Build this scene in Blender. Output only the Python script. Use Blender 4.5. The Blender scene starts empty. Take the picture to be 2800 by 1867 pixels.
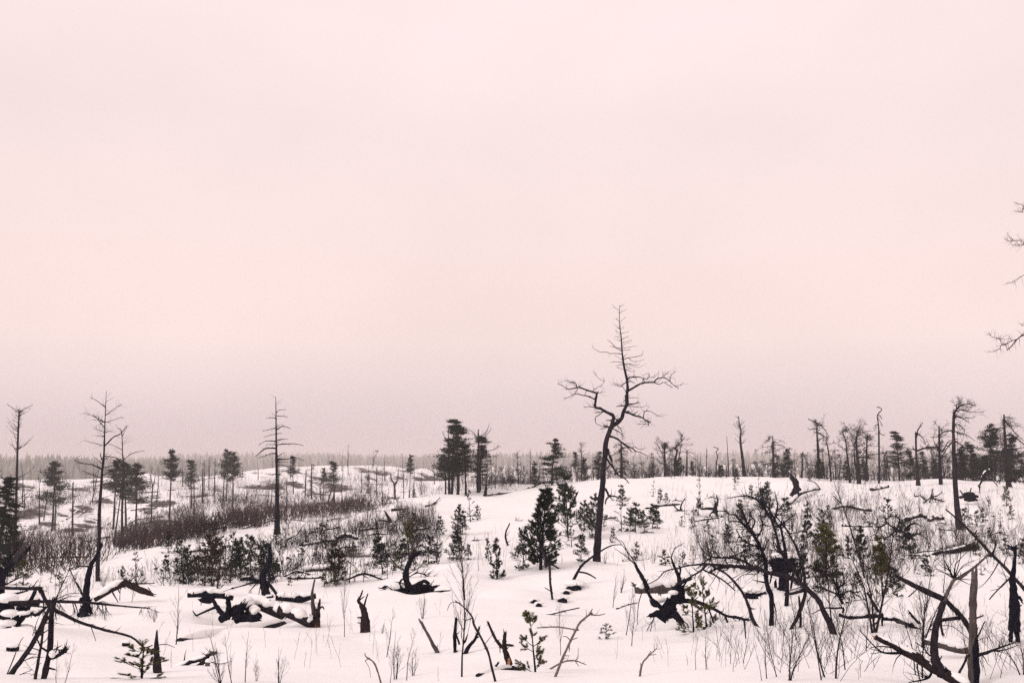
import bpy, math, random
import numpy as np
from mathutils import Vector

# ------------------------------------------------------------------ camera
scene = bpy.context.scene
COL = scene.collection
W0, H0, FPX = 2800.0, 1867.0, 2722.0
HORIZON = 1290.0
PITCH = math.atan((HORIZON - H0 / 2) / FPX)
cam_data = bpy.data.cameras.new("camera")
cam_data.sensor_width = 36.0
cam_data.lens = 36.0 * FPX / W0
cam_data.clip_start = 0.1
cam_data.clip_end = 5000.0
cam = bpy.data.objects.new("camera", cam_data)
cam.location = (0, 0, 0)
cam.rotation_euler = (math.pi / 2 + PITCH, 0, 0)
COL.objects.link(cam)
scene.camera = cam

# ------------------------------------------------------------------ sky and sun
SUN_EL, SUN_AZ = math.radians(33), math.radians(-125)
world = bpy.data.worlds.new("World")
scene.world = world
world.use_nodes = True
nt = world.node_tree
nt.nodes.clear()
N, LK = nt.nodes.new, nt.links.new
out = N("ShaderNodeOutputWorld")
sky = N("ShaderNodeTexSky")
sky.sky_type = 'NISHITA'
sky.sun_disc = False
sky.sun_elevation = SUN_EL
sky.sun_rotation = SUN_AZ
bg_sky = N("ShaderNodeBackground")
bg_sky.inputs['Strength'].default_value = 0.1
LK(sky.outputs[0], bg_sky.inputs['Color'])
tc = N("ShaderNodeTexCoord")
sep = N("ShaderNodeSeparateXYZ")
LK(tc.outputs['Generated'], sep.inputs[0])
ramp = N("ShaderNodeValToRGB")          # overcast layer: colour by height above the horizon
def lin(c):
    return tuple(((v / 255 + 0.055) / 1.055) ** 2.4 if v > 10 else v / 255 / 12.92 for v in c) + (1.0,)
stops = [(0.00, (206, 189, 190)), (0.04, (219, 201, 202)), (0.085, (237, 217, 216)), (0.13, (252, 228, 223)), (0.19, (255, 230, 225)),
         (0.27, (253, 232, 228)), (0.34, (251, 231, 229)), (0.42, (255, 236, 234)), (1.0, (255, 237, 235))]
el = ramp.color_ramp.elements
while len(el) < len(stops):
    el.new(0.5)
for e, (p, c) in zip(el, stops):
    e.position = p
    e.color = lin(c)
LK(sep.outputs['Z'], ramp.inputs[0])
noi = N("ShaderNodeTexNoise")           # faint unevenness of the cloud sheet
noi.inputs['Scale'].default_value = 2.6
noi.inputs['Detail'].default_value = 5
mp = N("ShaderNodeMapping")
mp.inputs['Scale'].default_value = (1, 1, 1.7)
LK(tc.outputs['Generated'], mp.inputs[0])
LK(mp.outputs[0], noi.inputs['Vector'])
mr = N("ShaderNodeMapRange")
mr.inputs['From Min'].default_value = 0.3
mr.inputs['From Max'].default_value = 0.7
mr.inputs['To Min'].default_value = 0.955
mr.inputs['To Max'].default_value = 1.05
LK(noi.outputs['Fac'], mr.inputs['Value'])
mul = N("ShaderNodeVectorMath")
mul.operation = 'SCALE'
LK(ramp.outputs['Color'], mul.inputs[0])
LK(mr.outputs['Result'], mul.inputs['Scale'])
bg_cloud = N("ShaderNodeBackground")
bg_cloud.inputs['Strength'].default_value = 1.025
LK(mul.outputs[0], bg_cloud.inputs['Color'])
mix = N("ShaderNodeMixShader")
mix.inputs[0].default_value = 0.95
LK(bg_sky.outputs[0], mix.inputs[1])
LK(bg_cloud.outputs[0], mix.inputs[2])
LK(mix.outputs[0], out.inputs['Surface'])

sun_data = bpy.data.lights.new("sun", 'SUN')
sun_data.energy = 1.4
sun_data.angle = math.radians(18)
sun_data.color = (1.0, 0.93, 0.88)
sun = bpy.data.objects.new("sun", sun_data)
sun.rotation_euler = Vector((math.sin(SUN_AZ) * math.cos(SUN_EL), math.cos(SUN_AZ) * math.cos(SUN_EL), math.sin(SUN_EL))).to_track_quat('Z', 'Y').to_euler()
sun.location = (0, -20, 60)
COL.objects.link(sun)

scene.view_settings.view_transform = 'Standard'
scene.view_settings.look = 'None'
scene.view_settings.exposure = 0.0
scene.view_settings.gamma = 1.0
scene.view_settings.use_curve_mapping = False
scene.render.engine = 'CYCLES'
scene.cycles.use_denoising = False
scene.cycles.max_bounces = 6
scene.cycles.diffuse_bounces = 3
scene.cycles.volume_bounces = 2
scene.cycles.transparent_max_bounces = 4
scene.cycles.pixel_filter_type = 'BLACKMAN_HARRIS'

# ------------------------------------------------------------------ helpers: pixels of the survey photo <-> the place
SP, CP = math.sin(PITCH), math.cos(PITCH)
def direction(px, py):
    x = (px - W0 / 2) / FPX
    y = -(py - H0 / 2) / FPX
    return np.array([x, CP - y * SP, SP + y * CP])
def at(px, py, Y):
    d = direction(px, py)
    return d * (Y / d[1])
REG = {'R1': (0, 1000, 3.357), 'R2': (700, 1000, 3.357), 'R3': (1400, 1000, 3.357), 'R4': (2100, 1000, 3.357),
       'R5': (0, 1400, 3.357), 'R6': (700, 1400, 3.357), 'R7': (1400, 1400, 3.357), 'R8': (2100, 1400, 3.357),
       'Q1': (1500, 820, 5.2275), 'Q2': (1550, 1080, 5.2275), 'Q3': (1550, 1300, 6.03), 'Q4': (2350, 1450, 3.76),
       'Q5': (1700, 1450, 4.48), 'Q6': (0, 1480, 4.052), 'Q7': (2650, 520, 3.407), 'Q8': (500, 1450, 5.2275),
       'P': (0, 0, 1.0)}
def pix(s):
    """'R4:10,20 30,40 Q1:5,6' -> survey pixels, switching the sheet where one is named."""
    out_, reg = [], REG['P']
    for tok in s.split():
        if ':' in tok:
            k, tok = tok.split(':')
            reg = REG[k]
        a, b = tok.split(',')
        out_.append((reg[0] + float(a) / reg[2], reg[1] + float(b) / reg[2]))
    return np.array(out_)

def unit(v):
    return v / np.maximum(np.linalg.norm(v, axis=-1, keepdims=True), 1e-9)
UP = np.array([0.0, 0.0, 1.0])

class MB:
    """collects tubes, blades, blobs; build() links them as one mesh object"""
    def __init__(self):
        self.v, self.f, self.n = [], [], 0
    def add(self, v, f):
        v = np.asarray(v, float).reshape(-1, 3)
        self.v.append(v)
        f = np.asarray(f, int)
        self.f.append(f + self.n)
        self.n += len(v)
    def tubes(self, P, R, sides=3, tip=True, squash=None, rough=0.0, rng=None):
        """P (M,K,3) centre lines, R (M,K) radii"""
        P = np.asarray(P, float)
        R = np.asarray(R, float)
        if P.ndim == 2:
            P, R = P[None], R[None]
        M, K = P.shape[:2]
        T = np.empty_like(P)
        T[:, 1:-1] = P[:, 2:] - P[:, :-2]
        T[:, 0] = P[:, 1] - P[:, 0]
        T[:, -1] = P[:, -1] - P[:, -2]
        T = unit(T)
        mean = unit(P[:, -1] - P[:, 0])
        ref = np.where(np.abs(mean[:, 2:3]) > 0.8, np.array([[0, 1.0, 0]]), np.array([[0, 0, 1.0]]))
        B = unit(np.cross(T, ref[:, None, :]))
        Nn = np.cross(B, T)
        ang = np.arange(sides) * 2 * math.pi / sides
        c, s = np.cos(ang), np.sin(ang)
        RR = R[:, :, None]
        if rough and rng is not None:
            RR = RR * (1 + rough * rng.normal(size=(M, K, sides)))
        else:
            RR = np.repeat(RR, sides, 2)
        sq = 1.0 if squash is None else squash
        V = P[:, :, None, :] + RR[..., None] * (c[None, None, :, None] * B[:, :, None, :] + sq * s[None, None, :, None] * Nn[:, :, None, :])
        base = np.arange(M)[:, None, None] * (K * sides)
        k = np.arange(K - 1)[None, :, None] * sides
        j = np.arange(sides)[None, None, :]
        j2 = (j + 1) % sides
        F = np.stack([base + k + j, base + k + j2, base + k + sides + j2, base + k + sides + j], -1).reshape(-1, 4)
        self.add(V, F)
        if tip:                                     # close both ends
            n0 = self.n
            for q, sel in ((0, 0), (1, K - 1)):
                cen = P[:, sel]
                n1 = self.n
                self.v.append(cen)
                self.n += M
                bb = n0 - M * K * sides + np.arange(M)[:, None] * (K * sides) + sel * sides
                jj = np.arange(sides)[None]
                a = bb + jj
                b = bb + (jj + 1) % sides
                cc = np.repeat(n1 + np.arange(M)[:, None], sides, 1)
                self.f.append((np.stack([b, a, cc, cc], -1) if q == 0 else np.stack([a, b, cc, cc], -1)).reshape(-1, 4))
    def blades(self, P0, P1, w, rng):
        """one thin triangle from each P0 to P1"""
        d = unit(P1 - P0)
        r = unit(np.cross(d, rng.normal(size=d.shape)))
        w = np.broadcast_to(np.asarray(w, float), (len(P0),))[:, None]
        V = np.stack([P0 - r * w / 2, P0 + r * w / 2, P1], 1)
        i = np.arange(len(P0))[:, None] * 3
        self.add(V, np.concatenate([i, i + 1, i + 2, i + 2], 1))
    def blob(self, c, rad, rng, n=14, m=8, rough=0.12, lo=-1.0):
        """lumpy ball; lo > -1 leaves only the upper part"""
        th = np.linspace(0, 2 * math.pi, n, endpoint=False)
        ph = np.linspace(math.asin(max(lo, -0.98)), math.asin(0.98), m)
        A, Bq = np.meshgrid(th, ph)
        d = np.stack([np.cos(A) * np.cos(Bq), np.sin(A) * np.cos(Bq), np.sin(Bq)], -1)
        k = 1 + rough * rng.normal(size=(m, n)) * np.cos(Bq)
        V = np.asarray(c) + d * k[..., None] * np.asarray(rad)
        j = np.arange(n)
        F = []
        for i in range(m - 1):
            F.append(np.stack([i * n + j, i * n + (j + 1) % n, (i + 1) * n + (j + 1) % n, (i + 1) * n + j], -1))
        n0 = self.n
        self.add(V, np.concatenate(F))
        top, bot = V[-1].mean(0), V[0].mean(0)
        self.add(np.array([top, bot]), np.zeros((0, 4), int))
        t = n0 + m * n
        self.f.append(np.stack([n0 + (m - 1) * n + j, n0 + (m - 1) * n + (j + 1) % n, np.full(n, t), np.full(n, t)], -1))
        self.f.append(np.stack([n0 + (j + 1) % n, n0 + j, np.full(n, t + 1), np.full(n, t + 1)], -1))
    def mesh(self, name, mat, smooth=True, origin=(0, 0, 0)):
        V = np.concatenate(self.v) - np.asarray(origin, float)
        F = np.concatenate([f.reshape(-1, 4) for f in self.f])
        tri = F[:, 2] == F[:, 3]
        me = bpy.data.meshes.new(name)
        me.vertices.add(len(V))
        me.vertices.foreach_set("co", V.astype(np.float32).ravel())
        tot = np.where(tri, 3, 4)
        keep = np.ones(F.shape, bool)
        keep[tri, 3] = False
        me.loops.add(int(tot.sum()))
        me.loops.foreach_set("vertex_index", F[keep].astype(np.int32))
        me.polygons.add(len(F))
        st = np.concatenate([[0], np.cumsum(tot)[:-1]])
        me.polygons.foreach_set("loop_start", st.astype(np.int32))
        me.polygons.foreach_set("loop_total", tot.astype(np.int32))
        if smooth:
            me.polygons.foreach_set("use_smooth", np.ones(len(F), bool))
        me.update(calc_edges=True)
        me.materials.append(mat)
        return me

def link(name, me, parent=None, loc=(0, 0, 0)):
    o = bpy.data.objects.new(name, me)
    o.location = loc
    COL.objects.link(o)
    o.parent = parent
    return o
def thing(name, label, cat, loc, group=None, rz=0.0, sc=1.0):
    o = bpy.data.objects.new(name, None)
    o.empty_display_size = 0.2
    o.location = loc
    o.rotation_euler = (0, 0, rz)
    o.scale = (sc, sc, sc)
    COL.objects.link(o)
    tag(o, label, cat, group)
    return o
def tag(o, label, cat, group=None, kind=None):
    if label:
        o['label'] = label
    if cat:
        o['category'] = cat
    if group:
        o['group'] = group
    if kind:
        o['kind'] = kind
    return o

# ------------------------------------------------------------------ materials
def material(name, c1, c2, scale=6.0, rough=0.85, bump=0.0, stretch=(1, 1, 1), detail=6, c3=None, c3_scale=1.5, c3_lo=0.55, c3_hi=0.7, spec=0.04):
    m = bpy.data.materials.new(name)
    m.use_nodes = True
    t = m.node_tree
    b = t.nodes['Principled BSDF']
    b.inputs['Roughness'].default_value = rough
    b.inputs['Specular IOR Level'].default_value = spec
    co = t.nodes.new("ShaderNodeTexCoord")
    ma = t.nodes.new("ShaderNodeMapping")
    ma.inputs['Scale'].default_value = stretch
    t.links.new(co.outputs['Object'], ma.inputs[0])
    n = t.nodes.new("ShaderNodeTexNoise")
    n.inputs['Scale'].default_value = scale
    n.inputs['Detail'].default_value = detail
    n.inputs['Roughness'].default_value = 0.65
    t.links.new(ma.outputs[0], n.inputs['Vector'])
    r = t.nodes.new("ShaderNodeValToRGB")
    r.color_ramp.elements[0].position = 0.32
    r.color_ramp.elements[1].position = 0.68
    r.color_ramp.elements[0].color = (*c1, 1)
    r.color_ramp.elements[1].color = (*c2, 1)
    t.links.new(n.outputs['Fac'], r.inputs[0])
    col = r.outputs[0]
    if c3:
        n3 = t.nodes.new("ShaderNodeTexNoise")
        n3.inputs['Scale'].default_value = c3_scale
        n3.inputs['Detail'].default_value = 4
        t.links.new(co.outputs['Object'], n3.inputs['Vector'])
        r3 = t.nodes.new("ShaderNodeValToRGB")
        r3.color_ramp.elements[0].position = c3_lo
        r3.color_ramp.elements[1].position = c3_hi
        t.links.new(n3.outputs['Fac'], r3.inputs[0])
        mx = t.nodes.new("ShaderNodeMixRGB")
        mx.inputs[2].default_value = (*c3, 1)
        t.links.new(r3.outputs[0], mx.inputs[0])
        t.links.new(col, mx.inputs[1])
        col = mx.outputs[0]
    t.links.new(col, b.inputs['Base Color'])
    if bump:
        bp = t.nodes.new("ShaderNodeBump")
        bp.inputs['Strength'].default_value = bump
        bp.inputs['Distance'].default_value = 0.02
        t.links.new(n.outputs['Fac'], bp.inputs['Height'])
        t.links.new(bp.outputs[0], b.inputs['Normal'])
    return m

M_CHAR = material("charred_bark", (0.0012, 0.0018, 0.007), (0.014, 0.013, 0.022), 22, 0.75, 0.8, (1, 1, 0.35), c3=(0.06, 0.054, 0.058), c3_scale=2.2, c3_lo=0.6, c3_hi=0.74)
M_BARK = material("dark_bark", (0.006, 0.005, 0.011), (0.036, 0.029, 0.034), 26, 0.9, 0.9, (1, 1, 0.3))
M_PINE = material("pine_bark", (0.007, 0.006, 0.013), (0.036, 0.030, 0.037), 16, 0.9, 1.0, (1, 1, 0.4), c3=(0.09, 0.066, 0.056), c3_scale=0.7, c3_lo=0.55, c3_hi=0.72)
M_GREY = material("weathered_wood", (0.03, 0.026, 0.028), (0.12, 0.10, 0.093), 18, 0.9, 0.8, (1, 1, 0.25))
M_TAN = material("pale_twig_bark", (0.09, 0.072, 0.062), (0.2, 0.165, 0.14), 18, 0.9, 0.4)
M_RUST = material("scorched_wood", (0.008, 0.006, 0.010), (0.04, 0.027, 0.027), 20, 0.85, 0.9, (1, 1, 0.3), c3=(0.14, 0.05, 0.035), c3_scale=3.0, c3_lo=0.57, c3_hi=0.66)
M_TWIG = material("twig_bark", (0.009, 0.006, 0.011), (0.045, 0.033, 0.036), 9, 0.9)
M_FAR = material("far_bark", (0.008, 0.008, 0.013), (0.036, 0.032, 0.036), 1.5, 0.9)
M_BRUSH = material("brush_stems", (0.018, 0.010, 0.016), (0.085, 0.056, 0.056), 0.22, 0.95)
M_STALK = material("dry_stalks", (0.055, 0.04, 0.036), (0.15, 0.112, 0.09), 0.5, 0.95)
M_NEEDLE = material("dark_needles", (0.004, 0.010, 0.010), (0.026, 0.040, 0.024), 3.0, 0.8, spec=0.06)
M_OLIVE = material("olive_needles", (0.05, 0.052, 0.02), (0.14, 0.125, 0.05), 3.0, 0.8, spec=0.06)
M_PALE = material("pale_needles", (0.045, 0.047, 0.027), (0.11, 0.1, 0.055), 3.0, 0.8, spec=0.06)
M_BROWN = material("withered_needles", (0.03, 0.021, 0.02), (0.075, 0.052, 0.04), 3.0, 0.8)
M_FARNEED = material("far_needles", (0.005, 0.011, 0.012), (0.024, 0.034, 0.028), 0.8, 0.8)
M_FARWOOD = material("hazed_far_forest", (0.19, 0.195, 0.175), (0.32, 0.322, 0.295), 0.03, 0.9)  # base colour paled to carry haze that the thin mist volume lacks
M_WOOD = material("raw_wood_end", (0.3, 0.13, 0.07), (0.45, 0.24, 0.13), 20, 0.8)
M_CAP = material("snow_load", (0.82, 0.815, 0.815), (0.87, 0.865, 0.86), 9, 0.7, 0.25)

# ------------------------------------------------------------------ the ground: one snow-covered sheet
NEAR = [(1867, 10.5), (1780, 14), (1700, 19.5)]
COLS = {   # survey column -> (row, distance), nearest first
    -500: NEAR + [(1650, 24), (1610, 32), (1585, 45), (1500, 95), (1450, 135), (1400, 180), (1350, 235), (1322, 265)],
    0: NEAR + [(1645, 25), (1605, 36), (1590, 46), (1500, 100), (1450, 135), (1400, 180), (1350, 235), (1322, 265)],
    180: NEAR + [(1645, 25), (1600, 36), (1550, 54), (1500, 102), (1450, 140), (1400, 184), (1350, 240), (1320, 270)],
    350: NEAR + [(1650, 25), (1600, 34), (1550, 48), (1511, 66), (1496, 106), (1440, 150), (1390, 190), (1330, 255), (1316, 275)],
    520: NEAR + [(1650, 25), (1603, 33), (1550, 46), (1480, 68), (1430, 128), (1390, 170), (1345, 220), (1312, 300)],
    700: NEAR + [(1650, 25), (1606, 31), (1590, 37), (1550, 45), (1500, 56), (1460, 70), (1440, 84), (1400, 150), (1375, 185), (1350, 215), (1300, 280), (1283, 320)],
    870: NEAR + [(1650, 25), (1606, 31), (1550, 44), (1500, 56), (1450, 70), (1418, 88), (1385, 165), (1350, 215), (1300, 280), (1280, 320)],
    1050: NEAR + [(1640, 26), (1597, 31), (1550, 43), (1500, 54), (1450, 67), (1400, 82), (1376, 98), (1362, 180), (1330, 230), (1283, 320)],
    1220: NEAR + [(1640, 25), (1580, 31), (1545, 36), (1520, 46), (1480, 56), (1440, 67), (1400, 78), (1358, 96), (1340, 200), (1290, 320)],
    1400: NEAR + [(1640, 25), (1580, 32), (1543, 38), (1522, 46), (1480, 57), (1440, 67), (1400, 78), (1350, 95), (1334, 103)],
    1620: NEAR + [(1640, 25), (1580, 32), (1540, 39), (1531, 47), (1500, 54), (1455, 64), (1400, 76), (1350, 90), (1316, 104)],
    1850: NEAR + [(1640, 25), (1580, 32), (1542, 39), (1530, 46), (1500, 53), (1455, 63), (1400, 76), (1350, 90), (1305, 104)],
    2100: NEAR + [(1640, 25), (1580, 32), (1545, 39), (1500, 52), (1450, 63), (1400, 76), (1350, 90), (1309, 103)],
    2450: NEAR + [(1640, 25), (1580, 33), (1532, 41), (1500, 48), (1450, 60), (1400, 72), (1350, 86), (1318, 97)],
    2800: NEAR + [(1640, 26), (1600, 31), (1550, 40), (1500, 48), (1450, 57), (1400, 68), (1350, 84), (1332, 92)],
    3300: NEAR + [(1640, 26), (1600, 31), (1550, 40), (1500, 48), (1450, 57), (1400, 68), (1350, 84), (1332, 92)],
}
_pts = []
for _px, rows in COLS.items():
    for _py, _Y in rows:
        p = at(_px, _py, _Y)
        _pts.append((math.atan2(p[0], p[1]), math.log(math.hypot(p[0], p[1])), p[2]))
    _k = float(np.interp(_px, [-500, 350, 850, 3300], [0.45, 0.6, 1, 0.95]))
    for _Y, z in ((1.2, -1.6), (3, -1.62), (6, -1.8), (480, -7.5), (900, -5.0), (1400, 9.0 * _k), (2100, 21.0 * _k)):
        p = at(_px, 1290, _Y)
        _pts.append((math.atan2(p[0], p[1]), math.log(math.hypot(p[0], p[1])), z))
    if _px >= 1600:
        for _Y, z in ((150, -2.6), (260, -4.5)):
            p = at(_px, 1290, _Y)
            _pts.append((math.atan2(p[0], p[1]), math.log(math.hypot(p[0], p[1])), z))
CP_ = np.array(_pts)
CX = np.stack([CP_[:, 0] * 2.0, CP_[:, 1]], 1)
def _phi(r):
    return np.sqrt(r * r + 0.07 ** 2)
_D = np.linalg.norm(CX[:, None] - CX[None], axis=-1)
_n = len(CX)
_A = np.zeros((_n + 3, _n + 3))
_A[:_n, :_n] = -_phi(_D) + 0.0 * np.eye(_n)
_A[:_n, _n] = _A[_n, :_n] = 1
_A[:_n, _n + 1:] = CX
_A[_n + 1:, :_n] = CX.T
_w = np.linalg.lstsq(_A, np.concatenate([CP_[:, 2], np.zeros(3)]), rcond=None)[0]

_tab = np.random.default_rng(5).normal(size=(256, 256))
def vnoise(x, y, s, o=0):
    x, y = x / s + 17.3 + o, y / s + 43.1 + 3 * o
    i, j = np.floor(x).astype(int), np.floor(y).astype(int)
    u, v = x - i, y - j
    u, v = u * u * u * (u * (6 * u - 15) + 10), v * v * v * (v * (6 * v - 15) + 10)
    t = lambda a, b: _tab[a % 256, b % 256]
    return (t(i, j) * (1 - u) + t(i + 1, j) * u) * (1 - v) + (t(i, j + 1) * (1 - u) + t(i + 1, j + 1) * u) * v
BUMPS = []      # (X, Y, radius, height): mounds and hollows in the snow
def ss(a, b, x):
    t = np.clip((x - a) / (b - a), 0, 1)
    return t * t * (3 - 2 * t)
def height(x, y):
    x, y = np.asarray(x, float), np.asarray(y, float)
    a = np.clip(np.arctan2(x, y), -0.62, 0.62)
    r = np.hypot(x, y)
    q = np.stack([a * 2.0, np.log(np.clip(r, 1.0, 2300))], -1)
    z = np.zeros(x.shape)
    flat, zz = q.reshape(-1, 2), []
    for k in range(0, len(flat), 20000):
        b = flat[k:k + 20000]
        d = np.linalg.norm(b[:, None] - CX[None], axis=-1)
        zz.append(-_phi(d) @ _w[:_n] + _w[_n] + b @ _w[_n + 1:])
    z = np.concatenate(zz).reshape(x.shape)
    near = 1 - ss(40, 60, r)
    mid = ss(35, 55, r) * (1 - ss(105, 125, r))
    far = ss(125, 170, r) * (1 - ss(420, 600, r))
    z = z + near * (0.115 * vnoise(x, y, 3.4) + 0.036 * vnoise(x, y, 1.3, 2) + 0.09 * vnoise(x, y, 9, 4)) * ss(3, 9, r)
    z = z + mid * (0.19 * vnoise(x, y, 6.5, 1) + 0.10 * vnoise(x, y, 2.8, 3))
    z = z + far * (0.75 * vnoise(x, y, 21, 6) + 0.4 * vnoise(x, y, 9, 7) + 0.15 * vnoise(x, y, 4.0, 9))
    z = z + ss(650, 1000, r) * (3.4 * vnoise(x, y, 150, 21) + 1.8 * vnoise(x, y, 60, 22))
    for bx, by, br, bh in BUMPS:
        z = z + bh * np.exp(-((x - bx) ** 2 + (y - by) ** 2) / br ** 2)
    return z

def add_bump(px, py, Y, rad, h):
    p = at(px, py, Y)
    BUMPS.append((p[0], Y, rad, h))
for b in ((1130, 1640, 25.9, 0.7, -0.45), (1900, 1640, 25.5, 1.6, 0.22), (1830, 1690, 20.3, 0.55, -0.18), (1400, 1625, 27, 1.3, 0.3),
          (655, 1685, 20.4, 0.75, -0.3), (700, 1650, 23.2, 1.0, 0.1), (1085, 1635, 25.2, 0.5, 0.15), (1192, 1655, 25.0, 0.55, 0.2), (1060, 1655, 24.8, 0.5, 0.08), (960, 1640, 25.5, 1.6, 0.22), (80, 1690, 21, 1.2, 0.22),
          (2480, 1680, 21.5, 1.8, 0.28), (1330, 1770, 15, 1.2, 0.18), (30, 1760, 15.5, 0.9, 0.2), (600, 1720, 18, 2.2, 0.1),
          (2165, 1335, 93, 3.0, 0.45), (2560, 1385, 74, 2.4, 0.35), (862, 1713, 18.3, 0.45, -0.1), (998, 1728, 17.5, 0.45, -0.1), (1630, 1533, 46.5, 0.9, -0.15), (1240, 1785, 14.3, 0.5, -0.08), (430, 1840, 11.8, 0.4, -0.1),
          (130, 1855, 11.5, 0.45, -0.1), (2665, 1840, 12.2, 0.5, -0.12), (2625, 1445, 60, 1.0, -0.15), (758, 1460, 72, 1.0, -0.2), (2295, 1785, 14.6, 0.4, -0.1), (2110, 1705, 19.0, 0.5, -0.1)):
    add_bump(*b)

for _px in range(1240, 2260, 60):
    add_bump(_px, 1500, 43.2, 2.1, -0.085)
for _i, _px in enumerate(range(640, 1300, 55)):
    add_bump(_px, 1500, float(np.interp(_px, [700, 1050, 1300], [34.8, 35.5, 41.0])), 1.7, -0.08)
GA = np.concatenate([np.linspace(-math.pi, -0.66, 34)[:-1], np.linspace(-0.66, 0.66, 390), np.linspace(0.66, math.pi, 34)[1:]])
GL = np.concatenate([np.linspace(math.log(1.2), math.log(9), 40)[:-1], np.linspace(math.log(9), math.log(130), 300)[:-1],
                     np.linspace(math.log(130), math.log(340), 85)[:-1], np.linspace(math.log(340), math.log(2250), 50)])
_AA, _LL = np.meshgrid(GA, GL)
_GX, _GY = np.exp(_LL) * np.sin(_AA), np.exp(_LL) * np.cos(_AA)
GZ = height(_GX, _GY)
def ground(x, y):
    """height of the sheet as built, looked up in its own grid"""
    x, y = np.asarray(x, float), np.asarray(y, float)
    a, l = np.arctan2(x, y), np.log(np.maximum(np.hypot(x, y), 1.21))
    i = np.clip(np.searchsorted(GA, a) - 1, 0, len(GA) - 2)
    j = np.clip(np.searchsorted(GL, l) - 1, 0, len(GL) - 2)
    u = np.clip((a - GA[i]) / (GA[i + 1] - GA[i]), 0, 1)
    v = np.clip((l - GL[j]) / (GL[j + 1] - GL[j]), 0, 1)
    return (GZ[j, i] * (1 - u) + GZ[j, i + 1] * u) * (1 - v) + (GZ[j + 1, i] * (1 - u) + GZ[j + 1, i + 1] * u) * v
_YS = np.exp(np.linspace(math.log(6), math.log(700), 900))
def hit(px, py, ymin=6):
    """where the sight line through a survey pixel meets the ground: distance"""
    d = direction(px, py)
    t = _YS / d[1]
    z = t * d[2] - ground(t * d[0], _YS)
    k = np.nonzero((z[1:] < 0) & (_YS[1:] > ymin))[0]
    if not len(k):
        return None
    k = k[0]
    a, b = z[k], z[k + 1]
    w = a / (a - b) if a > 0 > b else 0.0
    return float(_YS[k] + (_YS[k + 1] - _YS[k]) * w)
def hits(px, py):
    px, py = np.asarray(px, float), np.asarray(py, float)
    x = (px - W0 / 2) / FPX
    y = -(py - H0 / 2) / FPX
    dy, dz = CP - y * SP, SP + y * CP
    t = _YS[None] / dy[:, None]
    z = t * dz[:, None] - ground(t * x[:, None], np.broadcast_to(_YS[None], t.shape))
    neg = z < 0
    k = np.argmax(neg, 1)
    return np.where(neg.any(1), _YS[np.maximum(k, 0)], np.nan)

_m, _k = GZ.shape
_v = np.stack([_GX, _GY, GZ], -1).reshape(-1, 3)
_j, _i = np.meshgrid(np.arange(_m - 1), np.arange(_k - 1), indexing='ij')
_f = np.stack([_j * _k + _i, (_j + 1) * _k + _i, (_j + 1) * _k + _i + 1, _j * _k + _i + 1], -1).reshape(-1, 4)
g = MB()
g.add(_v, _f[:, ::-1])
c0 = len(_v)
g.add(np.array([[0, 0, -1.6]]), np.zeros((0, 4), int))
_ii = np.arange(_k - 1)
g.f.append(np.stack([np.full(_k - 1, c0), _ii + 1, _ii, _ii], -1))
M_SNOW = material("snow", (0.84, 0.835, 0.83), (0.87, 0.865, 0.86), 1.2, 0.75, 0.0, spec=0.15)
def snow_nodes():
    t = M_SNOW.node_tree
    b = t.nodes['Principled BSDF']
    co = t.nodes.new("ShaderNodeTexCoord")
    n1 = t.nodes.new("ShaderNodeTexNoise")
    n1.inputs['Scale'].default_value = 7.0
    n1.inputs['Detail'].default_value = 8
    n1.inputs['Roughness'].default_value = 0.6
    t.links.new(co.outputs['Object'], n1.inputs['Vector'])
    bp = t.nodes.new("ShaderNodeBump")
    bp.inputs['Strength'].default_value = 0.35
    bp.inputs['Distance'].default_value = 0.05
    t.links.new(n1.outputs['Fac'], bp.inputs['Height'])
    t.links.new(bp.outputs[0], b.inputs['Normal'])
    # bare rock and heather that the snow leaves free
    at_ = t.nodes.new("ShaderNodeAttribute")
    at_.attribute_name = "bare"
    n2 = t.nodes.new("ShaderNodeTexNoise")
    n2.inputs['Scale'].default_value = 0.95
    n2.inputs['Detail'].default_value = 7
    n2.inputs['Roughness'].default_value = 0.7
    t.links.new(co.outputs['Object'], n2.inputs['Vector'])
    ad = t.nodes.new("ShaderNodeMath")
    ad.operation = 'ADD'
    t.links.new(n2.outputs['Fac'], ad.inputs[0])
    t.links.new(at_.outputs['Fac'], ad.inputs[1])
    mr_ = t.nodes.new("ShaderNodeMapRange")
    mr_.inputs['From Min'].default_value = 0.78
    mr_.inputs['From Max'].default_value = 0.92
    t.links.new(ad.outputs[0], mr_.inputs['Value'])
    mx = t.nodes.new("ShaderNodeMixRGB")
    mx.inputs[2].default_value = (0.05, 0.041, 0.04, 1)
    old = b.inputs['Base Color'].links[0].from_socket
    t.links.new(mr_.outputs['Result'], mx.inputs[0])
    t.links.new(old, mx.inputs[1])
    t.links.new(mx.outputs[0], b.inputs['Base Color'])
snow_nodes()
me = g.mesh("snow_ground", M_SNOW)
gx, gy = _v[:, 0], _v[:, 1]
r_ = np.hypot(gx, gy)
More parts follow.
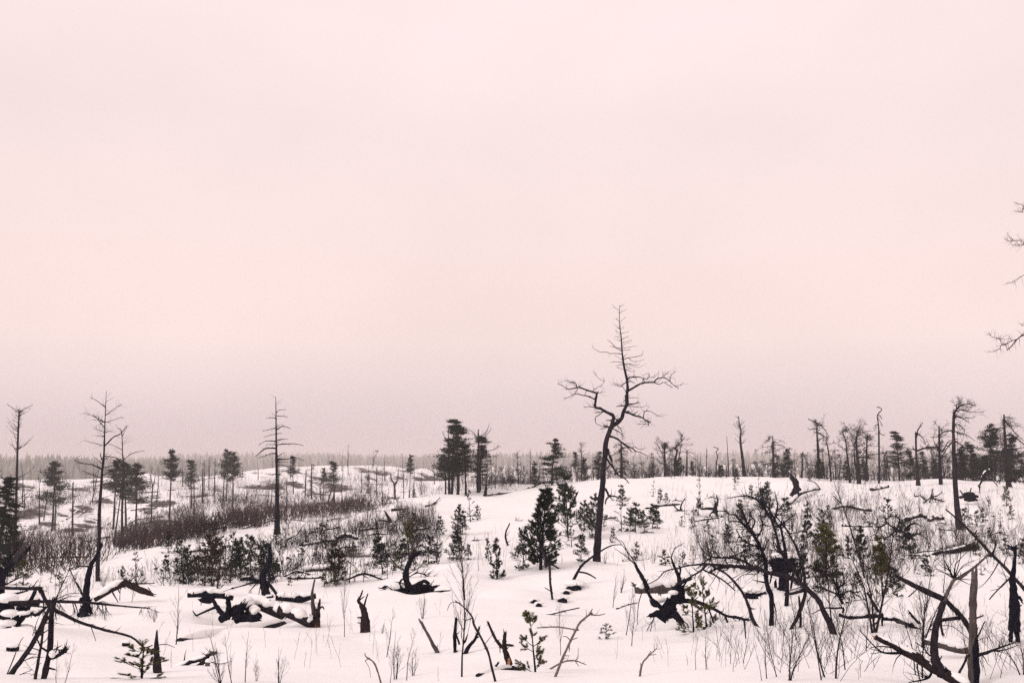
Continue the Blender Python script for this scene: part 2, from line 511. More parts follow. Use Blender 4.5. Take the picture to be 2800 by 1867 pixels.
# steep faces of the far rock humps blow free of snow
_dz = np.zeros_like(GZ)
_dz[1:-1] = (GZ[2:] - GZ[:-2]) / (np.exp(_LL[2:]) - np.exp(_LL[:-2]))
bare = np.clip(np.abs(_dz - 0.03).ravel() * 1.2 + 0.16 * vnoise(gx, gy, 9, 11) + 0.20 * vnoise(gx + gy * 0.6, gy * 0.5, 2.6, 12) + 0.04, 0, 0.5) * ss(110, 150, r_)
midm = ss(34, 44, r_) * (1 - ss(95, 120, r_)) * (1 - ss(-2.0, 6.0, gx + 0.06 * gy)) * (gy > 0)
bare = np.maximum(bare, 0.72 * midm * np.clip(0.27 * vnoise(gx, gy * 1.6, 4.5, 14) + 0.15 * vnoise(gx, gy * 1.5, 1.7, 15), 0, 0.5))
bare = np.concatenate([bare, [0.0]])
attr = me.attributes.new("bare", 'FLOAT', 'POINT')
attr.data.foreach_set("value", bare.astype(np.float32))
snow = link("snow_ground", me)
tag(snow, "deep snow lying over the burnt heath", None, None, 'structure')

# ------------------------------------------------------------------ the air: thin mist
hb = MB()
x0, x1, y0, y1, z0, z1 = -2400, 2400, -2400, 2400, float(GZ.min()) - 1.0, 46.0
hb.add([(x0, y0, z0), (x1, y0, z0), (x1, y1, z0), (x0, y1, z0), (x0, y0, z1), (x1, y0, z1), (x1, y1, z1), (x0, y1, z1)],
       [(3, 2, 1, 0), (4, 5, 6, 7), (0, 1, 5, 4), (1, 2, 6, 5), (2, 3, 7, 6), (3, 0, 4, 7)])
M_HAZE = bpy.data.materials.new("mist")
M_HAZE.use_nodes = True
t = M_HAZE.node_tree
t.nodes.clear()
o_ = t.nodes.new("ShaderNodeOutputMaterial")
pv = t.nodes.new("ShaderNodeVolumePrincipled")
pv.inputs['Color'].default_value = (0.84, 0.775, 0.775, 1)
pv.inputs['Density'].default_value = 0.00045
t.links.new(pv.outputs[0], o_.inputs['Volume'])
haze = link("haze", hb.mesh("haze", M_HAZE, smooth=False))
tag(haze, "thin winter mist over the heath", None, None, 'stuff')

# ------------------------------------------------------------------ growing plants
def grow(rng, S, D, L, K, lift=0.0, wob=0.15):
    """M limbs at once: starts S, directions D, lengths L -> centre lines (M,K,3)"""
    S, D = np.asarray(S, float), unit(np.asarray(D, float))
    L = np.broadcast_to(np.asarray(L, float), (len(S),))[:, None]
    P = [S]
    lift = np.broadcast_to(np.asarray(lift, float), (len(S),))[:, None]
    for k in range(K - 1):
        D = unit(D + wob * rng.normal(size=D.shape) + lift * UP)
        P.append(P[-1] + D * L / (K - 1))
    return np.stack(P, 1)
def spawn(rng, P, per, t0=0.25, t1=1.0, spread=0.9, up=0.0):
    """side shoots on centre lines P: starts, directions, parent index, position along it"""
    M, K = P.shape[:2]
    idx = np.repeat(np.arange(M), per)
    t = rng.uniform(t0, t1, len(idx))
    f = t * (K - 1)
    k = np.minimum(f.astype(int), K - 2)
    w = (f - k)[:, None]
    S = P[idx, k] * (1 - w) + P[idx, k + 1] * w
    T = unit(P[idx, k + 1] - P[idx, k])
    r = rng.normal(size=T.shape)
    r = unit(r - (r * T).sum(-1, keepdims=True) * T)
    D = unit(T * (1 - 0.45 * spread) + r * spread + up * UP)
    return S, D, idx, t
def taper(r0, r1, K, p=1.0):
    t = np.linspace(0, 1, K) ** p
    r0, r1 = np.asarray(r0, float), np.asarray(r1, float)
    return r0[..., None] * (1 - t) + r1[..., None] * t
def twigs(mb, rng, P, R, per=6, ln=0.5, t0=0.2, lift=0.1, depth=1, thick=0.45, spread=0.9, minr=0.002, up=0.1, wob=0.25):
    """fine side twigs on limbs, one or two orders"""
    S, D, idx, t = spawn(rng, P, per, t0, 1.0, spread, up)
    L = ln * rng.uniform(0.35, 1.1, len(S)) * (1.15 - 0.6 * t)
    Q = grow(rng, S, D, L, 4, lift, wob)
    K = P.shape[1]
    r0 = np.maximum(R[idx, np.minimum((t * (K - 1)).astype(int), K - 1)] * thick, minr)
    RR = taper(r0, np.full(len(r0), minr * 0.55), 4)
    mb.tubes(Q, RR, 3, tip=False)
    if depth > 1:
        twigs(mb, rng, Q, RR, max(2, per // 2), ln * 0.5, 0.25, lift, depth - 1, 0.6, spread, minr * 0.9, up, wob)

# ---- young conifers (built at true size, a handful of forms that are then copied)
def shoots_needles(mb, rng, P0, P1, n, nl, w, spread=0.75):
    """bottle-brush of needles round every shoot P0->P1"""
    M = len(P0)
    t = rng.uniform(0.0, 1.0, (M, n, 1))
    A = unit(P1 - P0)[:, None]
    r = rng.normal(size=(M, n, 3))
    r = unit(r - (r * A).sum(-1, keepdims=True) * A)
    S = P0[:, None] * (1 - t) + P1[:, None] * t
    D = unit(A * rng.uniform(0.35, 0.9, (M, n, 1)) + spread * r)
    E = S + D * nl * rng.uniform(0.7, 1.15, (M, n, 1))
    mb.blades(S.reshape(-1, 3), E.reshape(-1, 3), w, rng)
def young_pine(seed, H, irr=1.0, dense=1.0, wide=0.33, needle=0.06, whorl=0.34, bare=0.02, upsweep=0.25, gaps=0.0, tuft=1.0, nw=None):
    rng = np.random.default_rng(seed)
    stem, fol = MB(), MB()
    K = 9
    T = np.zeros((1, K, 3))
    T[0, :, 2] = np.linspace(-0.25, H, K)
    T[0, 1:, :2] = np.cumsum(rng.normal(size=(K - 1, 2)) * 0.007 * H, 0)
    R = taper(np.array([0.012 + 0.012 * H]), np.array([0.005]), K)
    stem.tubes(T, R, 6)
    zs, z = [], H * bare + 0.06
    while z < H * 0.93:
        zs.append(z)
        z += whorl * rng.uniform(0.75, 1.2) * (0.6 + 0.4 * min(1, H / 2))
    S, D, L = [], [], []
    for z in zs:
        f = z / H
        nb = rng.integers(4, 7)
        a0 = rng.uniform(0, 6.28)
        prof = wide * H * (1.08 - f) ** 0.75 * min(1.0, 0.55 + 2.2 * f) * (1 + irr * rng.uniform(-0.4, 0.25))
        weak = rng.uniform(0, 6.283)
        for b in range(nb):
            if rng.random() < gaps:
                continue
            a = a0 + b * 6.283 / nb + rng.normal() * 0.25
            if math.cos(a - weak) > 0.55 and rng.random() < 0.45 * irr:
                continue
            rise = 0.15 + 0.7 * f + rng.normal() * 0.2 * irr
            x = np.interp(z, T[0, :, 2], T[0, :, 0])
            y = np.interp(z, T[0, :, 2], T[0, :, 1])
            S.append((x, y, z + rng.normal() * 0.07))
            D.append((math.cos(a), math.sin(a), rise))
            L.append(max(0.1, prof * (1 + irr * rng.uniform(-0.5, 0.25))))
    S, D, L = np.array(S), np.array(D), np.array(L)
    B = grow(rng, S, D, L, 5, upsweep * 0.35, 0.08)
    BR = taper(np.full(len(B), 0.008 + 0.002 * H), np.full(len(B), 0.004), 5)
    stem.tubes(B, BR, 3, tip=False)
    per = max(2, int(round((3 + 3.0 * min(H, 3) / 2) * dense)))
    s2, d2, idx, t2 = spawn(rng, B, per, 0.22, 0.98, 0.75, 0.25)
    Q = grow(rng, s2, d2, 0.45 * L[idx] * rng.uniform(0.5, 1.0, len(s2)) * (1.15 - 0.55 * t2) + 0.05, 3, upsweep * 0.5, 0.1)
    stem.tubes(Q, taper(np.full(len(Q), 0.005), np.full(len(Q), 0.003), 3), 3, tip=False)
    P0 = [Q[:, 0] * 0.5 + Q[:, 1] * 0.5, Q[:, 1], B[:, 3], B[:, 2]]
    P1 = [Q[:, 1], Q[:, 2], B[:, 4], B[:, 3]]
    top = T[:, -1]
    P0 += [top - [0, 0, 0.13 * min(H, 1.5)]]
    P1 += [top + [0, 0, 0.05]]
    ca = np.linspace(0, 6.28, 6)[:-1] + rng.uniform(0, 1)
    c0 = np.repeat(top, 5, 0) - [0, 0, 0.12 * min(H, 1.2)]
    P0 += [c0]
    P1 += [c0 + np.stack([np.cos(ca) * 0.07, np.sin(ca) * 0.07, np.full(5, 0.16)], 1) * min(H, 1.6)]
    shoots_needles(fol, rng, np.concatenate(P0), np.concatenate(P1), int(22 * tuft), needle, nw or (0.0085 + 0.0026 * H))
    return stem, fol, H

# ---- leafless saplings
def bare_sapling(seed, H, limbs=14, lean=0.1, fork=False, fine=2, r0=None):
    rng = np.random.default_rng(seed)
    st, tw = MB(), MB()
    n = 3 if fork else 1
    S = np.zeros((n, 3))
    S[:, 2] = -0.25
    D = np.stack([rng.normal(size=n) * (lean + 0.12 * fork), rng.normal(size=n) * (lean + 0.12 * fork), np.ones(n)], 1)
    T = grow(rng, S, D, H * (1 + 0.0 * S[:, 0]) * np.linspace(1, 0.7, n), 10, 0.06, 0.06)
    r0 = r0 or (0.007 + 0.006 * H)
    R = taper(np.full(n, r0), np.full(n, 0.0025), 10)
    st.tubes(T, R, 5, tip=True)
    S, D, idx, t = spawn(rng, T, limbs, 0.25, 0.97, 0.7, 0.35)
    L = H * 0.36 * (1.15 - t) * rng.uniform(0.5, 1.1, len(t)) + 0.08
    B = grow(rng, S, D, L, 6, 0.10, 0.10)
    BR = taper(np.maximum(0.0026, 0.35 * r0 * (1.1 - t)), np.full(len(t), 0.0016), 6)
    tw.tubes(B, BR, 3, tip=False)
    if fine:
        twigs(tw, rng, B, BR, 5, H * 0.11, 0.25, 0.08, fine - 1, 0.7, 0.7, 0.0016, 0.25, 0.12)
    return st, tw, H

# ---- dead trees (procedural limbs on a given or a grown trunk)
STY = {  # limbs, reach, rise, lift, first limb, side twigs, orders, wobble
    'comb': dict(n=46, reach=0.15, rise=0.15, lift=0.16, t0=0.33, per=3, fine=1, wob=0.06),
    'spire': dict(n=34, reach=0.16, rise=0.3, lift=0.03, t0=0.25, per=4, fine=1, wob=0.10),
    'droop': dict(n=44, reach=0.28, rise=0.05, lift=-0.16, t0=0.12, per=9, fine=2, wob=0.16),
    'gnarl': dict(n=26, reach=0.34, rise=0.35, lift=0.0, t0=0.28, per=8, fine=2, wob=0.30),
    'broom': dict(n=30, reach=0.42, rise=0.9, lift=0.05, t0=0.15, per=8, fine=2, wob=0.2),
    'pole': dict(n=10, reach=0.05, rise=0.3, lift=0.0, t0=0.3, per=2, fine=1, wob=0.1),
    'thin': dict(n=24, reach=0.2, rise=0.55, lift=0.05, t0=0.25, per=5, fine=1, wob=0.15),
    'sparse': dict(n=12, reach=0.12, rise=0.3, lift=-0.02, t0=0.45, per=4, fine=1, wob=0.22),
}
def limbs_on(rng, T, R, H, style, n=None, reach=None, minr=0.006):
    q = STY[style]
    mb = MB()
    S, D, idx, t = spawn(rng, T[None], n or q['n'], q['t0'], 0.99, 1.0, 0)
    D = unit(D * [1, 1, 0.25] + q['rise'] * UP)
    L = H * (reach or q['reach']) * np.where(rng.random(len(t)) < 0.3, rng.uniform(0.1, 0.35, len(t)), rng.uniform(0.5, 1.25, len(t))) * np.clip(1.45 - t * 1.0, 0.3, 1.0)
    B = grow(rng, S, D, L, 7, q['lift'] * np.ones(len(t)), q['wob'])
    rt = np.interp(t, np.linspace(0, 1, len(R)), R)
    BR = taper(np.maximum(rt * 0.34, minr * 1.3), np.full(len(t), minr * 0.8), 7)
    mb.tubes(B, BR, 4, tip=False)
    twigs(mb, rng, B, BR, q['per'], L.mean() * 0.42, 0.2, q['lift'] * 0.5, q['fine'], 0.6, 0.85, minr * 0.8, 0.15 if q['lift'] >= 0 else -0.1, 0.2)
    return mb
def dead_tree(seed, H, style, r0=None, lean=0.03, minr=0.008):
    rng = np.random.default_rng(seed)
    K = 12
    S = np.array([[0, 0, -0.4]])
    D = np.array([[rng.normal() * lean, rng.normal() * lean, 1.0]])
    T = grow(rng, S, D, [H + 0.4], K, 0.02, 0.03 if style in ('comb', 'spire', 'pole', 'thin') else 0.10)
    r0 = r0 or (0.04 + 0.014 * H)
    R = taper(np.array([r0]), np.array([0.02]), K, 0.9)
    tr = MB()
    tr.tubes(T, R, 7, rough=0.05, rng=rng)
    cr = limbs_on(rng, T[0], R[0], H, style, minr=minr)
    return tr, cr, float(T[0, -1, 2])

# ---- grown live conifers
def live_conifer(seed, H, base=0.35, width=0.22, kind='pine', lean=0.02, pads=34, fill=60):
    rng = np.random.default_rng(seed)
    K = 10
    S = np.array([[0, 0, -0.4]])
    D = np.array([[rng.normal() * lean, rng.normal() * lean, 1.0]])
    T = grow(rng, S, D, [H + 0.4], K, 0.02, 0.02)
    R = taper(np.array([0.05 + 0.014 * H]), np.array([0.03]), K)
    tr, cr = MB(), MB()
    tr.tubes(T, R, 7, rough=0.04, rng=rng)
    S, D, idx, t = spawn(rng, T, pads, base, 0.99, 1.0, 0)
    f = (t - base) / (1 - base)
    if kind == 'spruce':
        prof, rise, lift = (1.05 - f), -0.05, -0.06
    elif kind == 'cone':
        prof, rise, lift = (1.1 - f) ** 0.8, 0.12, 0.0
    else:
        prof, rise, lift = np.clip(np.sin(np.clip(0.35 + f * 0.66, 0, 1) * math.pi), 0.28, 1), 0.25, 0.03
    D = unit(D * [1, 1, 0.15] + rise * UP)
    L = H * width * prof * rng.uniform(0.3, 1.35, len(t)) + 0.15
    B = grow(rng, S, D, L, 5, lift, 0.12)
    tr.tubes(B, taper(np.full(len(t), 0.03), np.full(len(t), 0.012), 5), 4, tip=False)
    # needles: flat sprays along the outer part of each limb
    n = fill
    tt = rng.uniform(0.3, 1.05, (len(B), n))
    ff = np.clip(tt, 0, 1) * 4
    k = np.minimum(ff.astype(int), 3)
    w = (ff - k)[..., None]
    ar = np.arange(len(B))[:, None]
    C = B[ar, k] * (1 - w) + B[ar, k + 1] * w
    sp = (L[:, None, None] * 0.2 + 0.05)
    off = rng.normal(size=C.shape) * sp * [1, 1, 0.34]
    P0 = C + off
    dirn = unit((B[:, -1] - B[:, 0]))[:, None] * 0.7 + rng.normal(size=C.shape) * [0.7, 0.7, 0.4] + [0, 0, 0.18 if kind != 'spruce' else -0.15]
    ln = rng.uniform(0.18, 0.42, C.shape[:2])[..., None]
    P1 = P0 + unit(dirn) * ln
    cr.blades(P0.reshape(-1, 3), P1.reshape(-1, 3), rng.uniform(0.07, 0.14, P0.shape[0] * n), rng)
    return tr, cr, float(T[0, -1, 2])

# ------------------------------------------------------------------ hand-shaped things: strokes surveyed from the photo, each given its own depth
def smooth(pts, vals, sub=3):
    """Catmull-Rom through pts (n,d); vals (n,m) are carried along"""
    n = len(pts)
    if n == 2:
        t = np.linspace(0, 1, 4)[:, None]
        return pts[0] * (1 - t) + pts[1] * t, vals[0] * (1 - t) + vals[1] * t
    e = np.vstack([2 * pts[0] - pts[1], pts, 2 * pts[-1] - pts[-2]])
    P, Vv = [], []
    for i in range(n - 1):
        a, b, c, d = e[i:i + 4]
        for q in range(sub):
            t = q / sub
            P.append(0.5 * (2 * b + (c - a) * t + (2 * a - 5 * b + 4 * c - d) * t * t + (3 * b - a - 3 * c + d) * t ** 3))
            Vv.append(vals[i] * (1 - t) + vals[i + 1] * t)
    P.append(pts[-1])
    Vv.append(vals[-1])
    return np.array(P), np.array(Vv)
LM = []          # landmarks other labels may refer to: (phrase, px, py)
SERIAL = [0]
class Shape:
    """one hand-shaped thing: strokes become its parts"""
    def __init__(self, name, label, cat, base, Y=None, group=None, lm=None, mat=None, seed=None, sink=0.35):
        SERIAL[0] += 1
        self.rng = np.random.default_rng(seed or 1000 + SERIAL[0])
        b = pix(base)[0]
        self.Y = Y or hit(*b) or 90.0
        p = at(b[0], b[1], self.Y)
        self.loc = np.array([p[0], self.Y, float(ground(p[0], self.Y))])
        self.root = thing(name, label, cat, tuple(self.loc), group)
        self.mat = mat or M_BARK
        self.sink = sink
        self.known = []          # (px, py, depth, r)
        if lm:
            LM.append((lm, b[0], b[1]))
    def depth_at(self, p, rr):
        if not self.known:
            return None, None
        k = np.array(self.known)
        d = np.hypot(k[:, 0] - p[0], k[:, 1] - p[1])
        i = int(np.argmin(d))
        if d[i] < max(4.0 * k[i, 3], 9):
            return k[i, 2], k[i, :2]
        return None, None
    def stroke(self, part, r, pts, parent=None, dy=None, opt='', tw=0, ln=0.4, fine=1, mat=None, sides=None, Y=None, cap=1.0, lift=0.1, up=0.15, minr=None, rough=0.11):
        """r: half-widths in survey pixels along the stroke; dy: depth change per length; opt: g runs into the ground, c carries snow, f lies on the ground"""
        rng = self.rng
        px = pix(pts) if isinstance(pts, str) else pts
        r = [float(x) for x in str(r).split(',')]
        s = np.concatenate([[0], np.cumsum(np.hypot(*np.diff(px, axis=0).T))])
        rad = np.interp(s / s[-1], np.linspace(0, 1, len(r)), r)
        y0, joint = self.depth_at(px[0], r[0])
        if y0 is None:
            y0 = Y or self.Y
        elif Y:
            y0 = Y
        if dy is None:
            dy = rng.choice([-1, 1]) * rng.uniform(0.2, 0.6) if joint is not None else 0.0
        if joint is not None and 'n' not in opt:
            px = np.vstack([joint * 0.75 + px[0] * 0.25, px])
            rad = np.concatenate([[rad[0] * 1.15], rad])
            s = np.concatenate([[0], np.cumsum(np.hypot(*np.diff(px, axis=0).T))])
        Yk = y0 + dy * s * y0 / FPX
        if 'f' in opt:                                # lies on the snow: both ends find the ground under them
            ya = hit(px[0, 0], px[0, 1] + rad[0] * 0.6) or y0
            yb = hit(px[-1, 0], px[-1, 1] + rad[-1] * 0.6) or ya
            yb = float(np.clip(yb, ya * 0.72, ya * 1.38))
            Yk = ya + (yb - ya) * s / s[-1]
        n_j = np.vstack([px.T, Yk, rad]).T
        PP, VV = smooth(n_j[:, :2], n_j[:, 2:], 3 if len(px) < 12 else 2)
        for p, q in zip(PP, VV):
            self.known.append((p[0], p[1], q[0], q[1]))
        P = np.array([at(a, b, c) for (a, b), c in zip(PP, VV[:, 0])])
        R = VV[:, 1] * VV[:, 0] / FPX
        if 's' in opt:                                # sunk into the snow
            P = P - UP * (R * 0.95)[:, None]
        if 'g' in opt:
            d = np.array([0, 0, -self.sink])
            P = np.vstack([P[0] + d, P])
            R = np.concatenate([[R[0] * 1.25], R])
        if tw and self.root['category'] in ('fallen tree', 'tree') and self.Y < 60 and self.root.get('group') != 'standing dead trees' and not self.root.name.startswith('dead_pine'):
            tw = int(tw * 2.3)
            ln = ln * 1.2
        mb = MB()
        sd = sides or (9 if max(r) > 5 else 7 if max(r) > 2 else 5)
        mb.tubes(P, R, sd, rough=rough, rng=rng)
        m = minr or max(0.0022, 0.22 * self.Y / FPX)
        if tw:
            twigs(mb, rng, P[None], R[None], tw, ln, 0.25, lift, fine, 0.5, 0.9, m, up)
        if max(r) > 1.7 and 'x' not in opt:                              # broken stubs along it
            ns = 3 + int(3 * rng.random()) + int(s[-1] / 45)
            S_, D_, ix, tq = spawn(rng, P[None], ns, 0.1, 0.95, 1.0, 0.1)
            rs = np.interp(tq, np.linspace(0, 1, len(R)), R)
            Q = grow(rng, S_, D_, rs * rng.uniform(1.4, 4.0, ns) * (0.55 if max(r) > 6 else 1), 4, 0.05, 0.35)
            mb.tubes(Q, taper(rs * rng.uniform(0.2, 0.42, ns), rs * 0.1, 4), 4, rough=0.1, rng=rng)
        if R[-1] * FPX / self.Y > 1.8 and 'c' not in opt and 'x' not in opt:   # splintered end
            T_ = unit(P[-1] - P[-2])
            ns = 6
            off = rng.normal(size=(ns, 3))
            off = unit(off - (off @ T_)[:, None] * T_) * R[-1] * 0.55
            Q = grow(rng, P[-1] + off - T_ * R[-1], T_ + rng.normal(size=(ns, 3)) * 0.12, R[-1] * rng.uniform(1.6, 4.2, ns), 3, 0, 0.05)
            mb.tubes(Q, taper(np.full(ns, R[-1] * 0.5), np.full(ns, R[-1] * 0.08), 3), 4)
        o = link(part, mb.mesh(part, mat or self.mat, origin=self.loc), parent or self.root)
        if 'c' in opt:
            self.snow_on(P, R, o, cap)
        return o
    def snow_on(self, P, R, parent, k=1.0):
        rng = self.rng
        t = np.linspace(0, 1, len(P))
        cuts = [0.02]
        while cuts[-1] < 0.9:
            cuts.append(min(0.98, cuts[-1] + rng.uniform(0.25, 0.75) * (1.6 if k > 1.5 else 1)))
        mb = MB()
        for c0_, c1_ in zip(cuts[:-1], cuts[1:]):
            c1_ = c1_ - (0 if k > 1.5 else rng.uniform(0.0, 0.05))
            m = max(6, int((c1_ - c0_) * 30))
            tt = np.linspace(c0_, c1_, m)
            C = np.stack([np.interp(tt, t, P[:, i]) for i in range(3)], 1)
            rr = np.interp(tt, t, R)
            end = np.clip(np.minimum(tt - c0_, c1_ - tt) / (c1_ - c0_) / 0.18, 0.12, 1) ** 0.6
            un = 1 + 0.10 * np.convolve(rng.normal(size=m + 4), np.ones(5) / 2.2, 'valid')
            rr2 = rr * (0.95 + 0.1 * k) * end * un
            C = C + UP * (rr * (0.42 + 0.30 * k))[:, None] + rng.normal(size=C.shape) * (rr * 0.04)[:, None]
            mb.tubes(C, rr2, 10, squash=0.5 + 0.2 * k, rough=0.03, rng=rng)
        return link("snow_cap", mb.mesh("snow_cap", M_CAP, origin=self.loc), parent)
    def lump(self, part, c, rx, ry, dyr=1.0, parent=None, mat=None, rough=0.16, n=16, m=10, dY=0.0, lo=-1.0):
        """a solid mass at survey pixel c with half-sizes rx, ry in pixels and depth dyr*rx"""
        p = pix(c)[0]
        Yc = self.Y + dY
        w = Yc / FPX
        mb = MB()
        mb.blob(at(p[0], p[1], Yc), (rx * w, rx * w * dyr, ry * w), self.rng, n, m, rough * (1.15 if part == 'root_mass' else 1), lo)
        if part == 'root_mass':
            self.roots(c, rx * 1.05, ry * 1.15, n=12 + int(rx / 3), r=max(0.5, rx * 0.055), dY=dY - 0.1)
        return link(part, mb.mesh(part, mat or self.mat, origin=self.loc), parent or self.root)
    def roots(self, c, rx, ry, n=14, r=1.6, part="root", dY=-0.1, tw=3):
        """thin roots sticking out all round a torn-up root mass, kept as one ragged fringe"""
        p = pix(c)[0]
        Yc = self.Y + dY
        w = Yc / FPX
        a = self.rng.uniform(0, 2 * math.pi, n)
        n = max(5, n * 6 // 10)
        a = a[:n]
        D = np.stack([np.cos(a), self.rng.normal(size=n) * 0.6 - 0.2, np.sin(a) * ry / rx + 0.05], 1)
        S = at(p[0], p[1], Yc) + D * [rx * w * 0.55, rx * w * 0.3, rx * w * 0.55]
        Q = grow(self.rng, S, D, rx * w * self.rng.uniform(0.35, 0.95, n), 7, -0.1, 0.42)
        R = taper(np.full(n, r * w) * self.rng.uniform(0.6, 1.3, n), np.full(n, r * w * 0.25), 7)
        mb = MB()
        mb.tubes(Q, R, 4, rough=0.1, rng=self.rng)
        if tw:
            twigs(mb, self.rng, Q, R, tw, rx * w * 0.45, 0.3, 0, 1, 0.6, 0.9, max(0.002, 0.2 * w), 0, 0.25)
        o = link("root_fringe", mb.mesh("root_fringe", self.mat, origin=self.loc), self.root)
        o['kind'] = 'stuff'
        return o
    def limbs(self, style, n=None, reach=None, part="crown", mat=None, minr=None):
        """procedural fine limbs along the first stroke"""
        k = [q for q in self.trunk_line]
        T = np.array([at(a, b, c) for a, b, c, d in k])
        R = np.array([d * c / FPX for a, b, c, d in k])
        H = T[-1, 2] - T[0, 2]
        mb = limbs_on(self.rng, T, R, H, style, n, reach, minr or max(0.004, 0.27 * self.Y / FPX))
        return link(part, mb.mesh(part, mat or self.mat, origin=self.loc), self.root)
    def trunk(self, r, pts, **kw):
        kw.setdefault('opt', 'g')
        kw.setdefault('dy', 0.0)
        q_ = [float(x) for x in str(r).split(',')]
        if q_[0] > 3 and len(q_) > 3:                 # root flare
            q_ = [q_[0] * 1.3, q_[0] * 1.02] + q_[1:]
        o = self.stroke("trunk", ','.join('%g' % x for x in q_), pts, **kw)
        self.trunk_line = list(self.known)
        return o

# ------------------------------------------------------------------ the tall forked dead pine
def strokes(T, rows, part="branch", **kw):
    for row in rows:
        r, pts = row[0], row[1]
        k = dict(kw)
        if len(row) > 2:
            k.update(row[2])
        T.stroke(part, r, pts, **k)

T = Shape("dead_pine", "tall dead pine whose bare crooked trunk forks halfway up against the sky", "tree", "Q3:492,1412",
          lm="the tall forked dead pine", mat=M_PINE, seed=11)
T.trunk("9.6,8.8,8.3,7.8,7.4,7.0,7,6.6,5.6,4.6,4.2,3.6,3.0,2.3,1.5,0.9,0.5",
        "Q3:492,1425 496,1300 505,1100 525,850 556,500 586,200 Q2:520,1130 530,980 545,850 557,700 590,570 622,480 665,430 720,395 785,330 805,250 835,180 862,125 858,40 850,0 Q1:1112,1420 1120,1359 1130,1250 1120,1150 1095,1030 1070,900 1052,760 1045,650 1035,500 1020,400 1012,300 1014,180 1014,75")
tl = T.trunk_line
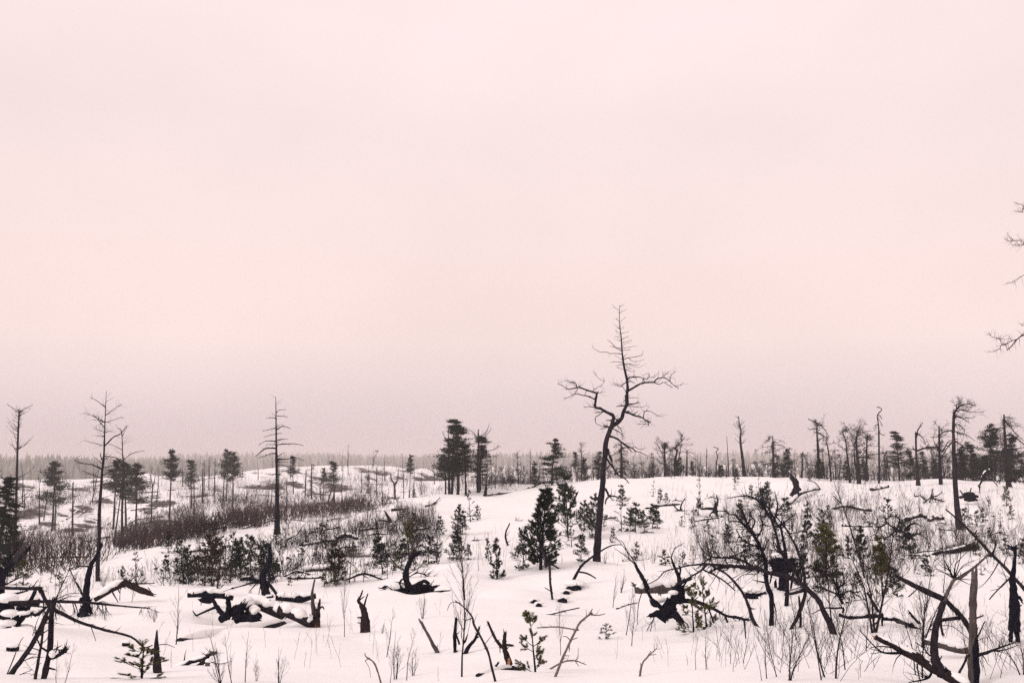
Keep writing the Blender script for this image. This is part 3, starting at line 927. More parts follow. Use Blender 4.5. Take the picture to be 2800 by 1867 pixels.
# the crown leader's own fine comb of twigs
P = np.array([at(a, b, c) for a, b, c, d in tl[-26:]])
R = np.array([d * c / FPX for a, b, c, d in tl[-26:]])
mb = MB()
twigs(mb, T.rng, P[None], R[None], 26, 0.28, 0.0, 0.03, 1, 0.5, 1.0, 0.0042, 0.15, 0.15)
link("crown", mb.mesh("crown", M_BARK, origin=T.loc), T.root)
T.stroke("limb", "5.5,4.5,4,3.6,3.2,3,2.6", "Q2:640,430 655,370 668,315 640,275 570,245 520,215 480,190 420,182 404,140 415,60 425,0 Q1:670,1430 682,1360 697,1333", dy=-0.25)
D2 = dict(tw=6, ln=0.45, fine=1, lift=0.08, minr=0.0042)
strokes(T, [("2.6,2.4,2,1.1,.6", "Q1:697,1333 620,1310 540,1285 460,1255 410,1253 280,1275 250,1260 180,1215 125,1195", dict(tw=14)),
            ("2,1.5,1,.6", "Q1:660,1420 560,1375 490,1362 385,1342 290,1390 215,1412"),
            ("1.6,1.2,.7", "Q1:405,1250 385,1190 330,1175 235,1148", dict(tw=12)),
            ("1,.7,.4", "Q1:622,1310 680,1262 770,1205 805,1150"), ("0.7,.4", "Q1:790,1165 700,1105 655,1035"),
            ("0.9,.4", "Q1:695,1333 815,1313"), ("0.8,.5", "Q1:412,1285 370,1345"), ("0.8,.4", "Q1:440,1250 430,1180"),
            ("1.5,1,.5", "Q2:405,178 330,165 240,170"), ("1.5,1.1,.8,.6", "Q2:518,235 450,290 410,318 416,400 470,430 540,460", dict(tw=4)),
            ("1.1,.8", "Q2:510,235 460,242 400,258", dict(tw=3)), ("2.3,1.6", "Q2:592,450 520,448", dict(tw=3)), ("1.2,.6", "Q2:575,462 470,485", dict(tw=3)),
            ("1.8,1", "Q2:625,360 560,360", dict(tw=0)), ("1.6,1", "Q2:660,310 695,325", dict(tw=0)), ("1.5,1", "Q2:710,355 735,320", dict(tw=0)),
            ("3.2,2.6,2,1.6,1.2,.7", "Q1:1148,1292 1220,1250 1320,1195 1390,1180 1500,1175 1540,1135 1600,1115 1650,1110 1710,1140 1760,1190 1810,1235 1860,1262", dict(tw=10)),
            ("1.3,.9,.6", "Q1:1500,1178 1580,1205 1640,1175 1700,1210 1775,1250"), ("0.9,.5", "Q1:1650,1106 1660,1070 1725,1020"),
            ("1,.5", "Q1:1735,1150 1745,1080 1830,1015"), ("0.8,.4", "Q1:1805,1230 1880,1220 1930,1190"),
            ("2,1.6,1.4,1", "Q1:1130,1155 1150,1112 1230,1100 1330,1110 1370,1168", dict(tw=6)),
            ("1,.7,.4", "Q1:1342,1120 1400,1140 1440,1100 1430,1050 1335,1080"), ("0.7,.4", "Q1:1440,1110 1520,1090 1580,1030"),
            ("1.5,1.2,.5", "Q1:1110,1175 1060,1210 1030,1237 960,1200 925,1180", dict(tw=12)), ("1.2,.5", "Q1:1150,1172 1172,1165 1245,1200"),
            ("1,.5", "Q2:882,40 980,36 1018,40", dict(tw=3)), ("2,1.2", "Q2:882,132 970,122 1035,103", dict(tw=4)), ("1,.8,.4", "Q2:855,155 1060,175 1150,140"),
            ("2,1.2", "Q2:825,155 770,152 712,163", dict(tw=4)), ("2.2,1.6", "Q2:828,240 895,230", dict(tw=2)),
            ("2.8,2.4,2,1.4", "Q2:835,246 900,262 960,290 1060,315 1130,360 1205,388", dict(tw=7)),
            ("1.4,1,.7,.4", "Q2:1095,318 1105,250 1130,228 1200,235 1270,275 1310,300 1390,290", dict(tw=10, lift=-0.1)),
            ("1.3,.8", "Q2:1175,380 1165,440"), ("0.9,.5", "Q2:1155,415 1000,420", dict(tw=8)), ("0.7,.4", "Q2:1130,375 1050,370"),
            ("1.6,1.2,.8", "Q2:660,480 740,520 790,570 825,600", dict(tw=6)), ("1.3,.7", "Q2:725,440 770,490 792,560", dict(tw=4)), ("1,.6", "Q2:790,570 790,635"),
            ("3,2.6,2,1.3,.7", "Q2:635,592 710,620 790,680 860,730 940,760 980,800 1050,820 1155,868", dict(tw=5)),
            ("1.1,.8,.5", "Q2:940,755 965,733 1030,770 1122,763", dict(tw=4)), ("1.7,.9", "Q2:835,712 925,797", dict(tw=3)),
            ("3,2.4,1.6", "Q2:592,780 600,850 630,880 650,950", dict(tw=4)),
            ("2.6,2.6,2.2,1.8,1", "Q2:562,900 610,970 650,1020 700,1100 750,1150 840,1200 888,1262", dict(tw=5)),
            ("2,1.2", "Q2:605,870 640,960 672,1035", dict(tw=4)), ("1.8,1", "Q2:568,1055 622,990", dict(tw=3)), ("1.3,.8", "Q2:690,1140 700,1080", dict(tw=2)),
            ("1.1,.5", "Q2:835,1195 865,1180", dict(tw=1)),
            ("3.6,3,2.2,1.4", "Q2:548,1340 580,1390 600,1440 660,1440 710,1455 742,1485", dict(tw=3)), ("2.4,2", "Q2:600,1440 560,1500 552,1545", dict(tw=0)),
            ("2,1", "Q2:605,1445 657,1498", dict(tw=1))], **D2)
strokes(T, [("1,.8,.7,.4", "Q1:1035,775 960,762 880,766 830,745 740,745 690,720 650,700 618,640"), ("1,.9,.5", "Q1:1040,722 980,695 930,650 890,605 838,572"),
            ("1.2,.8,.4", "Q1:1075,845 1140,825 1190,822 1330,790 1352,720"), ("0.8,.4", "Q1:1145,828 1190,870 1260,880 1367,850"),
            ("0.9,.4", "Q1:1090,910 1200,920 1260,935 1312,900"), ("0.8,.5", "Q1:1110,1000 1200,1025 1242,1005"), ("0.9,.4", "Q1:1060,895 980,885 880,890"),
            ("0.7,.4", "Q1:1095,925 1150,975 1200,985"), ("0.6,.35", "Q1:1150,915 1270,965 1385,915"),
            ("0.8,.4", "Q1:1062,920 955,942"), ("0.7,.4", "Q1:1080,1000 985,965"), ("0.6,.35", "Q1:1050,850 945,793"), ("0.7,.35", "Q1:1045,570 1150,512"),
            ("0.7,.35", "Q1:1040,482 1148,453"), ("0.6,.3", "Q1:1035,482 943,430"), ("0.7,.35", "Q1:1060,610 1195,568"), ("0.6,.3", "Q1:1020,312 1105,242"),
            ("0.6,.3", "Q1:1015,185 1120,128"), ("0.5,.3", "Q1:1010,145 950,110 903,58"), ("0.5,.3", "Q1:1015,95 1055,85 1085,48"), ("0.6,.3", "Q1:1010,402 915,338"),
            ("0.5,.3", "Q1:1005,302 958,260"), ("0.6,.3", "Q1:1035,592 940,560"), ("0.6,.3", "Q1:1060,636 1185,598"), ("0.7,.35", "Q1:1065,690 1255,658"),
            ("1,.6", "Q1:1050,722 1170,712"), ("1,.5", "Q1:1032,690 950,678 875,660"), ("0.6,.3", "Q1:1030,532 935,520"), ("0.5,.3", "Q1:1040,410 1085,388")],
        part="branch", tw=3, ln=0.25, fine=1, minr=0.0036)

# ------------------------------------------------------------------ standing dead trees with a shape of their own
def dead(label, lm, r, pts, style, Y=None, n=None, reach=None, mat=None, extra=(), name="dead_tree", minr=None, base=None, tw=8, ln=0.6, group="standing dead trees"):
    px = pix(pts)
    T = Shape(name, label, "tree", base or "P:%f,%f" % tuple(px[0]), Y=Y, lm=lm, mat=mat or M_BARK, group=group, sink=0.6)
    T.trunk(r, pts)
    strokes(T, extra, tw=tw, ln=ln, fine=1, minr=max(0.004, 0.2 * T.Y / FPX))
    if style:
        T.limbs(style, n, reach, minr=minr)
    return T
dead("tall bare trunk with a broken top and upswept comb-like twigs, beside the dark spruce", "the comb-twigged bare trunk",
     "3.8,3.2,2.6,1.9", "P:43,1512 R1:140,1500 150,1200 160,800 172,500 178,420", 'comb', Y=84, n=60, reach=0.17, minr=0.006,
     extra=[("1,.5", "R1:175,420 120,390 65,350", dict(tw=6)), ("1,.5", "R1:180,418 250,385 300,355", dict(tw=6))])
dead("tallest bare spruce on the valley edge, thin ragged limbs and a twiggy top", "the tall ragged bare spruce",
     "5,4.6,4,3,2.2,1.2,.6", "P:268,1588 R5:895,500 R1:910,1560 915,1300 940,950 955,800 962,560 968,400 976,230", 'spire', n=26, reach=0.10, minr=0.004, ln=0.55, tw=6,
     extra=[("1.1,.5", "R1:966,378 880,315 822,285"), ("1.4,.9,.4", "R1:955,518 870,470 785,432", dict(tw=18)), ("1.2,.5", "R1:952,560 890,480 850,450"),
            ("1,.5", "R1:978,448 1060,385 1118,350", dict(tw=12)), ("1.9,1.4,.8", "R1:965,730 1040,655 1110,620 1167,545"), ("2,1.4,.9,.5", "R1:932,945 840,905 760,895 685,868 742,820", dict(tw=12)),
            ("1.5,.8", "R1:948,1002 1030,960 1112,920"), ("1.3,.7", "R1:952,935 1045,912 1080,880"), ("1.4,.6", "R1:928,1032 850,1000 755,960"), ("0.9,.4", "R1:948,732 860,710 765,682"),
            ("1,.4", "R1:972,518 1050,495 1132,463"), ("1.6,1", "R1:935,860 920,800", dict(tw=2)), ("0.8,.4", "R1:955,610 860,575"), ("1.1,.5", "R1:960,830 1050,840 1110,875"),
            ("0.7,.4", "R1:945,650 890,640"), ("0.8,.4", "R1:965,610 1045,590"), ("0.8,.4", "R1:930,1060 850,1045"), ("0.9,.5", "R1:945,1080 1030,1065")])
dead("bare spruce with a split tip right behind the tallest bare spruce", "the split-tip bare spruce",
     "3.3,3,2.6,2.2,1.4,.7", "P:332,1492 R1:1118,1600 1122,1300 1130,1000 1134,900 1125,800 1120,650 1107,575", 'spire', Y=96, n=30, reach=0.12, minr=0.006,
     extra=[("1.2,.5", "R1:1140,858 1220,800 1330,778"), ("1.1,.5", "R1:1120,872 1050,838 960,825"), ("0.9,.4", "R1:1120,770 1040,730 990,710"), ("0.9,.4", "R1:1125,640 1165,560")])
dead("leaning bare pole crossing behind the split-tip bare spruce", None, "2.2,1.6,1", "P:312,1490 R1:1055,1560 1105,1200 1125,1000", 'pole', Y=98, n=4)
dead("straight dead spruce with level limbs on a dark flared stump, before the brown brush", "the level-limbed dead spruce",
     "7,3.9,3.6,3.2,2.4,1.4,.6", "P:758,1460 R2:195,1500 195,1350 190,1050 187,750 184,500 181,280", 'spire', n=22, reach=0.1, minr=0.004, ln=0.35, tw=6, mat=M_CHAR,
     extra=[("1.4,1,.5", "R2:178,690 90,690 20,732"), ("2.2,1.6,.8", "R2:178,755 80,762 -5,832", dict(tw=12)), ("1.2,.6", "R2:190,460 250,462 285,470", dict(tw=6)), ("1.5,.7", "R2:192,582 250,553 320,577", dict(tw=10)),
            ("1.2,.5", "R2:196,682 240,672 300,675"), ("1.6,1.2,.5", "R2:198,722 350,715 438,732"), ("1.8,1.2,.6", "R2:202,860 320,850 345,835 440,870", dict(tw=9)), ("1.3,.6", "R2:203,912 260,915 335,947"),
            ("1,.5", "R2:185,480 90,478", dict(tw=6)), ("1.1,.5", "R2:180,570 60,600", dict(tw=12)), ("1,.4", "R2:180,625 75,650"), ("1,.5", "R2:188,430 215,405 275,403"), ("1,.5", "R2:176,722 95,722"),
            ("1.3,.6", "R2:180,800 110,815 20,850"), ("1,.5", "R2:203,970 260,965 330,975"), ("0.9,.5", "R2:205,880 300,880"), ("0.8,.5", "R2:198,1110 300,1108"), ("0.8,.4", "R2:195,622 245,620"), ("1.2,.6", "R2:200,830 250,797", dict(tw=2))])
# the ridge on the right
dead("thick bare trunk bent over at the top with wind-swept twigs, foremost on the ridge slope", "the wind-bent bare trunk",
     "8.2,7.2,6.2,5.2,4.6,4,3.4", "R4:1760,1500 1735,1300 1715,1000 1703,700 1705,500 1712,425", 'sparse', n=8, reach=0.10, mat=M_PINE, name="dead_pine", tw=22, ln=1.0,
     extra=[("2.6,2,1.2,.5", "R4:1712,432 1740,390 1780,360 1850,350 1910,372", dict(tw=18, fine=2, dy=0.1)), ("1.6,1,.5", "R4:1722,420 1790,400 1850,420 1960,430", dict(tw=14, fine=2, dy=-0.2)),
            ("1.4,1,.6", "R4:1712,470 1760,475 1850,520", dict(tw=18)), ("1.2,.6", "R4:1715,450 1800,480 1900,470", dict(tw=20)), ("2,1.4,.8", "R4:1697,690 1640,760 1580,850 1480,890", dict(tw=12)),
            ("1.8,1.2,.7", "R4:1710,600 1760,620 1830,640 1900,690", dict(tw=14)), ("2,1.4,.8", "R4:1712,690 1780,730 1850,790 1920,900", dict(tw=16)), ("1.6,.8", "R4:1690,590 1610,610 1560,650 1490,655", dict(tw=10)),
            ("1.6,.9", "R4:1705,540 1760,545 1810,600", dict(tw=12))])
dead("thick dead pine with drooping limbs at the far right end of the ridge", "the drooping ridge-end dead pine",
     "6.5,5.2,4.2,3,1.8", "R4:2212,1120 2195,950 2180,750 2170,560 2165,445", 'droop', Y=86, n=34, reach=0.42, name="dead_pine", tw=16, ln=1.0,
     extra=[("1.8,1.3,.7", "R4:2172,510 2230,560 2270,620 2350,690"), ("2.2,1.6,1", "R4:2180,640 2240,640 2300,680 2380,740"), ("2,1.2,.7", "R4:2185,740 2260,760 2330,830"), ("1.6,.8", "R4:2165,490 2150,520")])
dead("dead fork-topped trunk with one long crooked level limb on the ridge", "the level-armed forked trunk",
     "4.4,3.8,3.2,2.6,2", "R4:1378,1075 1370,950 1360,800 1358,700 1355,612", 'sparse', Y=94, n=5, reach=0.1, name="dead_pine", tw=8, ln=0.8,
     extra=[("2,1.6,.9", "R4:1362,650 1375,590 1420,522"), ("2.8,2.4,2,1.5,1", "R4:1368,780 1440,755 1550,748 1600,790 1650,700 1700,680", dict(tw=10)), ("1.8,1,.6", "R4:1378,625 1420,660 1445,720 1400,680"), ("2,1.4,.8", "R4:1352,775 1330,765 1290,770")])
dead("pointed dead spruce with curled side limbs beside the level-armed forked trunk", None,
     "4,3.4,2.6,1.4", "R4:1585,1060 1578,900 1572,720 1570,550", 'gnarl', Y=95, n=24, reach=0.42, mat=M_CHAR)
dead("slender crooked dead trunk with a hooked top rising highest over the ridge trees", "the hook-topped slender trunk",
     "2.9,2.7,2.4,2,1.6,.9", "R4:1018,1080 1020,950 1018,700 1015,550 1003,470 1012,440 1045,402 1020,380 995,382", 'sparse', Y=98, n=5, reach=0.07, tw=7, ln=0.5,
     extra=[("1.3,.6", "R4:1005,452 1035,465 1045,490"), ("1.3,.7", "R4:1022,615 1050,632 1070,635"), ("1,.6", "R4:1010,545 980,548 1000,572"), ("1,.6", "R4:1012,480 1040,530 1055,558")])
dead("dead pine with curved limbs sweeping to one side above the snowy ridge", "the one-sided curved dead pine",
     "4.4,3.6,2.8,2,1.4", "R4:462,1010 462,850 455,700 448,600 450,540 430,505", 'gnarl', Y=110, n=18, reach=0.36, tw=14, ln=0.9,
     extra=[("1.8,1.2,.6", "R4:450,545 490,550 530,600 560,650"), ("1.6,1,.5", "R4:450,575 400,580"), ("1.6,1,.5", "R4:452,610 500,640 555,670"), ("1.4,.7", "R4:440,520 520,555")])
dead("crooked thin dead trunk with a looped tip, next to the one-sided curved dead pine", None, "2.6,2.2,1.8,1.1", "R4:580,1060 565,880 548,740 530,690 545,668", 'gnarl', Y=104, n=16, reach=0.34)
dead("paired leaning dead trunk with a ragged top behind the ridge brush", None, "3,2.4,1.6,1", "R4:750,1020 730,850 712,690 690,620 700,590", 'gnarl', Y=106, n=24, reach=0.45)
dead("dark twin dead trunk with a wide ragged crown in the middle of the ridge trees", "the ragged twin dead trunk", "4.4,3.6,2.6,1.6", "R4:832,1065 825,900 812,750 815,640 835,590", 'gnarl', Y=104, n=34, reach=0.55,
     extra=[("3,2.2,1.2", "R4:828,1000 800,900 790,760 805,670")])
dead("dead trunk with short level limbs between the ragged twin and hook-topped trunks", None, "3.2,2.6,1.6", "R4:905,1030 905,850 908,700 915,640", 'gnarl', Y=106, n=30, reach=0.5)
dead("dead spruce with limbs drooping on its right side at the ridge's middle", "the one-sided drooping spruce", "3.6,3,2.2,1", "R4:52,1010 48,850 46,740 44,640", 'droop', Y=108, n=36, reach=0.5)
dead("small dead trunk with a curled fork, low between two ridge trees", None, "2.4,1.8,1.2", "R4:308,1000 318,880 312,830 320,790", 'gnarl', Y=110, n=8, reach=0.3)
dead("tall thin wavy dead larch with fine level twigs, alone above the ridge brush", "the tall wavy bare larch",
     "4.2,3.4,2.6,1.6,.8", "R3:2132,1000 2112,820 2095,680 2100,600 2088,540 2080,465", 'comb', Y=112, n=50, reach=0.17, minr=0.010)
dead("dead pine with a broad flat bare crown, behind the snowy crest", "the flat-crowned dead pine", "3.4,3,2.4,1.8", "R3:1406,1020 1403,900 1402,790 1400,738", 'gnarl', Y=112, n=40, reach=0.7)
dead("wavy dead trunk with a forked leaning tip beside the flat-crowned dead pine", None, "3.4,2.8,2,1.2,.6", "R3:1500,1005 1495,880 1515,790 1500,750 1545,700 1590,655", 'gnarl', Y=112, n=28, reach=0.5,
     extra=[("2,1.4,.7", "R3:1518,900 1540,800 1555,720")])
dead("pointed grey dead stem with one crooked limb at the top, on the ridge", None, "2.6,2,1.2", "R3:1605,985 1606,880 1607,770", 'sparse', Y=112, n=8, reach=0.2, extra=[("1,.6", "R3:1607,795 1640,795 1675,805")])
dead("dead spruce with drooping grey limbs, seen just behind the tall forked dead pine", "the drooping grey spruce", "3.4,3,2.4,1.4", "R3:1006,1030 1006,900 1004,800 1002,700", 'droop', Y=116, n=56, reach=0.45)
dead("thin bare spruce rising out of a dark green pine on the ridge", None, "1.8,1.5,1,.5", "R3:640,1035 640,900 636,780 632,705", 'spire', Y=118, n=60, reach=0.25)
dead("thin bare spruce with fine twigs at the ridge's low left shoulder", None, "2,1.5,1,.5", "R3:60,1075 55,950 45,790", 'thin', Y=118, n=40, reach=0.3)
dead("thin bare pole standing clear at the crest between two ridge groves", "the lone thin crest pole", "1.6,1.3,.9,.5", "R3:1990,1000 1983,850 1977,740 1972,645", 'pole', Y=112, n=14)
dead("faint thin bare pole left of the crooked hook-topped stem", None, "1.3,1,.6", "R3:1785,985 1786,880 1787,755", 'thin', Y=130, n=14, reach=0.16)
dead("crooked stem with a flat hooked top in the gap of the ridge trees", "the flat-hooked crooked stem", "2,1.8,1.5,1", "R3:1872,1010 1878,880 1890,830 1872,790 1895,762 1850,742", 'sparse', Y=112, n=5, reach=0.1)
# by the dark pines on the shoulder
dead("bare spire with upswept thin limbs on the near side of the tall dark pines", None, "3.2,2.8,2.2,1.2,.6", "R2:1775,1195 1772,1000 1770,800 1768,650 1765,548", 'spire', Y=100, n=18, reach=0.14,
     extra=[("1,.5", "R2:1768,720 1735,660 1710,600"), ("0.9,.5", "R2:1770,810 1720,790 1688,755")], tw=5)
dead("dead pine with a fan of thin upswept limbs beyond the tall dark pines", "the fan-topped dead pine", "4,3.4,2.6,1.4", "R2:2042,1135 2042,950 2042,750 2040,590", 'broom', Y=102, n=8, reach=0.16,
     extra=[("1.1,.5", "R2:2040,665 2000,620 1960,580", dict(tw=10)), ("1.1,.5", "R2:2042,660 2110,610 2140,535", dict(tw=12)), ("1.1,.5", "R2:2044,690 2110,640 2160,580", dict(tw=10)), ("1,.5", "R2:2045,750 2120,720 2170,690", dict(tw=10)), ("1,.5", "R2:2120,780 2180,770 2235,730", dict(tw=10))], ln=1.0)
dead("pale snag forked like a Y before the hazy hummocks", "the Y-shaped pale snag", "3.6,3,2.6", "R2:1282,1280 1275,1180 1272,1085", None, Y=118, mat=M_GREY, name="snag",
     extra=[("2.4,1.8,1.2", "R2:1272,1090 1245,1040 1232,985"), ("2.4,1.8,1.2", "R2:1275,1090 1300,1040 1305,945")], tw=2, ln=0.4)
dead("thin snag with a fork of upright twigs, in the valley left of the brush", "the fork-twigged valley snag", "2.2,1.9,1.4", "R1:1390,1480 1393,1250 1402,1105", None, Y=150, name="snag",
     extra=[("1.2,.6", "R1:1400,1110 1390,1040 1370,985"), ("1.2,.6", "R1:1402,1100 1420,1040 1425,970"), ("0.9,.5", "R1:1403,1110 1425,1075")], tw=4, ln=1.0)
dead("plain branchless pole near the valley bottom, left of the ragged spruce", "the plain valley pole", "2.6,2.2,1.6", "R1:666,1530 668,1300 670,1072", 'pole', Y=128, n=12)
for lab, r, p, Yv, st in (("bare pole behind the brown brush, left of a paired pine", "2.2,1.8,1.2", "R1:1858,1230 1860,1080 1862,945", 180, 'pole'),
                          ("very thin tall pole beside the bare brush pole", "1.4,1.1,.6", "R1:1872,1230 1875,1000 1876,870", 190, 'thin'),
                          ("slim bare spruce with a needle-fine top, amid the brown brush", "1.8,1.4,.6", "R1:1965,1240 1970,1050 1976,845", 185, 'spire'),
                          ("leaning bare stem before the far pines on the left", "1.6,1.2,.7", "R1:405,1390 420,1280 440,1130", 165, 'pole'),
                          ("slanting thin stem left of the tall ragged bare spruce", "1.6,1.2,.7", "R1:850,1220 880,1080 908,940", 190, 'pole'),
                          ("thin snag by the leftmost hummock, left of the far pine", "1.5,1.1,.7", "R1:225,1290 222,1180 220,1095", 180, 'pole'),
                          ("faint bare pole on the snowy hump above the level-limbed spruce", "1.5,1.2,.8", "R2:1355,1270 1356,1150 1355,1085", 160, 'pole'),
                          ("twiggy bare tree in the hazy hollow left of the Y-shaped snag", "1.6,1.3,.8", "R2:1102,1260 1106,1120 1108,930", 200, 'thin'),
                          ("bushy bare tree left of the twiggy bare tree in the hollow", "1.6,1.3,.8", "R2:1035,1260 1036,1130 1036,1010", 205, 'broom'),
                          ("thin pole a step left of the bushy bare tree", "1.4,1.1,.7", "R2:970,1255 970,1120 968,965", 210, 'thin'),
                          ("grey bare tree with a hanging crown left of the leaning pine", "2.4,2,1.4", "R2:510,1230 508,1100 512,900", 190, 'droop'),
                          ("grey bare tree next to the hanging-crowned one", "2,1.6,1", "R2:450,1230 455,1080 460,960", 195, 'thin'),
                          ("thin bare tree close behind the level-limbed dead spruce", "1.9,1.5,1", "R2:210,1290 210,1100 212,830", 150, 'thin'),
                          ("short pole right of the level-limbed dead spruce", "1.5,1.2,.8", "R2:280,1300 282,1180 282,1040", 160, 'thin'),
                          ("dead stem with a small tufted tip, mid-valley", "1.8,1.4,.8", "R2:592,1240 590,1150 588,1100", 190, 'spire'),
                          ("pole beside the thin lone round-topped pine", "1.4,1.1,.6", "R2:1448,1220 1450,1100 1452,950", 200, 'pole'),
                          ("leaning pole under the windswept leaning pine", "2,1.6,1", "R2:665,1230 692,1140 720,1060", 170, 'pole'),
                          ("second leaning pole under the windswept leaning pine", "2,1.6,1", "R2:708,1215 725,1130 738,1060", 172, 'pole')):
    dead(lab, None, r, p, st, Y=Yv, n=None, group="bare trees of the hazy valley", mat=M_FAR, minr=0.012)

# the branches reaching in at the right edge belong to a tree whose trunk stands just outside the picture
T = Shape("bare_tree", "bare branches reaching in from a tree just beyond the right edge of view", "tree", "P:2960,1640", Y=27, mat=M_TWIG)
T.trunk("14,11,8,5,2", "P:2960,1660 2955,1300 2940,950 2930,650 2915,420")
strokes(T, [("4,2.6,2,1.6,1.2", "P:2940,800 2880,860 2800,915 Q7:500,1345 440,1395 400,1445 355,1490"), ("1.4,1,.6", "Q7:440,1392 380,1410 330,1445 300,1430 290,1395 250,1370"), ("1,.6", "Q7:355,1488 335,1430 300,1440 285,1475 230,1500 175,1506"),
            ("0.7,.4", "Q7:255,1375 210,1365 185,1320"), ("0.6,.35", "Q7:262,1382 330,1385 390,1388"), ("2.6,1.6,1.2,.7,.5", "P:2930,600 2860,640 2800,660 Q7:480,465 410,470 350,395"), ("0.8,.45", "Q7:415,470 370,475 325,455"),
            ("1,.5", "Q7:505,505 470,515 390,508"), ("2,1.2,.8,.5", "P:2925,540 2850,575 2800,580 Q7:480,205 420,190"), ("0.9,.5", "Q7:492,205 505,150 470,130 415,115"), ("1.5,1,.6", "P:2935,700 2850,730 Q7:520,785 440,835 390,862 345,866"),
            ("1.2,.8,.5", "P:2935,840 2870,860 Q7:520,1260 490,1248 475,1250")], tw=7, ln=0.28, fine=1, minr=0.0022, lift=0.12)

# ------------------------------------------------------------------ live trees at a distance
PROTO = {}
def proto(kind, var):
    k = (kind, var)
    if k not in PROTO:
        if kind == 'pine':
            q = live_conifer(40 + var, 10.0, (0.45, 0.55, 0.38)[var % 3], (0.17, 0.15, 0.2)[var % 3], 'pine', pads=(42, 36, 52)[var % 3], fill=95)
        elif kind == 'tallpine':
            q = live_conifer(60 + var, 11.0, 0.26, 0.19, 'cone', pads=74, fill=85)
        elif kind == 'conepine':
            q = live_conifer(70 + var, 8.0, 0.10, 0.27, 'cone', pads=64, fill=85)
        elif kind == 'broadpine':
            q = live_conifer(80 + var, 8.0, 0.12, 0.3, 'pine', pads=64, fill=95)
        elif kind == 'spruce':
            q = live_conifer(90 + var, 9.0, 0.05, 0.16, 'spruce', pads=70, fill=70)
        else:
            q = dead_tree(100 + 7 * var + len(kind), 8.0, kind, minr=0.015 if kind in ('broom', 'gnarl', 'droop') else 0.012)
        tm = q[0].mesh("trunk", M_FAR)
        cm = q[1].mesh("crown", M_FARNEED if kind.endswith(('pine', 'spruce')) else M_FAR)
        PROTO[k] = (tm, cm, q[2])
    return PROTO[k]
AUTO = []        # (object, description, px, py, ordinal family)
def stand(kind, var, name, label, px, ytop, Y=None, ybase=None, rz=None, group=None, desc=None, fat=1.0, lm=None, mat=None):
    if Y is None:
        Y = hit(px, ybase) or 100.0
    x = at(px, 1290, Y)[0]
    z = float(ground(x, Y))
    H = at(px, ytop, Y)[2] - z
    tm, cm, h0 = proto(kind, var)
    s = H / h0
    o = thing(name, label, "tree", (x, Y, z), group, rz if rz is not None else random.uniform(0, 6.28))
    o.scale = (s * fat, s * fat, s)
    link("trunk", tm, o)
    link("crown", cm, o)
    zp = z
    yb = 1290 - zp / Y * FPX
    if desc:
        AUTO.append((o, desc, px, yb))
    if lm:
        LM.append((lm, px, yb))
    return o
random.seed(7)
G1 = "green pines on the skyline"
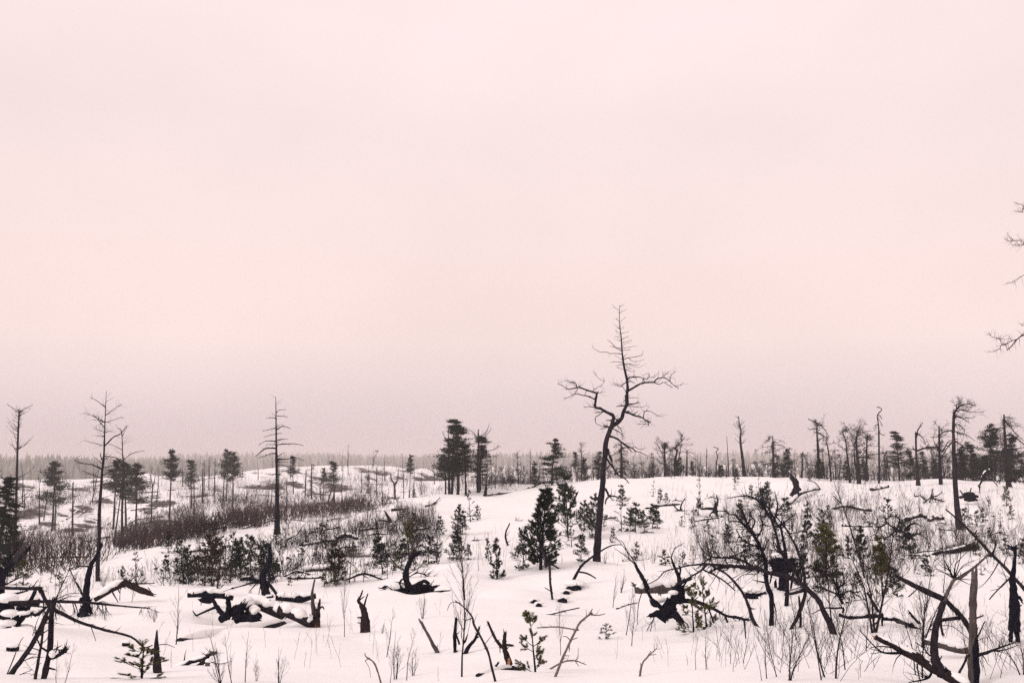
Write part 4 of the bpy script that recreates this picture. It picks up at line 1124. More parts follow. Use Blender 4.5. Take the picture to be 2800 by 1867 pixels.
for kind, var, lab, px, top, Yv, fat, lm in (
        ('tallpine', 0, "tallest dark green pine in the clump on the snowy shoulder", 1252, 1145, 99, 1.25, "the dark pine clump"),
        ('tallpine', 1, "shorter dark pine tucked against the tallest one in the clump", 1236, 1168, 101, 1.15, None),
        ('pine', 0, "dark pine leaning out of the clump, low ragged crown", 1274, 1215, 100, 1.35, None),
        ('tallpine', 2, "dark pine growing around the fan-topped dead one", 1313, 1188, 103, 1.25, None),
        ('pine', 2, "low dark bushy pine at the left foot of the pine clump", 1219, 1245, 104, 1.4, None),
        ('conepine', 0, "broad conical pine with layered boughs standing alone on the crest", 1509, 1203, 102, 1.2, "the layered crest pine"),
        ('conepine', 1, "small dark pine hugging the layered crest pine", 1462, 1262, 103, 0.8, None),
        ('pine', 1, "thin lone pine with a small round crown, right of the Y-shaped snag", 1121, 1246, 175, 0.75, "the thin round-topped pine"),
        ('pine', 0, "windswept pine leaning right on a hazy hummock", 917, 1262, 168, 1.0, "the windswept leaning pine"),
        ('pine', 2, "round-headed pine alone on the far left hummock", 152, 1263, 150, 1.0, "the round-headed far pine"),
        ('pine', 1, "left pine of the trio behind the ragged bare spruce", 318, 1262, 142, 0.95, None),
        ('pine', 0, "middle pine of the trio behind the ragged bare spruce", 352, 1264, 138, 1.0, "the pine trio"),
        ('pine', 2, "right pine of the trio behind the ragged bare spruce", 378, 1268, 145, 1.0, None),
        ('pine', 1, "narrow pine with a pointed top left of the brown brush", 469, 1234, 150, 0.85, "the narrow pointed pine"),
        ('pine', 0, "blunt pine next to the narrow pointed one", 527, 1258, 175, 0.95, None),
        ('pine', 2, "taller of two close pines rising behind the brown brush", 622, 1229, 178, 0.75, "the close pine pair"),
        ('pine', 1, "shorter of two close pines rising behind the brown brush", 640, 1240, 172, 0.95, None),
        ('pine', 0, "small pine poking up behind the level-limbed dead spruce", 804, 1247, 200, 0.8, None),
        ('pine', 1, "small dark-tufted pine left of the windswept leaning pine", 886, 1281, 185, 0.8, None),
        ('pine', 0, "green pine in the ridge grove, left of a thin bare spruce", 1576, 1236, 120, 0.8, None),
        ('broadpine', 0, "bushy pine in the ridge grove right of a thin bare spruce", 1600, 1255, 122, 0.9, None),
        ('conepine', 2, "small green pine just left of the tall forked dead trunk", 1637, 1232, 120, 0.9, None),
        ('tallpine', 0, "layered green pine between the hook-topped and level-armed trunks", 2458, 1178, 108, 1.15, "the layered ridge pine"),
        ('broadpine', 1, "big bushy pine at the right end of the ridge", 2712, 1163, 104, 1.0, "the big bushy ridge pine"),
        ('broadpine', 0, "dense dark pine below the wind-bent trunk's drooping limbs", 2660, 1215, 106, 1.0, None),
        ('broadpine', 1, "dark round evergreen beneath the one-sided curved dead pine", 2240, 1252, 106, 0.75, None),
        ('conepine', 0, "dark squat evergreen left of the one-sided curved dead pine", 2214, 1282, 103, 1.3, None),
        ('broadpine', 0, "grey-green bushy pine under the layered ridge pine", 2490, 1232, 112, 0.8, None),
        ('broadpine', 1, "low bushy pine behind the flat-crowned dead pine", 1850, 1258, 118, 0.9, None),
        ('broadpine', 0, "low dark pine right of the pointed grey stem", 1895, 1262, 116, 0.9, None),
        ('conepine', 1, "small dark evergreen under the flat-hooked crooked stem", 1972, 1272, 108, 1.2, None),
        ('broadpine', 0, "shaggy pine behind the drooping ridge-end dead pine", 2775, 1195, 108, 0.9, None),
        ('broadpine', 1, "shaggy pine between the wind-bent trunk and the big bushy one", 2632, 1222, 108, 0.8, None),
        ('spruce', 0, "dense dark spruce at the left edge of the view", 6, 1296, 60, 1.35, "the dark edge spruce"),
        ('spruce', 1, "dark ragged spruce partly outside the left edge", -30, 1280, 66, 1.5, None),
        ('conepine', 0, "low dark bushy conifer under the dark edge spruce", 38, 1440, 50, 1.1, None),
        ('spruce', 0, "small dark conifer squatting in the brush by the thin round-topped pine", 1132, 1335, 130, 1.7, None)):
    stand(kind, var, "live_spruce" if kind == 'spruce' else "live_pine", lab, px, top, Y=Yv, fat=fat, group=G1 if kind != 'spruce' else "dark spruces", lm=lm, rz=(var * 2.1 + px))

# the ridge grove: bare trees and scrub standing close, each one a tree
rng = np.random.default_rng(3)
KINDS = ['thin', 'gnarl', 'spire', 'droop', 'thin', 'broom', 'spire', 'pole', 'gnarl']
WORDS = {'broom': 'bushy leafless tree', 'gnarl': 'gnarled dead tree', 'thin': 'thin bare tree', 'droop': 'dead tree with hanging limbs', 'spire': 'slim bare spruce', 'pole': 'bare pole'}
def grove(n, xr, yr, topr, seed, group):
    rng = np.random.default_rng(seed)
    for i in range(n):
        kind = KINDS[rng.integers(len(KINDS))]
        px = rng.uniform(*xr)
        Yv = rng.uniform(*yr)
        top = rng.uniform(*topr)
        if kind in ('broom', 'gnarl'):
            top += 14
        stand(kind, int(rng.integers(3)), "bare_tree", "x", px, top, Y=Yv, group=group, desc=WORDS[kind], rz=float(rng.uniform(0, 6.28)))
GR = "bare trees along the ridge"
grove(40, (1690, 1920), (112, 150), (1236, 1278), 21, GR)
grove(16, (1930, 2110), (114, 160), (1246, 1285), 22, GR)
grove(42, (2120, 2330), (108, 145), (1215, 1270), 23, GR)
grove(30, (2330, 2560), (106, 140), (1222, 1275), 24, GR)
grove(36, (2550, 2830), (100, 135), (1200, 1270), 25, GR)
grove(14, (1520, 1700), (116, 160), (1245, 1280), 26, GR)
grove(8, (1380, 1520), (116, 170), (1255, 1290), 27, GR)
rng = np.random.default_rng(77)
for i in range(20):
    px = float(rng.choice([rng.uniform(1690, 1900), rng.uniform(2120, 2330), rng.uniform(2330, 2560), rng.uniform(2600, 2800)]))
    stand('tallpine' if i % 3 else 'conepine', int(rng.integers(3)), "live_pine", "x", px, float(rng.uniform(1222, 1275)), Y=float(rng.uniform(106, 128)), group=G1, desc="narrow dark pine" if i % 3 else "squat dark pine", fat=float(rng.uniform(0.8, 1.1)), rz=float(rng.uniform(0, 6)))
GV = "bare trees of the hazy valley"
rng = np.random.default_rng(31)
for i in range(58):
    px = rng.uniform(60, 1480)
    Yv = rng.uniform(150, 320)
    kind = ('thin', 'pole', 'thin', 'spire', 'pole', 'droop')[rng.integers(6)]
    x = at(px, 1290, Yv)[0]
    yb = 1290 - float(ground(x, Yv)) / Yv * FPX
    hp = rng.uniform(3.5, 8.0) / Yv * FPX
    stand(kind, int(rng.integers(3)), "bare_tree", "x", px, yb - hp, Y=Yv, group=GV, desc=WORDS[kind] + " in the haze", rz=float(rng.uniform(0, 6.28)))

# the far forest: one hazy mass
rng = np.random.default_rng(8)
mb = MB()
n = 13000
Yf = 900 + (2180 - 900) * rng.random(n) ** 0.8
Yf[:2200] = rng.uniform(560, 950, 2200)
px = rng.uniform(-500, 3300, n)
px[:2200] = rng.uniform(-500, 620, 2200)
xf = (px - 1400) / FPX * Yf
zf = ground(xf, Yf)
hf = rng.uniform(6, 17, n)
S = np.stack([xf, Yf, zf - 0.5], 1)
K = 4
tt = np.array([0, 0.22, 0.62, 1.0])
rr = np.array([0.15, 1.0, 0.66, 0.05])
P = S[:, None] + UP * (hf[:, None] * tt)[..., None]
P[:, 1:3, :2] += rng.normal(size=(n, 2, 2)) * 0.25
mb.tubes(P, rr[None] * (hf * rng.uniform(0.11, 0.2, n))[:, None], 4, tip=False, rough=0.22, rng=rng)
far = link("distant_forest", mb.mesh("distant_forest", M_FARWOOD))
tag(far, "pine forest fading into mist along the horizon", None, None, 'stuff')

# ------------------------------------------------------------------ stumps, snags, logs and fallen wood
def wood(name, label, base, rows, lm=None, cat=None, mat=None, Y=None, group=None, seed=None, sink=0.3, **kw):
    T = Shape(name, label, cat or name.split('_')[-1], base, Y=Y, lm=lm, mat=mat or M_CHAR, group=group, seed=seed, sink=sink)
    for row in rows:
        k = dict(kw)
        if len(row) > 3:
            k.update(row[3])
        T.stroke(row[0], row[1], row[2], **k)
    return T
g_ = dict(opt='g')
# middle
wood("stump", "short stump split into two horns, one long and thin, red rot at its foot", "R6:546,1050", lm="the two-horned stump", mat=M_RUST, rows=[
    ("trunk", "14,14,12", "R6:546,1058 545,1010 543,965", g_), ("horn", "7.5,5.5,4.5,3.2,2", "R6:528,1000 530,930 522,830 518,730 538,620", dict(mat=M_GREY)),
    ("horn", "7,6,4.5,2.5", "R6:562,1000 568,930 578,860 586,808"), ("branch", "3,1.5", "R6:585,880 610,865 626,890")])
wood("stump", "tapering bent stump with a forked antler-like tip", "R6:1003,1102", lm="the antler-tipped stump", mat=M_RUST, rows=[
    ("trunk", "13.5,13,11,9,6", "R6:1003,1108 1003,1030 1000,950 985,890 962,845", g_), ("branch", "4,2.6,1.6", "R6:960,845 935,810 960,770 980,715"), ("branch", "3.2,2.4,1.5", "R6:990,870 1005,810 1028,745"),
    ("branch", "2.2,1", "R6:955,800 995,770"), ("branch", "2.4,1.8", "R6:968,965 930,965"), ("branch", "1.6,1.2", "R6:965,1015 930,1012")])
S = wood("snag", "burnt black S-curved snag with low side limbs above a heap of snowed logs", "Q8:1195,935", lm="the black S-curved snag", rows=[
    ("trunk", "12,11,10,9,8.5,7.5,6.5,5.5,5", "Q8:1197,945 1180,860 1160,780 1145,700 1150,620 1190,560 1238,510 1245,380 1242,235", g_),
    ("branch", "4,5,5.5,4", "Q8:1120,735 1040,710 980,690 850,690", dict(dy=0.1)), ("branch", "3.4,2.4,1.8,1,.6", "Q8:1110,745 1000,745 900,772 700,830 550,880", dict(tw=6, ln=0.3)),
    ("branch", "4.6,4,4.6,5", "Q8:1210,745 1260,800 1310,865 1440,1060", dict(dy=-0.25)), ("branch", "2,1.4,.7", "Q8:1050,760 985,830 940,890"), ("branch", "1.6,.8", "Q8:1110,780 1080,930"), ("branch", "1.2,.6", "Q8:1120,705 1030,665")])
# the heap of logs below it
wood("log", "log on top of the heap with bare bark showing under thick snow", "Q8:1300,1190", [("trunk", "13,14,13", "Q8:900,1010 1150,1085 1440,1205", dict(opt='c', cap=1.65, dy=-0.5))], Y=20.9, cat="log", mat=M_BARK, group="snowed logs below the black snag")
wood("log", "log sloping steeply beside the dark hollow of the heap", "Q8:1000,1240", [("trunk", "13,13,12", "Q8:880,1010 960,1130 1080,1250", dict(opt='c', cap=1.65, dy=-0.4))], Y=20.5, cat="log", group="snowed logs below the black snag")
wood("log", "fully snowed log lying low and level in front of the heap", "Q8:740,1420", [("trunk", "12,13,12,11", "Q8:-60,1545 350,1475 740,1415 1440,1300", dict(opt='fcs', cap=1.8))], cat="log", mat=M_BARK, lm="the fully snowed level log", group="snowed logs below the black snag")
wood("log", "snowed log whose end meets the two-horned stump", "Q8:1600,1230", [("trunk", "13,13,12", "Q8:1380,1120 1560,1200 1860,1340", dict(opt='c', cap=1.65, dy=-0.3))], Y=19.9, cat="log", mat=M_BARK, group="snowed logs below the black snag")
wood("log", "bark log at the back of the heap with a snow ridge along it", "Q8:400,940", [("trunk", "7,9,9,6", "Q8:70,925 280,905 480,915 720,965", dict(opt='c', cap=1.5, dy=0.1))], Y=22.2, cat="log", group="snowed logs below the black snag")
wood("log", "snow-loaded log behind the two-horned stump with a shaded hollow under it", "Q8:1560,990", [("trunk", "8,10,10,7", "Q8:1330,955 1450,965 1650,975 1900,930", dict(opt='c', cap=1.6, dy=0.1))], Y=23.2, cat="log", group="snowed logs below the black snag")
wood("log", "small snow-capped branch log at the foot of the black snag", "Q8:1170,965", [("trunk", "2.6,3.4,4", "Q8:1040,968 1150,958 1290,940", dict(opt='c', cap=1.65))], Y=21.6, cat="log", group="snowed logs below the black snag")
S = wood("root_tangle", "black tangle of charred roots in the hollow of the log heap", "Q8:800,1280", Y=20.4, cat="roots", lm="the charred root tangle", rows=[
    ("root", "9,11,10,8", "Q8:530,1285 600,1230 680,1180 760,1100", {}), ("root", "8,8,7", "Q8:640,1260 655,1150 650,1020", dict(opt='n')), ("root", "7,7,5,4", "Q8:580,1210 500,1110 460,1050 415,940"),
    ("root", "4,3,2.4", "Q8:500,1085 400,1120 190,1215"), ("root", "2,1.4", "Q8:190,1212 140,1150"), ("root", "9,10,8", "Q8:720,1200 800,1130 860,1070", dict(opt='n')), ("root", "10,11,9", "Q8:760,1270 880,1250 1060,1260", dict(opt='n'))])
S.lump("root_mass", "Q8:830,1230", 24, 13, 0.7)
S.lump("root_mass", "Q8:820,1110", 11, 12, 0.9, dY=0.2)
S.lump("root_mass", "Q8:350,990", 20, 9, 0.8, dY=1.2)
# hollow and burnt root
S = wood("snag", "burnt snag bending over a snow-covered root mound with a black hollow under it", "R6:1400,740", Y=26.0, lm="the snag over the black hollow", rows=[
    ("trunk", "12,9,8,7.5,7,6.5,7", "R6:1410,745 1395,680 1375,600 1378,540 1405,470 1440,405 1480,375", {}), ("branch", "4,3", "R6:1470,380 1505,360"), ("branch", "4,2", "R6:1455,385 1450,350"),
    ("root", "8,7,5,4", "R6:1420,700 1490,665 1540,630 1590,655", dict(dy=-0.2)), ("root", "7,6,5,3", "R6:1480,690 1560,680 1620,690 1665,675", dict(dy=-0.4)), ("root", "6,5,3", "R6:1380,740 1290,750 1150,760", dict(dy=-0.3)),
    ("root", "4,3,2", "R6:1300,760 1240,800 1215,825", dict(opt='cn', dy=-0.5)), ("root", "3.5,3,2", "R6:1390,780 1340,800 1310,825", dict(opt='cn', dy=-0.5)), ("root", "3.5,2.5", "R6:1200,790 1130,820", dict(opt='n'))])
S.lump("root_mass", "R6:1405,768", 76, 23, 0.3, rough=0.05, n=30)  # charred root mass; its dark bulk also stands in for the hollow's shade
S.lump("root_mass", "R6:1500,715", 36, 13, 0.5, n=20)
S.lump("root_mass", "R6:1190,690", 9, 5, 0.7)
S.lump("snow_cap", "R6:1290,690", 34, 15, 0.6, mat=M_CAP, rough=0.04, n=24, dY=0.1)
S.lump("snow_cap", "R6:1180,725", 26, 9, 0.6, mat=M_CAP, rough=0.05, n=20, dY=0.0)
S.lump("snow_cap", "R6:1520,672", 20, 6, 0.6, mat=M_CAP, rough=0.05, n=20, dY=0.1)
# stakes in the middle foreground
wood("snag", "plain grey stake leaning left out of smooth snow", "R6:1660,1287", lm="the left-leaning grey stake", mat=M_GREY, rows=[("trunk", "6,4.8,3.6,4", "R6:1668,1292 1610,1180 1560,1090 1515,1005", g_), ("branch", "1.5,1", "R6:1520,1010 1497,1008")])
S = wood("snag", "upright dark stake with a notched top beside a V of thin spears", "R6:1825,1283", lm="the notched stake", rows=[("trunk", "4.5,5,4.6,3.6", "R6:1826,1290 1824,1180 1830,1060 1838,985", g_), ("branch", "2,1", "R6:1832,990 1828,962"), ("branch", "2,1.2", "R6:1843,990 1857,978")])
wood("snag", "charred spear leaning right with a forked tip, in the V of stakes", "R6:1922,1295", rows=[("trunk", "6,5,4,2.6", "R6:1920,1300 1955,1230 2010,1165 2050,1060", g_), ("branch", "2.4,1.6", "R6:2010,1160 2045,1140")])
wood("snag", "thin black spear crossing the V of stakes", "R6:1880,1275", Y=15.6, rows=[("trunk", "3,3,2", "R6:1885,1280 1860,1190 1838,1115", g_), ("branch", "2.5,1.2", "R6:1900,1210 1925,1180 1943,1120", dict(opt='n'))])
wood("fallen_branch", "long bare bough arching down over the V of stakes", "R6:2190,1550", lm="the arching bare bough", mat=M_TWIG, cat="branch", rows=[
    ("branch", "3.6,3.2,3,2.8,3,2.6,1.8,1.2", "R6:2200,1560 2165,1420 2130,1280 2060,1140 2000,1030 1985,960 1920,880 1825,808", dict(opt='g', tw=5, ln=0.2)), ("branch", "1.6,.8", "R6:1985,970 1930,990 1900,980"), ("branch", "1.2,.7", "R6:1870,830 1790,830 1755,900"), ("branch", "1.4,.8", "R6:2135,1300 2136,1275")])
wood("fallen_branch", "crooked pale bough poking up alone near the bottom edge", "R6:1150,1568", mat=M_TAN, cat="branch", rows=[
    ("branch", "2.8,2.6,2.4,2", "R6:1152,1580 1110,1440 1075,1370 1030,1340", g_), ("branch", "1.8,1.2", "R6:1035,1342 1005,1320 1000,1290", {}), ("branch", "1.5,1", "R6:1040,1335 1000,1362"), ("branch", ".9,.5", "R6:1005,1365 1040,1430 1055,1520")])
S = wood("stump", "splintered reddish stump above a black log, forked into two arms", "R6:2330,1430", lm="the splintered reddish stump", mat=M_RUST, rows=[
    ("trunk", "9.5,8.5,7,5.5,4.6", "R6:2338,1440 2305,1330 2280,1240 2280,1180 2286,1118", g_), ("branch", "4.6,4,3", "R6:2262,1235 2200,1165 2130,1010", dict(dy=0.2)), ("branch", "4,3", "R6:2290,1215 2350,1222", {}), ("branch", "2,1", "R6:2240,1230 2240,1290")])
S.lump("raw_wood", "R6:2322,1375", 3.6, 11, 0.8, mat=M_WOOD, dY=-0.12)
wood("log", "black half-buried log below the splintered reddish stump", "R6:2200,1490", [("trunk", "5,9,11,10,8", "R6:2030,1498 2150,1470 2260,1445 2360,1440 R7:100,1415", dict(opt='fc', cap=0.9)), ("branch", "4,2.5", "R6:2180,1450 2225,1380")], cat="log")
wood("fallen_branch", "pale forked branch with long grey limbs, right of the splintered stump", "R7:398,1508", lm="the pale forked branch", mat=M_TAN, cat="branch", rows=[
    ("branch", "4,3.6,3.2,3,3,2.4", "R7:395,1515 450,1370 520,1215 580,1095 625,1010 720,930", dict(opt='g', tw=4, ln=0.15)), ("branch", "2.4,1.6,1", "R7:715,935 780,945 858,930", dict(tw=4, ln=0.15)), ("branch", "2.2,1.4", "R7:715,930 725,910 738,885"),
    ("branch", "2,2,1.4", "R7:600,1080 420,1052 230,1060", dict(tw=4, ln=0.15)), ("branch", "1.6,1", "R7:540,1180 500,1140 470,1140"), ("branch", "1.5,1", "R7:545,1170 600,1150"), ("branch", "2,1.2", "R7:525,1220 525,1275")])
wood("fallen_branch", "low grey branch lying at the foot of the pale forked branch", "R7:345,1438", mat=M_TAN, cat="branch", rows=[("branch", "2.4,2.2,1.8,1", "R7:345,1440 470,1372 580,1362 680,1398", dict(opt='n', tw=4, ln=0.15)), ("branch", "1.2,.6", "R7:580,1360 605,1320 608,1240"), ("branch", "1.4,.8", "R7:580,1365 615,1412")])
wood("fallen_branch", "small pale twiggy branch standing alone in the bright snow", "R7:1175,1503", lm="the small pale lone branch", mat=M_TAN, cat="branch", rows=[("branch", "3,2.6,2,1", "R7:1175,1508 1195,1390 1250,1320 1330,1245", dict(opt='g', tw=4, ln=0.15)), ("branch", "1.5,.8", "R7:1235,1335 1275,1270"), ("branch", "1.3,.7", "R7:1260,1310 1325,1302"), ("branch", "1.3,.7", "R7:1185,1440 1178,1380")])
# centre: leaning dark trunks by the snow hollows
wood("snag", "dark thin snag with a drooping crook top, beside snow-capped hollows", "R7:370,800", lm="the crook-topped dark snag", mat=M_BARK, rows=[("trunk", "3,3,3.6,3.4,3", "R7:372,805 352,650 345,500 325,430 265,340", dict(opt='g')), ("branch", "3,3.4,2", "R7:305,480 345,470 425,510"), ("branch", "1.6,1", "R7:370,735 300,690")])
S = wood("fallen_branch", "curved black bough rising from a snow-capped block to a long thin tip", "R7:535,690", lm="the curved black bough", cat="branch", rows=[("branch", "4,4,3.4,2.6,2,1", "R7:530,695 570,610 640,490 750,400 900,310 1010,295", dict(opt='g', tw=4, ln=0.25)), ("branch", "2.6,2.4,1.6", "R7:610,545 690,560 770,605")])
for lab, c, rx, ry, dy in (("dark snow-capped block, shade of a hollow, at the root of the curved black bough", "R7:570,710", 13, 9, 0.8), ("small shaded-hollow lump in the lee of a snow mound, left of the capped block", "R7:465,825", 8, 6.5, 1.0),
                           ("pair-topped dark shaded-hollow lump under the round snow mound", "R7:205,835", 7, 5, 1.0), ("low dark shaded-hollow lump next to the pair-topped one", "R7:245,865", 5.5, 4.5, 1.0), ("tiny dark shaded-hollow lump nearest the capped block", "R7:497,748", 6.5, 4, 1.0)):
    S = Shape("hollow_shade", lab, "shaded hollow", c, mat=M_CHAR, group="snow-capped shaded hollows in the middle")  # charred-dark lumps stand in for the shade of hollows under snow mounds
    S.lump("shaded hollow", c, rx * 1.5, ry * 2.0, dy, n=12, m=8, rough=0.2)
    x, y = pix(c)[0]
    S.lump("snow_cap", "P:%f,%f" % (x, y - ry * 1.9), rx * 2.3, ry * 1.1, dy * 1.1, mat=M_CAP, rough=0.04, dY=0.15)
wood("fallen_branch", "thin snow-lined branch on the slope below the dark hollows", "R7:240,930", cat="branch", mat=M_BARK, rows=[("branch", "2.6,3,3,1.4", "R7:310,945 390,925 470,905 620,875", dict(opt='cn', cap=1.6, tw=3, ln=0.2)), ("branch", "2.4,1.6", "R7:220,975 280,935")])

# ---- the uprooted tree in the middle right
S = wood("uprooted_tree", "charred uprooted stump with thick black roots and long arching limbs", "R7:1430,960", Y=20.6, cat="fallen tree", lm="the charred uprooted stump", rows=[
    ("trunk", "16,17,15,12,10", "R7:1360,985 1410,910 1455,840 1500,760 1545,690", dict(opt='n')), ("limb", "7,6,4.5,3.4,2", "R7:1540,690 1530,600 1510,540 1480,470 1462,420", {}), ("branch", "3,2", "R7:1535,600 1548,520 1535,490"), ("branch", "1.6,1.4,.8", "R7:1462,425 1490,340 1570,285", dict(tw=4, ln=0.3)),
    ("root", "11,10,8", "R7:1460,900 1510,950 1550,1000"), ("root", "9,8,5", "R7:1400,920 1330,930 1265,950"), ("root", "7,6,5", "R7:1390,890 1350,860 1320,820"), ("root", "6,5,4,3.4,4", "R7:1320,850 1280,790 1250,740 1225,690 1215,640"),
    ("root", "4,3.4", "R7:1330,860 1290,850 1275,815"), ("root", "3,2", "R7:1395,920 1430,990"), ("limb", "6,5.4,5,4.6", "R7:1500,800 1480,720 1560,640 1640,610", dict(dy=-0.2)),
    ("limb", "9,7,6,5,4.6,4,3.6,3", "R7:1450,830 1540,815 1640,812 1720,830 1800,862 1880,900 1960,945 2040,962", dict(dy=-0.25, tw=6, ln=0.35)), ("limb", "4,4,3.4,3,2.4", "R7:2040,960 2130,980 2200,1000 2260,1040 2350,1092", dict(dy=-0.2, tw=4, ln=0.3)),
    ("branch", "5,4,3", "R7:1560,720 1620,690 1685,650", dict(opt='c', cap=0.9)), ("branch", "5,6,5", "R7:1500,750 1450,770 1420,840", dict(opt='c', cap=0.9)), ("branch", "3,2,1", "R7:1960,960 1990,1060 2000,1155", dict(tw=3)), ("branch", "2.6,1.6", "R7:1800,870 1850,1010 1888,1125", dict(tw=3)),
    ("branch", "1.5,1,.5", "R7:1300,980 1240,1080 1220,1210", dict(tw=4, ln=0.3)), ("branch", "1.2,.6", "R7:1290,1000 1270,1100 1260,1215", dict(tw=3)), ("branch", "1.5,.7", "R7:1190,740 1160,850 1150,1030")])
S.lump("root_mass", "R7:1450,900", 17, 22, 0.8)
S.lump("root_mass", "R7:1540,770", 15, 20, 0.8)
S.lump("snow_cap", "R7:1480,735", 13, 6, 0.8, mat=M_CAP, rough=0.08, dY=-0.3)
S.lump("snow_cap", "R7:1340,800", 24, 9, 0.8, mat=M_CAP, rough=0.05, dY=0.3)
wood("log", "snow-piled log lying behind the charred uprooted stump", "R7:1350,745", [("trunk", "9,12,13,12", "R7:1130,715 1240,705 1370,700 1520,690", dict(opt='c', cap=1.8, dy=0.1)), ("branch", "7,5", "R7:1150,715 1150,690 1128,672", {})], Y=21.6, cat="log", mat=M_GREY, lm="the snow-piled log")
wood("snag", "leaning dark limb with twiggy upturned tips left of the charred uprooted stump", "R7:1235,700", Y=21.2, lm="the leaning twiggy limb", mat=M_CHAR, rows=[
    ("trunk", "7,6,5.4,5,4", "R7:1245,710 1215,630 1175,560 1145,510 1135,485", dict(opt='n')), ("branch", "2.2,1.6,1,.5", "R7:1140,490 1090,440 1030,390 940,330", dict(tw=5, ln=0.35)), ("branch", "2,1.4,.8,.5", "R7:1145,490 1100,420 1050,350 960,240", dict(tw=6, ln=0.35)), ("branch", "1.6,1", "R7:1235,640 1250,610"), ("branch", "1.4,.7", "R7:1080,430 1020,280 950,250")])
# the great arching limbs
S = wood("fallen_tree", "long dead tree crown lying over, its arched limbs sweeping across the middle right", "R8:655,1285", Y=17.6, cat="fallen tree", lm="the arching fallen crown", mat=M_BARK, seed=77, rows=[
    ("trunk", "8.5,7.5,8,8,7,7,7,6.4,6", "R8:655,1290 625,1170 590,1070 520,930 470,820 400,740 340,690 280,640 180,590", dict(opt='g', dy=0.1)),
    ("limb", "6,6,5.5,5.2,5,4.2,3.4,2.8,2", "R8:200,600 80,570 0,555 R7:2280,525 2190,508 2080,500 1960,490 1780,475 1600,490", dict(dy=0.12, tw=7, ln=0.4)), ("limb", "2.4,2,1.8,1.4,1", "R7:1620,488 1500,515 1400,545 1340,610 1250,660", dict(dy=0.1, tw=5, ln=0.3)),
    ("limb", "4,3.4,3.2,3,2.6,2", "R7:2230,515 2150,460 2060,425 1980,415 1900,418 1830,410", dict(dy=0.3, tw=10, ln=0.45)), ("limb", "2.4,2,1.6,1", "R7:1835,412 1790,440 1750,475 1690,520", dict(tw=6, ln=0.3)),
    ("limb", "3.4,3,2.6,2,1.4", "R7:1790,478 1720,545 1640,590 1560,640 1490,680", dict(dy=-0.1, tw=5, ln=0.3)),
    ("branch", "1.8,1.4,1,.6", "R7:1900,418 1870,370 1800,330 1740,260", dict(tw=8, ln=0.3)), ("branch", "1.6,1.2,.7", "R7:2060,425 2040,370 1990,310 2010,240", dict(tw=8, ln=0.3)), ("branch", "1.8,1.2,.7", "R7:1830,410 1770,370 1720,290 1705,200", dict(tw=7, ln=0.3)),
    ("branch", "1.8,1,.6", "R7:1960,490 1900,540 1840,640 1800,690", dict(tw=5, ln=0.3)), ("branch", "2.4,2,1.4", "R7:1780,540 1850,570 1960,640 2050,720", dict(dy=-0.2, tw=6, ln=0.35)),
    ("branch", "3,3,3.4,4,4.4", "R7:1850,500 1960,560 2050,650 2130,760 2180,880", dict(dy=-0.3, tw=5, ln=0.3)), ("branch", "4.4,4.8,5,5", "R7:2180,880 2200,960 2230,1020 2240,1030", dict(dy=-0.2)),
    ("branch", "2,1.6,1", "R7:1980,415 2080,380 2160,330 2190,250", dict(tw=6, ln=0.3)), ("branch", "1.4,1", "R7:2280,525 2240,570 2130,570 2060,620", dict(tw=4)), ("branch", "2.6,2,1.6", "R7:2130,980 2140,1080 2145,1155", {}),
    ("branch", "3,3.4,2", "R7:1830,540 1900,510 1985,510", dict(tw=2)), ("branch", "2,1.3", "R7:2180,180 2150,90 2100,30", dict(opt='n', tw=8))])
# upright dark limbs at the right of it
wood("dead_tree", "crooked dark trunk leaning left with bare limbs, in the midst of the arching crown", "R8:40,1035", cat="tree", lm="the crooked dark trunk", mat=M_CHAR, group="crooked dead trunks at the middle right", rows=[
    ("trunk", "6,6,7,6.4,6,5,4.4,3.8,3,2", "R8:28,1040 35,920 30,780 0,690 R7:2330,600 2330,480 2290,340 2200,190 2120,110 2060,40", dict(opt='g', tw=8, ln=0.4)),
    ("branch", "3,2.4,1.6,1", "R7:2180,160 2140,60 2110,-20 2060,-80", dict(tw=9, ln=0.4)), ("branch", "2.6,2,1.2", "R7:2290,330 2180,290 2110,250 2060,160", dict(tw=8, ln=0.4)), ("branch", "2.6,2,1.2,.8", "R8:20,780 60,850 75,950 65,1055", {}),
    ("branch", "2.4,1.6,1", "R7:2240,250 2300,130 2280,20 2320,-60", dict(tw=9, ln=0.4)), ("branch", "2,1.4,.8", "R7:2310,400 2240,400 2160,370", dict(tw=8, ln=0.35))])
wood("dead_tree", "forked brown trunk crossing the crooked dark one", "R8:205,1072", cat="tree", lm="the forked brown trunk", group="crooked dead trunks at the middle right", mat=M_BARK, rows=[
    ("trunk", "4.8,4.8,4.4,4.4,4.6,4.2,3.8,3,2", "R8:207,1078 280,940 345,720 300,640 230,500 120,370 75,200 30,60 R4:10,1250", dict(opt='g', tw=6, ln=0.4)), ("branch", "3.6,3.2,2.6", "R8:285,1140 300,1000 285,780", dict(opt='gn')),
    ("branch", "4,4,3.4,3,2.4,1.6", "R8:335,690 330,560 270,350 200,210 150,130 60,20", dict(opt='n', tw=8, ln=0.4)), ("branch", "2,1.4,.7", "R8:120,370 60,330 40,180", dict(tw=6)), ("branch", "2,1.4,.8", "R8:280,370 330,280 310,160", dict(tw=6)),
    ("branch", "5,4,3", "R8:330,715 240,740 160,750", {}), ("branch", "1.6,1", "R8:230,490 130,420 20,440", dict(tw=5))])
